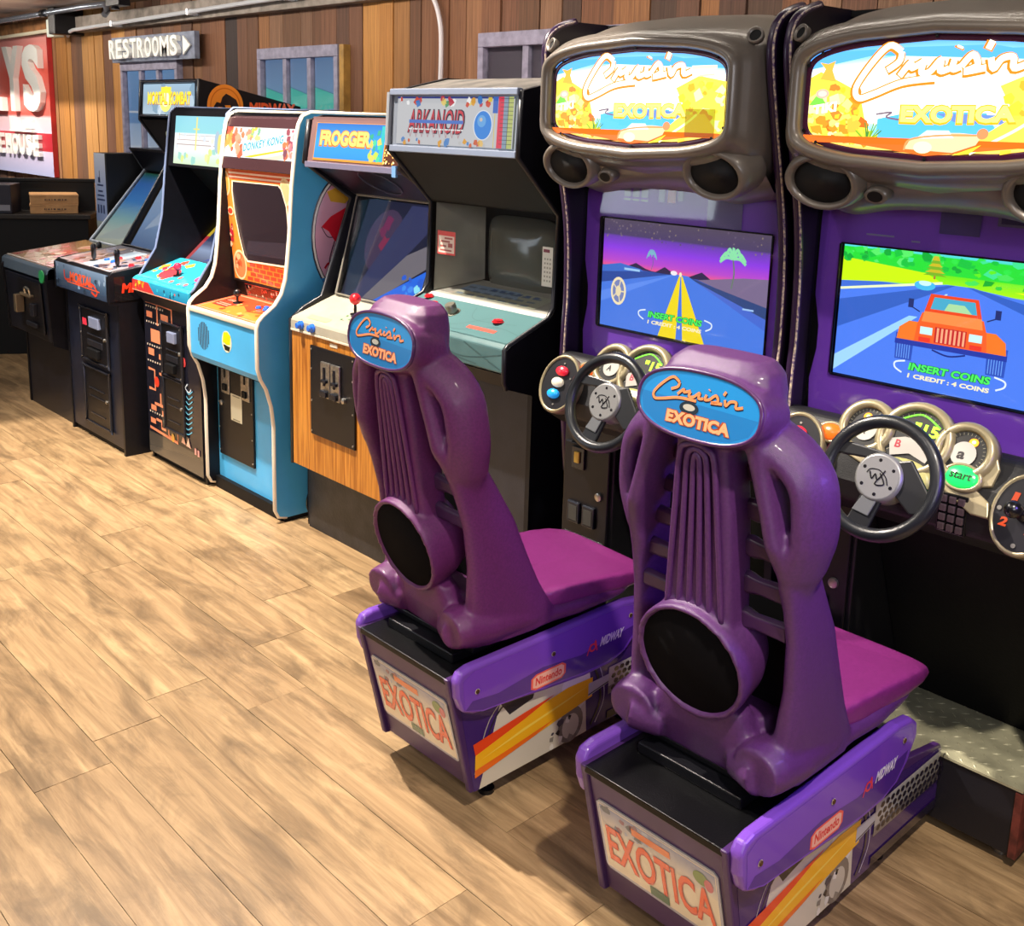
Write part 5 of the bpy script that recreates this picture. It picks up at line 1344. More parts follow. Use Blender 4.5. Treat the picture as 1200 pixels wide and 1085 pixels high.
def screen_day(A):
    def wq(a, b):
        a = a * 0.49 / 0.57 if a < 0.57 else 0.49 + (a - 0.57) * 0.51 / 0.43
        b = b * 1.2 if b < 0.655 else 0.786 + (b - 0.655) * 0.214 / 0.345
        return a, min(b, 1.0)
    A.warp = wq
    A.grad(0, 0, 1, 1, [(0, '#5a8cf4'), (0.4, '#4a7ae8'), (0.62, '#3f6cd0'), (0.63, '#a8f010'), (0.82, '#38e020'), (0.92, '#20d860'), (1, '#60d8f0')])
    A.poly([(0, 0.60), (0.5, 0.66), (0.4, 0.78), (0, 0.86)], '#c8f410'); A.poly([(0, 0.84), (0.4, 0.76), (1, 0.75), (1, 0.95), (0, 0.97)], '#28d838')
    A.scatter(60, (0, 0.82, 1, 0.97), (0.006, 0.022), ['#30e048', '#18c040', '#58e868', '#10a838', '#40e090'], 3)
    A.scatter(30, (0.6, 0.68, 1, 0.86), (0.006, 0.02), ['#20c838', '#60e820', '#18a830', '#48e058'], 5)
    A.poly([(0.75, 0.66), (1, 0.72), (1, 0.62)], '#f0f020')
    A.poly([(0, 0.56), (0.52, 0.655), (0.6, 0.655), (1, 0.58), (1, 0), (0, 0)], '#4c7cec'); A.poly([(0, 0.48), (0.54, 0.655), (0.56, 0.655), (0, 0.30)], '#3560c0')
    A.poly([(0.9, 0.56), (0.62, 0.655), (0.6, 0.655), (0.95, 0.44)], '#3560c0')
    A.stroke([(0, 0.55), (0.50, 0.665)], 0.006, '#e8f4c0', smooth=False)
    A.poly([(0.0, 0.02), (0.0, 0.12), (0.36, 0.44), (0.40, 0.44)], '#9cd0f8'); A.poly([(0.44, 0.5), (0.52, 0.60), (0.53, 0.60), (0.48, 0.5)], '#b8e0f8'); A.poly([(0.95, 0.30), (1, 0.28), (1, 0.22)], '#e8f4f8')
    A.stroke([(0.46, 0.70), (0.46, 0.76)], 0.005, '#a87838', smooth=False)
    for k in range(6):
        A.poly([(0.46 - 0.055 * (1 - k * 0.13), 0.74 + 0.035 * k), (0.46 + 0.055 * (1 - k * 0.13), 0.74 + 0.035 * k), (0.46 + 0.01, 0.79 + 0.035 * k), (0.46 - 0.01, 0.79 + 0.035 * k)], '#c8b828' if k % 2 else '#78b028')
    A.ell(0.42, 0.635, 0.05, 0.03, '#48b8e8'); A.ell(0.42, 0.65, 0.03, 0.018, '#c8f0f8')
    # orange open off-road car seen from the front
    A.warp = lambda a, b: (0.485 + (a - 0.645) * 0.78, 0.2 + (b - 0.08) * 1.085)
    for sg in (-1, 1):
        cx_ = 0.645 + sg * 0.235
        A.poly([(cx_ - 0.045, 0.08), (cx_ + 0.045, 0.08), (cx_ + 0.05, 0.26), (cx_ - 0.05, 0.26)], '#2c50b8')
        for j in range(6):
            A.stroke([(cx_ - 0.035 + 0.013 * j, 0.09), (cx_ - 0.035 + 0.013 * j, 0.25)], 0.002, '#6a9cf0', smooth=False)
        A.poly([(0.645 + sg * 0.28, 0.21), (0.645 + sg * 0.27, 0.30), (0.645 + sg * 0.22, 0.35), (0.645 + sg * 0.13, 0.35), (0.645 + sg * 0.14, 0.21)], '#f07828')
        A.rect(0.645 + sg * 0.22 - 0.014, 0.44, 0.645 + sg * 0.22 + 0.014, 0.50, '#24306c'); A.stroke([(0.645 + sg * 0.17, 0.42), (0.645 + sg * 0.22, 0.45)], 0.003, '#24306c', smooth=False)
    A.poly([(0.36, 0.22), (0.93, 0.22), (0.93, 0.185), (0.36, 0.185)], '#2438a0')
    A.poly([(0.46, 0.22), (0.47, 0.34), (0.49, 0.42), (0.80, 0.42), (0.82, 0.34), (0.83, 0.22)], '#f06028'); A.poly([(0.49, 0.36), (0.50, 0.43), (0.79, 0.43), (0.80, 0.36)], '#f88c48')
    A.poly([(0.50, 0.43), (0.525, 0.55), (0.765, 0.55), (0.79, 0.43)], '#e84820'); A.poly([(0.53, 0.45), (0.545, 0.53), (0.75, 0.53), (0.765, 0.45)], '#48a8c8'); A.poly([(0.6, 0.45), (0.62, 0.50), (0.7, 0.5), (0.74, 0.45)], '#a8d8a0')
    A.rect(0.565, 0.23, 0.725, 0.335, '#c02828')
    A.rects([(0.575 + 0.022 * i, 0.235, 0.586 + 0.022 * i, 0.33) for i in range(7)], '#f8a880')
    for sg in (-1, 1):
        A.rect(0.645 + sg * 0.125 - 0.032, 0.275, 0.645 + sg * 0.125 + 0.032, 0.325, '#c8f0f4'); A.rect(0.645 + sg * 0.13 - 0.03, 0.225, 0.645 + sg * 0.13 + 0.03, 0.255, '#e83828')
    A.stroke([(0.56, 0.18), (0.645, 0.155), (0.73, 0.18)], 0.004, '#1c2c80')
    A.warp = None
    insert(A, 0.33, 0.075, 0.325)


def chip(pts, seed):
    return pts


def racing_machine(cx_, pcx, sdy, lean, yaw, label, picture, glow):
    """cx_ = centre of the machine, pcx = centre of the seat pedestal, sdy = how far back the seat is set"""
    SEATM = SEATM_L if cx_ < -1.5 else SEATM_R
    t = root('racing_arcade_machine', (cx_, 2.3, 0), label, 'arcade game', 'sit-down racing machines')
    L, Rr = cx_ - 0.388, cx_ + 0.388
    prof = [(2.44, 0.0), (2.40, 0.30), (2.36, 0.62), (2.335, 0.86), (2.325, 0.98), (2.328, 1.10), (2.332, 1.19), (2.325, 1.37), (2.300, 1.515), (2.248, 1.70), (2.213, 1.83), (2.202, 1.90), (2.215, 1.95), (2.255, 1.98), (2.32, 2.00), (3.0, 2.01), (3.0, 0.0)]
    for xx in (L, Rr - 0.022):
        part('side_panel', MB().px(prof, xx, xx + 0.022), SIDEK, t)
        part('edge_molding', MB().tube(spline([(xx + 0.011, y, z) for y, z in prof[2:15]], 3), 0.0125, 8, up=(1, 0, 0)), mat('violet_molding', '#2c1838', 0.3, coat=0.3), t, smooth='all')
        part('worn_edge', MB().tube(spline([(xx + 0.0225, y - 0.0105, z) for y, z in prof[4:15]], 3), 0.0032, 5, up=(1, 0, 0)), CRE, t, smooth='all', label='chipped pale strip of the edging')
    part('back_panel', MB().box(L + 0.022, Rr - 0.022, 2.96, 2.98, 0, 2.0), DARKIN, t)
    part('top_panel', MB().box(L + 0.022, Rr - 0.022, 2.45, 2.98, 1.985, 2.0), DARKIN, t)

    # --- hood over the lit sign
    n = 72
    rings = []
    spec = [(0.298, 0.128, 1.779, 2.165), (0.300, 0.130, 1.779, 2.142), (0.312, 0.141, 1.779, 2.128), (0.322, 0.152, 1.778, 2.132), (0.330, 0.160, 1.777, 2.146), (0.334, 0.163, 1.777, 2.158),
            (0.345, 0.170, 1.776, 2.165), (0.358, 0.182, 1.775, 2.20), (0.364, 0.197, 1.770, 2.26), (0.366, 0.226, 1.772, 2.34), (0.366, 0.238, 1.774, 2.46)]
    for hw, hh, cz, y in spec:
        rings.append(superloop(cx_, cz, hw, hh, y, n, 6.0 if hw > 0.35 else 8.0, 0.24 if hw < 0.35 else 0.12))
    hood = part('marquee_hood', MB().loft(rings, caps=False), TAUPE, t, smooth='all')
    # chin with two speaker pods
    chin = []
    for k, (z, yy, hw) in enumerate([(1.67, 2.155, 0.29), (1.63, 2.180, 0.345), (1.59, 2.205, 0.355), (1.555, 2.245, 0.352), (1.537, 2.30, 0.345), (1.545, 2.39, 0.34)]):
        row = []
        for j in range(25):
            u = -1 + 2 * j / 24
            dip = -0.022 * (math.exp(-((abs(u) - 0.68) / 0.22) ** 2)) * min(1, k / 2)
            row.append((cx_ + u * hw, yy + 0.055 * abs(u) ** 4 + (0.02 if k and abs(u) < 0.4 else 0) * (1 - abs(u) / 0.4 if abs(u) < 0.4 else 0), z + dip))
        chin.append(row)
    mb = MB(); nr = len(chin)
    mb.add([p for r_ in chin for p in r_], [(i * 25 + j, i * 25 + j + 1, (i + 1) * 25 + j + 1, (i + 1) * 25 + j) for i in range(nr - 1) for j in range(24)])
    part('hood_chin', mb, TAUPE, hood, smooth='all')
    ax = Vector((0, -0.93, -0.37)).normalized()
    for sg in (-1, 1):
        c = Vector((cx_ + sg * 0.250, 2.180, 1.592))
        pod = part('speaker_pod', MB().lathe(c, ax, [(0.108, -0.07), (0.102, -0.02), (0.094, 0.004), (0.085, 0.010), (0.077, 0.006), (0.072, -0.006), (0.070, -0.03)], 30, caps=False, b=0.72), TAUPE, hood, smooth='all')
        part('speaker_cone', MB().lathe(c, ax, [(0.0745, -0.004), (0.05, -0.02), (0.001, -0.024)], 24, b=0.72), mat('speaker_black', '#060608', 0.7), hood, smooth='all')
        part('corner_recess', MB().lathe((cx_ + sg * 0.338, 2.19, 1.925), Vector((sg * 0.25, -0.9, 0.35)), [(0.019, -0.01), (0.021, 0.006), (0.016, 0.008), (0.014, -0.004)], 16), TAUPE, hood, smooth='all')
        part('recess_hole', MB().lathe((cx_ + sg * 0.338, 2.19, 1.925), Vector((sg * 0.25, -0.9, 0.35)), [(0.0145, 0.0), (0.0145, 0.0015)], 16), DARKIN, hood)
    part('hood_port', MB().lathe((cx_ - 0.125, 2.205, 1.570), ax, [(0.03, -0.02), (0.027, 0.008), (0.018, 0.008)], 20, b=0.7), TAUPE, hood, smooth='all')
    part('port_hole', MB().lathe((cx_ - 0.125, 2.205, 1.570), ax, [(0.0185, 0.0085), (0.0185, 0.0095)], 20, b=0.7), DARKIN, hood)

    # --- lit sign: barrel-shaped print behind a dark red gasket
    A = Art((cx_ - 0.300, 2.158, 1.779 - 0.132), (1, 0, 0), (0, 0, 1), 0.600, 0.264, eps=0.0001)
    def clampw(a, b):
        u = max(-1, min(1, (a - 0.5) * 2)); v = (b - 0.5) * 2
        h_ = (1 - 0.23 * u * u) * 0.95
        return 0.5 + u * 0.5 * 0.965, 0.5 + max(-1, min(1, v)) * 0.5 * h_
    A.warp = clampw
    # subdivide the big fills so that they follow the barrel outline
    og = A.grad
    def grad(a0, b0, a1, b1, stops):
        for i in range(12):
            og(a0 + (a1 - a0) * i / 12, b0, a0 + (a1 - a0) * (i + 1) / 12, b1, stops); A.k -= 1
        A.k += 1
    A.grad = grad
    marquee_picture(A)
    mq = A.done('marquee', print_mat('lit_marquee', glow, 0.25), t)
    gr_ = [superloop(cx_, 1.779, 0.301, 0.131, 2.1595, n, 8, 0.24), superloop(cx_, 1.779, 0.288, 0.120, 2.1535, n, 8, 0.24), superloop(cx_, 1.779, 0.284, 0.116, 2.1565, n, 8, 0.24)]
    part('marquee_gasket', MB().loft(gr_, caps=False), mat('gasket_maroon', '#4a1838', 0.25, coat=0.4), mq, smooth='all')
    sc = MB()
    for k in range(10):
        q = superloop(cx_, 1.779, 0.293, 0.125, 2.153, 40, 8, 0.24)[k * 4 + 2]
        sc.lathe(q, (0, -1, 0), [(0.004, 0), (0.004, 0.002)], 8)
    part('gasket_bolts', sc, BLACKM, mq, kind='stuff')
    if cx_ < -1.5:
        part('shade_patch', MB().box(cx_ + 0.175, cx_ + 0.265, 2.149, 2.1500, 1.683, 1.752), glass_mat('olive_film', 0.85, '#c4cc58', 0.3), mq, label='translucent olive patch')  # see-through olive film over the sign's lower right

    # --- bezel, screen, glass
    bz = MB()
    X0, X1, Z0, Z1 = L + 0.022, Rr - 0.022, 0.985, 1.62
    s0, s1, t0, t1 = cx_ - 0.300, cx_ + 0.300, 1.105, 1.435
    bez = part('bezel', MB().box(X0, s0, 2.392, 2.40, Z0, Z1).box(s1, X1, 2.392, 2.40, Z0, Z1).box(s0, s1, 2.392, 2.40, Z0, t0).box(s0, s1, 2.392, 2.40, t1, Z1), BEZV, t)
    part('bezel_border', MB().prism([(X0, Z0), (X0 + 0.012, Z0), (X0 + 0.006, 1.08), (X0 + 0.02, 1.16), (X0 + 0.02, 1.22), (X0 + 0.004, 1.30), (X0 + 0.004, 1.50), (X0 + 0.02, Z1), (X0, Z1)], (0, 2.391, 0), (1, 0, 0), (0, 0, 1), (0, -0.001, 0)), DARKIN, bez)
    A = Art((cx_ - 0.36, 2.3905, 1.44), (1, 0, 0), (0, 0, 1), 0.72, 0.14)
    if cx_ < -1.5:
        A.rects([(0.20 + 0.045 * i, 0.46, 0.235 + 0.045 * i, 0.7) for i in range(3)], '#a8a4d8'); A.rects([(0.20 + 0.045 * i, 0.38, 0.235 + 0.045 * i, 0.42) for i in range(3)], '#c8c4f0')
        A.rects([(0.38, 0.40, 0.41, 0.8), (0.475, 0.45, 0.50, 0.8)], '#8a86c0'); A.rect(0.425, 0.40, 0.465, 0.85, '#d8445c')
        A.rect(0.62, 0.0, 0.78, 0.95, '#8a7ac0')
    else:
        A.rect(0.60, 0.5, 0.76, 0.9, '#8a80b8'); A.rect(0.61, 0.54, 0.75, 0.86, '#4a3a8c'); A.scatter(8, (0.64, 0.6, 0.74, 0.82), (0.004, 0.01), ['#7a70b0', '#6a5aa0'], 3)
        A.rect(0.82, 0.2, 0.99, 0.9, '#7a6cb0'); A.rects([(0.17, 0.16, 0.27, 0.19), (0.33, 0.11, 0.36, 0.14)], '#b8b0e8'); A.rect(0.42, 0.3, 0.55, 0.8, '#6a58a8')
    A.done('bezel_decals', PRINTG, bez)
    part('bezel_lining', MB().box(s0 - 0.004, s0, 2.386, 2.41, t0, t1).box(s1, s1 + 0.004, 2.386, 2.41, t0, t1).box(s0, s1, 2.386, 2.41, t0 - 0.004, t0).box(s0, s1, 2.386, 2.41, t1, t1 + 0.004), DARKIN, bez)
    A = Art((s0, 2.404, t0), (1, 0, 0), (0, 0, 1), s1 - s0, t1 - t0, eps=0.00008)
    picture(A)
    A.done('screen', print_mat('screen_bright_%d' % (1 if cx_ < -1.5 else 2), 1.25 if cx_ < -1.5 else 1.35, 0.3), t)
    part('screen_glass', MB().box(X0, X1, 2.376, 2.379, Z0, Z1), GLASS, t)

    # --- dashboard
    part('dashboard', MB().px([(2.392, 0.99), (2.34, 1.02), (2.30, 1.015), (2.24, 0.955), (2.215, 0.90), (2.22, 0.85), (2.30, 0.80), (2.42, 0.78), (2.42, 0.99)], X0, X1), mat('dash_black', '#0a090e', 0.5, bump=0.3, bscale=400), t, bevel=0.012, seg=3)
    nrm = Vector((0, -0.86, 0.51)).normalized(); upv = Vector((0, 0.51, 0.86))

    def dp(u, z, lift=0.0):
        """point on the dashboard's sloping face"""
        y = 2.292 - (1.03 - z) * 0.60
        return Vector((cx_ + u, y, z)) + nrm * (0.012 + lift)
    cl = MB()
    for (u, z, r0) in ((-0.127, 1.015, 0.058), (-0.008, 1.012, 0.080), (0.108, 1.012, 0.058)):
        cl.lathe(dp(u, z), nrm, [(r0 + 0.014, -0.02), (r0 + 0.012, 0.006), (r0 + 0.004, 0.014), (r0 - 0.006, 0.014), (r0 - 0.010, 0.006), (r0 - 0.010, 0.0)], 28, up=upv)
    cluster = part('gauge_cluster', cl, GOLD, t, smooth='all')
    base = MB()
    base.prism([(-0.20, 0.965), (-0.21, 0.99), (-0.19, 1.01), (-0.13, 1.01), (-0.02, 1.02), (0.10, 1.03), (0.17, 1.03), (0.19, 0.995), (0.185, 0.96), (0.15, 0.95), (0.19, 0.93), (0.20, 0.90), (0.16, 0.90), (0.06, 0.945), (-0.01, 0.90), (-0.08, 0.93)], dp(0, 0.9) - Vector((0, -0.60, 0)) * 0 - Vector((0, 0, 0)) * 0 + Vector((0, 0, 0)) - Vector((0, 0.51, 0.86)) * 0.9 * 1.163 * 0 - Vector((0, 0, 0)), (1, 0, 0), (0, 0.60, 1.0), (0, 0.01, -0.006))
    # shift prism so that its second coordinate is height
    base.v = [(v[0], v[1] - 0.9 * 0.60, v[2] - 0.9) for v in base.v]
    part('dash_trim', base, GOLD, cluster, bevel=0.003)
    for i, (u, z, r0) in enumerate(((-0.127, 1.015, 0.048), (-0.008, 1.012, 0.070), (0.108, 1.012, 0.048))):
        o = dp(u, z, 0.003)
        A = Art(o, (1, 0, 0), upv, r0, r0)
        A.ell(0, 0, 1, 1, '#1c1b1a', 28)
        for k in range(22):
            an = -0.6 + k * (PI + 1.2) / 21
            A.stroke([(0.82 * math.cos(an), 0.82 * math.sin(an)), (0.94 * math.cos(an), 0.94 * math.sin(an))], 0.0012, '#8a8674', smooth=False)
        if i == 1:
            A.poly([(-0.8, -0.15), (-0.3, 0.02), (0.3, 0.02), (0.8, -0.15), (0.6, -0.7), (0, -0.5), (-0.6, -0.7)], '#aaa69e'); A.text('B', -0.55, -0.4, 0.2, 0.28, '#a02838', 0, 0.03)
        else:
            A.ell(0, -0.12, 0.58, 0.6, '#b4b0a8', 24); A.text('A' if i == 0 else 'a', -0.28, -0.40, 0.36, 0.38, '#2a2628', 0.1, 0.04)
        g = A.done('gauge_face', PRINT, cluster)
        A = Art(o + nrm * 0.001, (1, 0, 0), upv, r0, r0)
        if i == 1:
            A.text('"15', -0.15, 0.18, 0.85, 0.42, '#b4ff30', 0.05, 0.03)
            A.stroke([(-0.7, 0.55), (0, 0.88), (0.7, 0.55)], 0.004, '#58c020')
            A.done('digit_display', print_mat('lit_digits', 3.0, 0.3), cluster, label='glowing green digits')
        else:
            A.ell(0.28 if i else -0.1, 0.52, 0.22, 0.2, '#ff9c20'); A.ell(0.28 if i else -0.1, 0.54, 0.1, 0.09, '#fff0a0')
            A.done('indicator_lamp', print_mat('lit_amber', 2.2, 0.3), cluster, label='glowing amber lamp')
    part('trim_lens', MB().lathe(dp(-0.01, 0.935, 0.004), nrm, [(0.075, 0), (0.075, 0.003), (0.06, 0.008), (0.0, 0.010)], 24, up=upv, b=0.55), mat('pale_yellow_panel', '#a8a468', 0.35), cluster, smooth='all')
    # oval push buttons beside the gauges
    def oval_button(u, z, mname, col, txt, e=0.0, r_=0.030, on=None):
        o = dp(u, z, 0.006)
        rim = part('button_rim', MB().lathe(o, nrm, [(r_ + 0.010, -0.012), (r_ + 0.009, 0.004), (r_ + 0.003, 0.006), (r_ + 0.001, 0.002)], 24, up=upv, a=1.15, b=0.82), GOLD, t, smooth='all')
        part('button_cap', MB().lathe(o, nrm, [(r_ + 0.002, -0.004), (r_ + 0.002, 0.004), (r_ * 0.9, 0.009), (0.001, 0.011)], 24, up=upv, a=1.15, b=0.82), mat(mname, col, 0.25, emit=e), rim, smooth='all')
        if txt:
            A = Art(o + nrm * 0.0115, (1, 0, 0), upv, 1, 1); A.text(txt, -r_ * 0.8, -0.007, r_ * 1.6, 0.016, '#0c2a14', 0.1, 0.02); A.done('button_lettering', PRINT, rim)
    oval_button(0.122, 0.962, 'start_green', '#20d860', 'start', 0.55)
    oval_button(-0.205, 0.985, 'amber_button', '#e8641c', None, 0.35, 0.024)
    # side pods
    for sg in (-1, 1):
        nn = Vector((0.10 * -sg, -0.90, 0.42)).normalized()
        c = Vector((cx_ + sg * 0.272, 2.205, 0.935 if sg > 0 else 0.948))
        uv = (Vector((0, 0, 1)) - nn * nn.z).normalized(); rv = uv.cross(nn)
        pod = part('control_pod', MB().lathe(c, nn, [(0.070, -0.07), (0.082, -0.03), (0.084, 0.0), (0.082, 0.008), (0.076, 0.010), (0.074, 0.004)], 32, up=uv, a=0.84, b=1.08), GOLD, t, smooth='all')
        part('pod_face', MB().lathe(c, nn, [(0.075, 0.001), (0.075, 0.005)], 32, up=uv, a=0.84, b=1.08), mat('pod_black', '#1c1b20', 0.3, coat=0.3), pod)
        o = c + nn * 0.0065
        if rv.x < 0: rv = -rv
        if sg < 0:
            for k, (mn, cc, nmx) in enumerate((('pod_red', '#f0283c', 'red'), ('pod_cream', '#d8cfb8', 'cream'), ('pod_cyan', '#1c9cf0', 'blue'))):
                bb = part('view_button', MB().lathe(o + uv * (0.038 - 0.036 * k) - rv * 0.004 * k, nn, [(0.019, 0), (0.019, 0.005), (0.016, 0.010), (0.001, 0.012)], 18, up=uv, a=1.15, b=0.8), mat(mn, cc, 0.25, emit=0.25, coat=0.4), pod, smooth='all', label='%s oval button' % nmx)
            sc = MB()
            for q in ((0.0, 0.062), (0.0, -0.065), (0.035, 0.02)):
                sc.lathe(o + rv * q[0] + uv * q[1], nn, [(0.003, 0), (0.003, 0.001)], 8)
            part('pod_screws', sc, CHROME, pod, kind='stuff')
        else:
            for s_, a, b in (('1', -0.034, 0.022), ('2', -0.045, -0.035), ('3', 0.022, 0.022), ('4', 0.012, -0.045)):
                A = Art(o, rv, uv, 1, 1)
                A.text(s_, a, b, 0.012 if s_ == '1' else 0.017, 0.020, '#ff5a28', 0.15, 0.05)
                A.done('gear_number', print_mat('lit_orange', 0.7, 0.3), pod)
            lv = part('gear_lever', MB().lathe(o, nn, [(0.016, 0), (0.015, 0.006), (0.006, 0.010), (0.006, 0.035), (0.017, 0.042), (0.019, 0.055), (0.013, 0.068), (0.002, 0.072)], 18), BLKP, pod, smooth='all')
            sc = MB()
            for q in ((0.0, 0.062), (-0.052, 0.0), (0.0, -0.068), (0.048, 0.0)):
                sc.lathe(o + rv * q[0] + uv * q[1], nn, [(0.005, 0), (0.005, 0.001)], 10)
            part('pod_screws', sc, CHROME, pod, kind='stuff')
    kp = part('keypad', MB().box(cx_ + 0.085, cx_ + 0.150, 2.215, 2.232, 0.845, 0.935), BLKP, t, bevel=0.002)
    for i in range(3):
        for j in range(4):
            part('key', MB().box(cx_ + 0.090 + i * 0.020, cx_ + 0.105 + i * 0.020, 2.209, 2.216, 0.850 + j * 0.0215, 0.866 + j * 0.0215), mat('key_grey', '#5d4d52', 0.3, 0.3), kp, bevel=0.002)

    # --- steering wheel
    wc = Vector((cx_ - 0.002, 2.105, 0.965)); wn = Vector((0, -0.93, 0.37)).normalized(); wu = (Vector((0, 0, 1)) - wn * wn.z).normalized(); wr = Vector((1, 0, 0))
    st = part('steering_wheel', MB().tube([wc + wr * 0.126 * math.cos(a) + wu * 0.126 * math.sin(a) for a in [2 * PI * k / 48 for k in range(48)]], 0.0155, 12, closed=True), mat('wheel_black', '#191b1f', 0.3, bump=0.2, bscale=700, coat=0.2), t, smooth='all')
    def wp(u, v, d=0.0): return wc + wr * u + wu * v + wn * d
    sp = MB()
    for poly in ([(-0.045, 0.035), (-0.118, 0.03), (-0.118, 0.055), (-0.085, 0.062), (0.0, 0.058), (0.03, 0.03)], [(0.03, 0.045), (0.06, 0.055), (0.118, -0.01), (0.116, -0.055), (0.085, -0.06), (0.03, -0.02)],
                 [(-0.03, -0.04), (0.02, -0.045), (0.005, -0.118), (-0.05, -0.11)]):
        sp.prism([(p[0], p[1]) for p in poly], wc - wn * 0.006, wr, wu, wn * 0.010)
    part('spoke', sp, mat('spoke_black', '#141519', 0.4), st, bevel=0.004)
    part('lower_spoke_plate', MB().prism([(-0.022, -0.04), (0.012, -0.045), (0.0, -0.088), (-0.04, -0.082)], wc + wn * 0.004, wr, wu, wn * 0.004), mat('plate_silver', '#6d6f72', 0.45, 0.4), st, bevel=0.002)
    part('hub', MB().lathe(wc, wn, [(0.055, -0.04), (0.055, 0.004), (0.051, 0.010), (0.048, 0.011)], 32), mat('hub_silver', '#8c8c8c', 0.4, 0.5), st, smooth=True)
    A = Art(wc + wn * 0.0112, wr, wu, 1, 1)
    A.ell(0, 0, 0.0475, 0.0475, '#7e7e7e', 32)
    for k in range(6):
        an = k * PI / 3 + 0.6
        A.ell(0.038 * math.cos(an), 0.038 * math.sin(an), 0.004, 0.004, '#16161a', 10)
    A.stroke([(-0.026, 0.004), (-0.02, 0.014), (0.0, 0.016), (0.018, 0.004), (0.026, -0.012)], 0.0022, '#16161a'); A.stroke([(-0.02, 0.01), (-0.012, -0.006), (-0.006, 0.006), (0.002, -0.006), (0.014, 0.018)], 0.003, '#16161a')
    A.stroke([(0.004, 0.01), (0.018, -0.012), (-0.002, -0.016), (0.01, 0.008)], 0.0028, '#16161a')
    A.done('hub_emblem', PRINTG, st)
    part('steering_column', MB().tube([wc - wn * 0.01, wc - wn * 0.16], [0.03, 0.045], 16), BLKP, st, smooth=True)

    # --- lower body: coin column on the left, dark foot well to the right
    part('coin_column', MB().box(X0, cx_ - 0.155, 2.335, 2.96, 0.0, 0.80), mat('column_black', '#18181b', 0.35, bump=0.2, bscale=300), t, bevel=0.004)
    cd = part('coin_door', MB().box(cx_ - 0.352, cx_ - 0.165, 2.322, 2.336, 0.36, 0.735), BLACKM, t, bevel=0.004)
    part('switch_plate', MB().box(cx_ - 0.315, cx_ - 0.262, 2.314, 2.323, 0.655, 0.725), BLKP, cd, bevel=0.002)
    part('rocker', MB().box(cx_ - 0.300, cx_ - 0.278, 2.308, 2.316, 0.675, 0.712), mat('brass_insert', '#b89a48', 0.3, 0.6), cd, bevel=0.002, label='brass coloured coin insert')
    part('lock', MB().lathe((cx_ - 0.20, 2.322, 0.585), (0, -1, 0), [(0.014, 0), (0.013, 0.007), (0.006, 0.009)], 16), CHROME, cd, smooth=True)
    for xx in (cx_ - 0.325, cx_ - 0.262):
        cb_ = part('coin_return', MB().box(xx, xx + 0.052, 2.312, 2.324, 0.475, 0.545), mat('rim_metal', '#2a2b33', 0.25, 0.4), cd, bevel=0.004)
        part('return_opening', MB().box(xx + 0.009, xx + 0.043, 2.3105, 2.313, 0.485, 0.533), mat('return_dark', '#3a3c3a', 0.4), cb_)
    part('cash_door', MB().box(cx_ - 0.345, cx_ - 0.172, 2.316, 2.336, 0.12, 0.44), BLACKM, t, bevel=0.008)
    part('well_back', MB().box(cx_ - 0.155, X1, 2.86, 2.90, 0.0, 0.98), mat('well_black', '#06060b', 0.6, bump=0.3, bscale=90, spec=0.2), t)
    part('knee_panel', MB().px([(2.42, 0.78), (2.40, 0.80), (2.62, 0.30), (2.66, 0.21), (2.70, 0.21), (2.60, 0.45), (2.50, 0.78)], cx_ - 0.155, X1), mat('well_black', '#0c0c12', 0.5), t, bevel=0.004)
    for k, uu in enumerate((0.02, 0.16)):
        part('pedal', MB().prism([(uu - 0.03, 0.0), (uu + 0.03, 0.0), (uu + 0.03, 0.12), (uu - 0.03, 0.12)], (cx_, 2.72, 0.235), (1, 0, 0), (0, 0.35, 0.94), (0, 0.01, -0.004)), BLACKM, t, bevel=0.004)

    # --- foot platform with tread plate
    P0, P1 = cx_ - 0.285, cx_ + 0.285
    plat = part('platform', MB().box(P0, P1, 2.40, 2.96, 0.03, 0.205), mat('platform_black', '#14141c', 0.45, bump=0.3, bscale=120), t, bevel=0.003)
    part('platform_edge', MB().box(P1 - 0.016, P1 + 0.002, 2.394, 2.96, 0.03, 0.200), mat('worn_red_wood', '#6a2f26', 0.6, noise=0.5, nscale=30), plat, label='worn red-brown edge board')
    tp = part('tread_plate', MB().box(P0, P1, 2.395, 2.86, 0.205, 0.211).box(pcx - 0.17, pcx + 0.17, 2.08, 2.395, 0.205, 0.211), STEEL, plat)
    lz = MB(); rr_ = random.Random(2)
    for iy in range(24):
        for ix in range(17):
            x_ = P0 + 0.02 + ix * 0.033 + (0.0165 if iy % 2 else 0); y_ = 2.10 + iy * 0.031
            if y_ < 2.39 and not (pcx - 0.16 < x_ < pcx + 0.16): continue
            if x_ > P1 - 0.02 or y_ > 2.84: continue
            d1 = Vector((math.cos(R(45 if iy % 2 else -45)), math.sin(R(45 if iy % 2 else -45)), 0)) * 0.012
            d2 = Vector((-d1.y, d1.x, 0)) * 0.28
            c = Vector((x_, y_, 0.211)); u3 = Vector((0, 0, 0.0022))
            lz.add([c - d1, c - d2, c + d1, c + d2, c + u3], [(0, 1, 4), (1, 2, 4), (2, 3, 4), (3, 0, 4)])
    part('tread_bars', lz, STEEL, tp, kind='stuff')
    part('leveler', MB().lathe((P1 - 0.05, 2.45, 0.0), (0, 0, 1), [(0.02, 0), (0.02, 0.01), (0.006, 0.012), (0.006, 0.03)], 10).lathe((P0 + 0.05, 2.45, 0.0), (0, 0, 1), [(0.02, 0), (0.02, 0.01), (0.006, 0.012), (0.006, 0.03)], 10), CHROME, plat, smooth=True)

    # --- seat pedestal
    H0, H1 = pcx - 0.185, pcx + 0.185
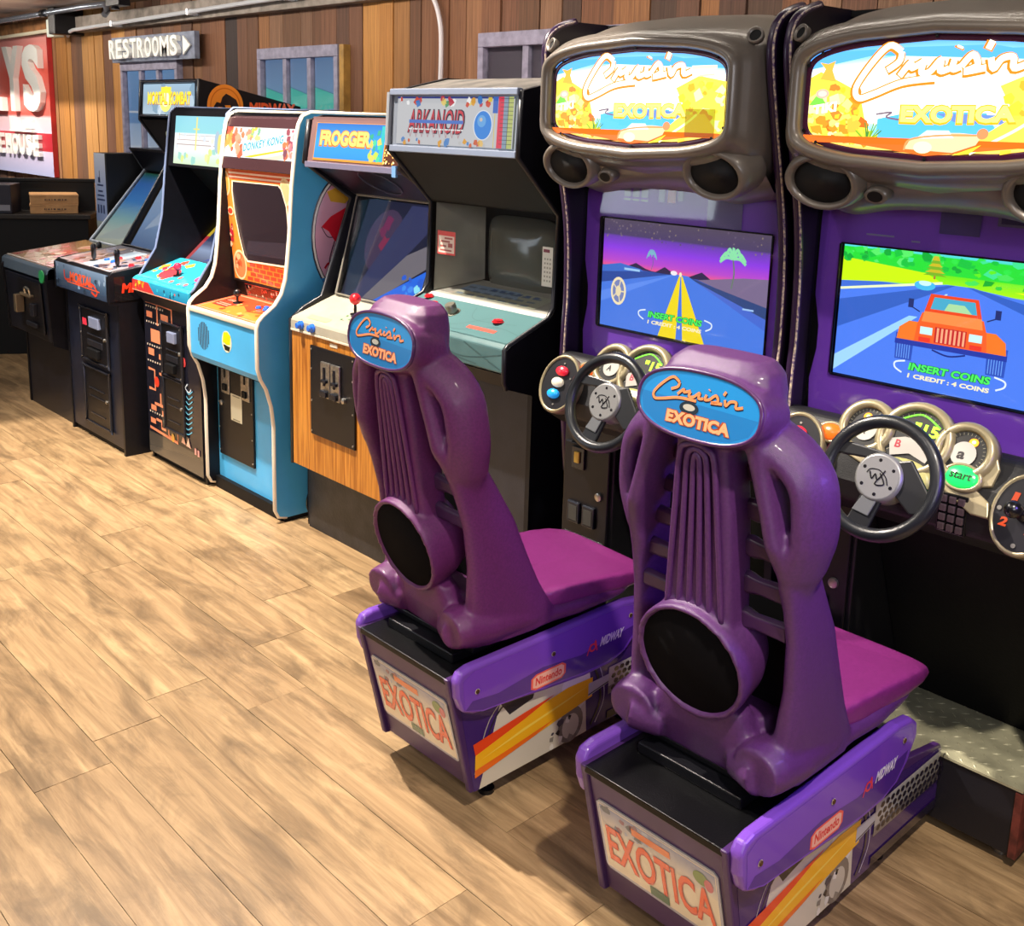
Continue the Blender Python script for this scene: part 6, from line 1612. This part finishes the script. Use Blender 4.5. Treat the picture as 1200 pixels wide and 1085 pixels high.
    ped = part('seat_pedestal', MB().px([(1.487, 0.385), (1.573, 0.065), (2.40, 0.065), (2.40, 0.200), (2.12, 0.205), (2.08, 0.385)], H0 + 0.016, H1 - 0.016), VIOD, t, bevel=0.003)
    part('pedestal_top', MB().box(H0 + 0.012, H1 - 0.012, 1.480, 2.085, 0.384, 0.400), mat('pedestal_top_black', '#070709', 0.35, bump=0.2, bscale=250, spec=0.3), ped, bevel=0.002)
    part('seat_rails', MB().box(pcx - 0.13, pcx + 0.13, 1.60 + sdy, 2.04 + sdy, 0.400, 0.425).box(pcx - 0.16, pcx + 0.16, 1.64 + sdy, 1.98 + sdy, 0.425, 0.440), BLACKM, ped, bevel=0.003)
    for sg in (-1, 1):
        xo = H1 if sg > 0 else H0
        side = part('pedestal_side', MB().px([(1.478, 0.40), (1.560, 0.062), (1.576, 0.060), (2.398, 0.060), (2.398, 0.235), (2.385, 0.242), (2.10, 0.30), (2.05, 0.40)], min(xo, xo - sg * 0.018), max(xo, xo - sg * 0.018)), VIOD, ped, bevel=0.004)
        if sg > 0:
            A = Art((xo + 0.0006, 1.572, 0.062), (0, 1, 0), (0, 0, 1), 0.826, 0.24)
            A.poly([(0, 0), (1, 0), (1, 0.70), (0.62, 0.85), (0.5, 1.0), (-0.06, 1.0)], '#3a1f66')
            A.poly([(0.02, 0.0), (0.50, 0.0), (0.48, 0.9), (0.10, 0.9)], '#d4cdb8'); A.poly([(0.10, 0.88), (0.26, 0.96), (0.24, 0.76), (0.14, 0.70)], '#23202c')
            A.stroke([(0.02, 0.25), (0.08, 0.75), (0.2, 1.0)], 0.006, '#2c2838'); A.stroke([(0.0, 0.2), (0.055, 0.75), (0.16, 1.02)], 0.003, '#b8b0a0')
            A.ell(0.44, 0.62, 0.07, 0.30, '#e4e0d4'); A.ell(0.42, 0.20, 0.06, 0.22, '#7a7268'); A.ell(0.42, 0.18, 0.04, 0.15, '#c9c2b0'); A.scatter(10, (0.33, 0.02, 0.46, 0.3), (0.006, 0.014), ['#1e1c26', '#e8e4d8', '#4a4650', '#8a8478'], 3)
            A.stroke([(0.52, 0.06), (0.56, 0.3), (0.55, 0.6), (0.50, 0.92)], 0.008, '#201c30'); A.stroke([(0.54, 0.06), (0.58, 0.3), (0.57, 0.6), (0.53, 0.92)], 0.003, '#c8c4d8')
            A.poly([(0.0, 0.18), (0.30, 0.32), (0.52, 0.42), (0.52, 0.66), (0.40, 0.68), (0.16, 0.58), (0.0, 0.52)], '#f8b81c')
            A.poly([(0.0, 0.42), (0.20, 0.56), (0.34, 0.68), (0.20, 0.64), (-0.01, 0.56)], '#e8481c'); A.poly([(0.0, 0.16), (0.26, 0.30), (0.34, 0.38), (0.14, 0.30), (0.0, 0.25)], '#f0701c'); A.poly([(0.02, 0.34), (0.4, 0.52), (0.5, 0.58), (0.2, 0.46)], '#fcd850')
            A.poly([(0.50, 0.44), (0.66, 0.52), (0.66, 0.60), (0.50, 0.60)], '#b8b8bc'); A.stroke([(0.50, 0.46), (0.66, 0.53)], 0.004, '#4a4850', smooth=False)
            A.grad(0.6, 0.02, 1.0, 0.12, [(0, '#1a1626'), (1, '#221a36')])
            hx = []
            for i in range(14):
                for j in range(4):
                    hx.append((0.625 + i * 0.0275 + (0.0137 if j % 2 else 0), 0.40 + j * 0.075))
            A.poly([(0.60, 0.34), (0.99, 0.34), (0.99, 0.68), (0.60, 0.68)], '#b8b4ac'); A.poly([(0.60, 0.34), (0.99, 0.34), (0.99, 0.46), (0.60, 0.44)], '#7c7470')
            for hx_, hz_ in hx:
                A.ell(hx_, hz_, 0.0122, 0.033, '#1b1428', 6)
            A.done('side_art', PRINTG, side)
        # shield with a rolled upper edge
        xs0 = H1 - 0.004 if sg > 0 else H0 - 0.026
        shp = [(1.487, 0.40), (1.492, 0.355), (1.508, 0.315), (1.545, 0.298), (1.60, 0.290), (1.79, 0.268), (1.945, 0.253), (2.05, 0.253), (2.11, 0.272), (2.155, 0.310), (2.19, 0.36), (2.185, 0.395), (2.155, 0.415), (2.09, 0.425), (1.80, 0.425), (1.53, 0.428), (1.50, 0.422)]
        sh = part('side_shield', MB().px(shp, xs0, xs0 + 0.030), VIO, ped, bevel=0.010, seg=4, smooth=False)
        if sg > 0:
            A = Art((xs0 + 0.0304, 1.48, 0.25), (0, 1, 0), (0, 0, 1), 0.71, 0.175)
            A.poly([(0.045, 0.40), (0.13, 0.27), (0.45, 0.16), (0.66, 0.08), (0.79, 0.08), (0.88, 0.16), (0.94, 0.36), (0.968, 0.62), (0.95, 0.84), (0.85, 0.93), (0.08, 0.94), (0.035, 0.85)], '#7440b8')
            A.poly([(0.05, 0.40), (0.13, 0.29), (0.45, 0.18), (0.66, 0.10), (0.79, 0.10), (0.87, 0.18), (0.92, 0.36), (0.94, 0.52), (0.62, 0.42), (0.42, 0.52), (0.2, 0.44), (0.08, 0.5)], '#4c2488')
            A.ell(0.43, 0.40, 0.001, 0.001, '#e8485c')
            A.poly([(0.36, 0.24), (0.385, 0.20), (0.52, 0.20), (0.54, 0.26), (0.54, 0.40), (0.52, 0.45), (0.385, 0.45), (0.36, 0.40)], '#f0584c'); A.poly([(0.37, 0.25), (0.39, 0.225), (0.515, 0.225), (0.53, 0.26), (0.53, 0.39), (0.515, 0.425), (0.39, 0.425), (0.37, 0.39)], '#f8b8a0')
            A.text('Nintendo', 0.382, 0.265, 0.136, 0.13, '#e02c34', 0.05, 0.03)
            A.stroke([(0.655, 0.36), (0.675, 0.52), (0.69, 0.40), (0.70, 0.56), (0.71, 0.38)], 0.004, '#e8384c'); A.ell(0.685, 0.46, 0.02, 0.07, '#e8384c'); A.ell(0.685, 0.46, 0.012, 0.04, '#5a2c94')
            A.text('MIDWAY', 0.725, 0.42, 0.13, 0.15, '#f0eaf4', 0.3, 0.04)
            for q in ((0.10, 0.62), (0.47, 0.66), (0.90, 0.72)):
                A.ell(q[0], q[1], 0.011, 0.040, '#d8ccc0', 14); A.ell(q[0], q[1], 0.008, 0.029, '#3a2c20', 12)
            A.done('shield_art', PRINTG, sh)
            for q in ((0.10, 0.62), (0.47, 0.66), (0.90, 0.72)):
                part('shield_bolt', MB().lathe((xs0 + 0.0305, 1.48 + q[0] * 0.71, 0.25 + q[1] * 0.175), (1, 0, 0), [(0.006, 0), (0.0055, 0.004), (0.003, 0.005)], 10), mat('rust_bolt', '#6a5034', 0.4, 0.7), sh, smooth=True)
    # front plate with licence-style sign, on the sloping end face
    d_ = Vector((0, 1.573 - 1.487, 0.065 - 0.385)); Ln = d_.length; d_.normalize()
    fn = Vector((1, 0, 0)).cross(-d_)
    A = Art(Vector((H0 + 0.03, 1.573, 0.065)) + fn * 0.0035 + (-d_) * 0.075, (1, 0, 0), -d_, 0.31, 0.195)
    m_ = 0.03
    rim = [(m_, 0), (1 - m_, 0), (1, 0.05), (1, 0.95), (1 - m_, 1), (m_, 1), (0, 0.95), (0, 0.05)]
    pl_mb = MB(); pl_mb.prism([(a * 0.31, b * 0.195) for a, b in rim], Vector((H0 + 0.03, 1.573, 0.065)) + fn * 0.0005 + (-d_) * 0.075, (1, 0, 0), -d_, fn * 0.003)
    lp = part('licence_plate', pl_mb, mat('plate_rim', '#b8b4ae', 0.35, 0.3), ped)
    A.poly(rim, '#a8aab8'); A.poly([(0.02, 0.04), (0.98, 0.04), (0.98, 0.96), (0.02, 0.96)], '#e8dcc0')
    A.grad(0.025, 0.62, 0.975, 0.95, [(0, '#e0d8c4'), (1, '#7f8cb0')])
    A.scatter(14, (0.05, 0.68, 0.5, 0.92), (0.006, 0.014), ['#6a7890', '#8a5a6a', '#a8b4c8', '#54606c'], 4)
    A.rect(0.30, 0.78, 0.62, 0.88, '#e87a3c'); A.text('', 0, 0, 1, 1, '#000000') if False else None
    A.ell(0.86, 0.80, 0.06, 0.09, '#6a8a3c'); A.ell(0.92, 0.76, 0.035, 0.08, '#c85a6a'); A.rect(0.40, 0.05, 0.56, 0.17, '#3f6a4c')
    A.text('EXOTICA', 0.055, 0.17, 0.90, 0.52, '#c8341c', 0, 0.03); A.text('EXOTICA', 0.06, 0.19, 0.885, 0.50, '#f05a28', 0, 0.015)
    A.done('plate_art', PRINTG, lp)
    for xx in (H0 + 0.05, H1 - 0.05):
        for yy in (1.66, 2.2):
            part('caster', MB().lathe((xx, yy, 0.0), (0, 0, 1), [(0.022, 0), (0.022, 0.012), (0.008, 0.014), (0.008, 0.066)], 12), BLACKM, ped, smooth=True)

    # --- seat: one moulded shell, grown from overlapping solids and fused
    S = MB()
    oy = sdy

    def rr(x0, x1, y0, y1, z, n=16, e=3.0):
        cx2, cy2, hx_, hy_ = (x0 + x1) / 2, (y0 + y1) / 2, abs(x1 - x0) / 2, (y1 - y0) / 2
        return [(pcx + cx2 + hx_ * math.copysign(abs(math.cos(a)) ** (2 / e), math.cos(a)), oy + cy2 + hy_ * math.copysign(abs(math.sin(a)) ** (2 / e), math.sin(a)), z) for a in [2 * PI * k / n for k in range(n)]]
    for sg in (-1, 1):
        # rail: (z, inner, outer, rear, front)
        R_ = [(0.445, 0.09, 0.200, 1.62, 1.95), (0.50, 0.135, 0.207, 1.63, 1.90), (0.57, 0.152, 0.208, 1.630, 1.855), (0.66, 0.163, 0.208, 1.630, 1.812), (0.76, 0.166, 0.205, 1.62, 1.772), (0.84, 0.163, 0.201, 1.60, 1.728), (0.90, 0.156, 0.200, 1.58, 1.695),
              (0.96, 0.142, 0.185, 1.55, 1.675), (1.02, 0.128, 0.168, 1.545, 1.66), (1.08, 0.110, 0.152, 1.54, 1.65), (1.14, 0.088, 0.142, 1.535, 1.645), (1.20, 0.06, 0.132, 1.53, 1.64), (1.245, 0.03, 0.122, 1.53, 1.635)]
        S.loft([rr(sg * a, sg * b, c, d, z) for z, a, b, c, d in R_])
        hp = spline([(sg * 0.112, 1.585, 1.160), (sg * 0.165, 1.60, 1.130), (sg * 0.202, 1.61, 1.085), (sg * 0.212, 1.615, 1.03), (sg * 0.212, 1.62, 0.975), (sg * 0.198, 1.625, 0.925), (sg * 0.182, 1.635, 0.87), (sg * 0.180, 1.65, 0.81)], 3)
        m2 = len(hp)
        S.tube([(pcx + p[0], p[1] + oy, p[2]) for p in hp], [0.026 if q_ < m2 - 5 else 0.026 - 0.003 * (q_ - m2 + 6) for q_ in range(m2)], 12, sx=2.1, up=(1, 0, 0))
        # rear foot flare
        S.tube([(pcx + sg * 0.160, 1.84 + oy, 0.480), (pcx + sg * 0.162, 1.70 + oy, 0.492), (pcx + sg * 0.158, 1.625 + oy, 0.500), (pcx + sg * 0.155, 1.595 + oy, 0.497)], [0.040, 0.050, 0.052, 0.047], 16, sx=1.15)
        S.tube([(pcx + sg * 0.09, 1.64 + oy, 0.475), (pcx + sg * 0.16, 1.62 + oy, 0.485)], [0.035, 0.045], 12)
    # base between the rails
    S.loft([rr(-0.15, 0.15, 1.63, 1.98, 0.442), rr(-0.15, 0.15, 1.62, 1.96, 0.50), rr(-0.13, 0.13, 1.64, 1.90, 0.56)])
    S.loft([rr(-0.10, 0.10, 1.60, 1.68, 0.58), rr(-0.13, 0.13, 1.61, 1.70, 0.51), rr(-0.15, 0.15, 1.63, 1.74, 0.442)])
    S.loft([rr(-0.188, 0.188, 1.74, 2.24, 0.438), rr(-0.204, 0.204, 1.74, 2.285, 0.456), rr(-0.206, 0.206, 1.74, 2.29, 0.470), rr(-0.198, 0.198, 1.76, 2.28, 0.484)])
    # spine
    S.loft([rr(-0.085, 0.085, 1.575, 1.66, 0.72, e=6), rr(-0.080, 0.080, 1.565, 1.65, 0.85, e=6), rr(-0.072, 0.072, 1.552, 1.64, 1.0, e=6), rr(-0.062, 0.062, 1.540, 1.63, 1.10, e=6), rr(-0.06, 0.06, 1.535, 1.62, 1.18, e=6)])
    # headrest
    S.loft([rr(-0.10, 0.10, 1.545, 1.64, 1.125), rr(-0.126, 0.126, 1.535, 1.655, 1.155), rr(-0.132, 0.132, 1.53, 1.66, 1.195), rr(-0.128, 0.128, 1.535, 1.665, 1.235), rr(-0.116, 0.116, 1.55, 1.665, 1.268), rr(-0.092, 0.092, 1.575, 1.655, 1.288)])
    pn = Vector((0, -0.985, 0.17)).normalized()
    S.loft([[Vector((pcx, 1.572 + oy, 1.190)) + pn * h_ + Vector((1, 0, 0)) * (f_ * 0.146 * math.copysign(abs(math.cos(a)) ** 0.8, math.cos(a))) + Vector((0, 0.17, 0.985)) * (f_ * 0.069 * math.copysign(abs(math.sin(a)) ** 0.8, math.sin(a))) for a in [2 * PI * k / 44 for k in range(44)]] for f_, h_ in ((1.0, -0.04), (1.0, 0.034), (0.965, 0.050))])
    # ring that carries the speaker
    kn = Vector((0, -0.97, -0.20)).normalized()
    KC = Vector((pcx + 0.0, 1.600 + oy, 0.678))
    S.lathe(KC, kn, [(0.100, -0.10), (0.122, -0.05), (0.129, 0.010), (0.129, 0.036), (0.119, 0.036), (0.117, 0.022), (0.001, 0.020)], 44, a=1.0, b=0.94)
    # pan with raised sides
    pan = []
    for y_, hw, zt, zb, lip in ((1.78, 0.15, 0.505, 0.455, 0.0), (1.86, 0.175, 0.520, 0.455, 0.016), (1.95, 0.190, 0.520, 0.455, 0.024), (2.05, 0.197, 0.516, 0.455, 0.022), (2.15, 0.201, 0.514, 0.455, 0.014), (2.22, 0.199, 0.510, 0.456, 0.006), (2.265, 0.190, 0.500, 0.458, 0.0), (2.288, 0.172, 0.486, 0.462, 0.0)):
        row = []
        for k in range(24):
            a = 2 * PI * k / 24
            u = math.copysign(abs(math.cos(a)) ** 0.45, math.cos(a)); v = math.copysign(abs(math.sin(a)) ** 0.6, math.sin(a))
            z_ = (zt + zb) / 2 + v * (zt - zb) / 2
            if v > 0: z_ += lip * (abs(u) ** 3) - 0.014 * (1 - u * u) * (1 if lip else 0)
            row.append((pcx + u * hw, y_ + oy, z_))
        pan.append(row)

    def fuse(mb, name, m, parent, vox, sm=3, label=None):
        me = bpy.data.meshes.new('tmp'); me.from_pydata([tuple(v) for v in mb.v], [], mb.f)
        bm = bmesh.new(); bm.from_mesh(me); bmesh.ops.recalc_face_normals(bm, faces=bm.faces)
        bm.to_mesh(me); bm.free()
        ob = bpy.data.objects.new('tmp', me); COL.objects.link(ob)
        r_ = ob.modifiers.new('r', 'REMESH'); r_.mode = 'VOXEL'; r_.voxel_size = vox
        s_ = ob.modifiers.new('s', 'SMOOTH'); s_.iterations = sm; s_.factor = 0.6
        dg = bpy.context.evaluated_depsgraph_get(); dg.update()
        m2 = bpy.data.meshes.new_from_object(ob.evaluated_get(dg))
        fused = MB(); fused.v = [tuple(v.co) for v in m2.vertices]; fused.f = [tuple(p.vertices) for p in m2.polygons]; fused.c = [None] * len(fused.f)
        bpy.data.objects.remove(ob)
        return part(name, fused, m, parent, smooth='all', orient=False, label=label)
    S2 = MB(); S2.loft(pan)
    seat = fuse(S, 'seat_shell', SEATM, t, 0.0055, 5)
    fuse(S2, 'seat_pan', SEATP, seat, 0.006, 4, label='magenta seat pan')
    # emblem
    eo = Vector((pcx, 1.572 + oy, 1.190)) + pn * 0.0505
    eu = (Vector((0, 0, 1)) - pn * pn.z).normalized()
    part('emblem_rim', MB().tube([eo + Vector((1, 0, 0)) * 0.139 * math.copysign(abs(math.cos(a)) ** 0.8, math.cos(a)) + eu * 0.063 * math.copysign(abs(math.sin(a)) ** 0.8, math.sin(a)) for a in [2 * PI * k / 48 for k in range(48)]], 0.0042, 8, closed=True), mat('rim_plum', '#4a1f58', 0.35, coat=0.3), seat, smooth='all')
    A = Art(eo + pn * 0.001, (1, 0, 0), eu, 0.274, 0.124)
    A.poly([(0.5 * math.copysign(abs(math.cos(a)) ** 0.8, math.cos(a)), 0.5 * math.copysign(abs(math.sin(a)) ** 0.8, math.sin(a))) for a in [2 * PI * k / 48 for k in range(48)]], '#2588cc'); A.poly([(-0.49, 0.05), (0.49, 0.0), (0.44, -0.25), (0.3, -0.40), (0, -0.49), (-0.3, -0.40), (-0.44, -0.25)], '#2476b8')
    script_word(A, -0.38, -0.12, 0.74, 0.50, 0.008, '#1c2438', 0.0); script_word(A, -0.383, -0.11, 0.74, 0.50, 0.0052, '#f0925c', 0.0)
    A.ell(-0.06, -0.06, 0.08, 0.10, '#23303c'); A.ell(-0.06, -0.05, 0.05, 0.05, '#b8b4a8'); 
    A.text('EXOTICA', -0.24, -0.34, 0.54, 0.21, '#a84828', 0, 0.12); A.text('EXOTICA', -0.235, -0.33, 0.53, 0.19, '#f0a878', 0, 0.05)
    A.done('emblem', PRINTG, seat)
    # ribs on the spine: three long inverted loops
    for k, (wu_, top) in enumerate(((0.042, 1.118), (0.024, 1.108), (0.008, 1.098))):
        pth = [(-wu_ * 1.55, 0.77), (-wu_ * 1.4, 0.86), (-wu_ * 1.15, 1.0), (-wu_ * 0.95, top - 0.02), (-wu_ * 0.6, top), (0, top + 0.006), (wu_ * 0.6, top), (wu_ * 0.95, top - 0.02), (wu_ * 1.15, 1.0), (wu_ * 1.4, 0.86), (wu_ * 1.55, 0.77)]
        part('rib', MB().tube([(pcx + u, 1.572 - (z - 0.77) * 0.112 + oy, z) for u, z, _ in spline([(a, b, 0) for a, b in pth], 3)], 0.0062, 8), SEATM, seat, smooth='all')
    # cross slats between spine and rails
    part('inner_panel', MB().box(pcx - 0.155, pcx + 0.155, 1.735 + oy, 1.75 + oy, 0.48, 0.80), DARKIN, seat)  # added dark sheet standing for the deep shade between drum and rails
    for k in range(5):
        z = 1.07 - 0.072 * k
        for sg in (-1, 1):
            xo = 0.120 + 0.008 * k
            part('slat', MB().loft([[(pcx + sg * x_, 1.612 + oy + dy + b_ * f_, z + (zz + dz) * f_) for b_, zz in ((0.0, 0.014), (0.010, 0.021), (0.026, 0.012), (0.032, -0.010), (0.018, -0.021), (0.002, -0.012))] for x_, dy, dz, f_ in ((0.05, 0.0, 0.0, 0.9), (0.085, 0.0, -0.003, 1.25), (0.105, 0.006, -0.006, 0.95), (xo + 0.02, 0.012, -0.008, 1.1))]), SLATM, seat, bevel=0.003, smooth=True)
    part('speaker_grille', MB().lathe(KC + kn * 0.024, kn, [(0.119, 0), (0.118, 0.004), (0.001, 0.005)], 44, b=0.94), GRILLE, seat, smooth='all')
    # recline and turn of this particular seat
    sh_ = Matrix.Identity(4); sh_[1][2] = lean; sh_[1][3] = -lean * 0.45
    M_ = Matrix.Translation((pcx, 1.85 + oy, 0)) @ Matrix.Rotation(R(yaw), 4, 'Z') @ Matrix.Translation((-pcx, -1.85 - oy, 0)) @ sh_
    T0 = Matrix.Translation(t.location)
    for o_ in [seat] + [c for c in bpy.data.objects if c.parent == seat]:
        o_.data.transform(T0.inverted() @ M_ @ T0)
    return t


racing_machine(-1.82, -1.92, -0.06, -0.04, -4, 'violet sit-down racing machine whose screen shows a night road with yellow lines', screen_night, 1.6)
racing_machine(-1.02, -1.12, 0.0, 0.04, 0, 'violet sit-down racing machine whose screen shows an orange off-road car', screen_day, 1.6)
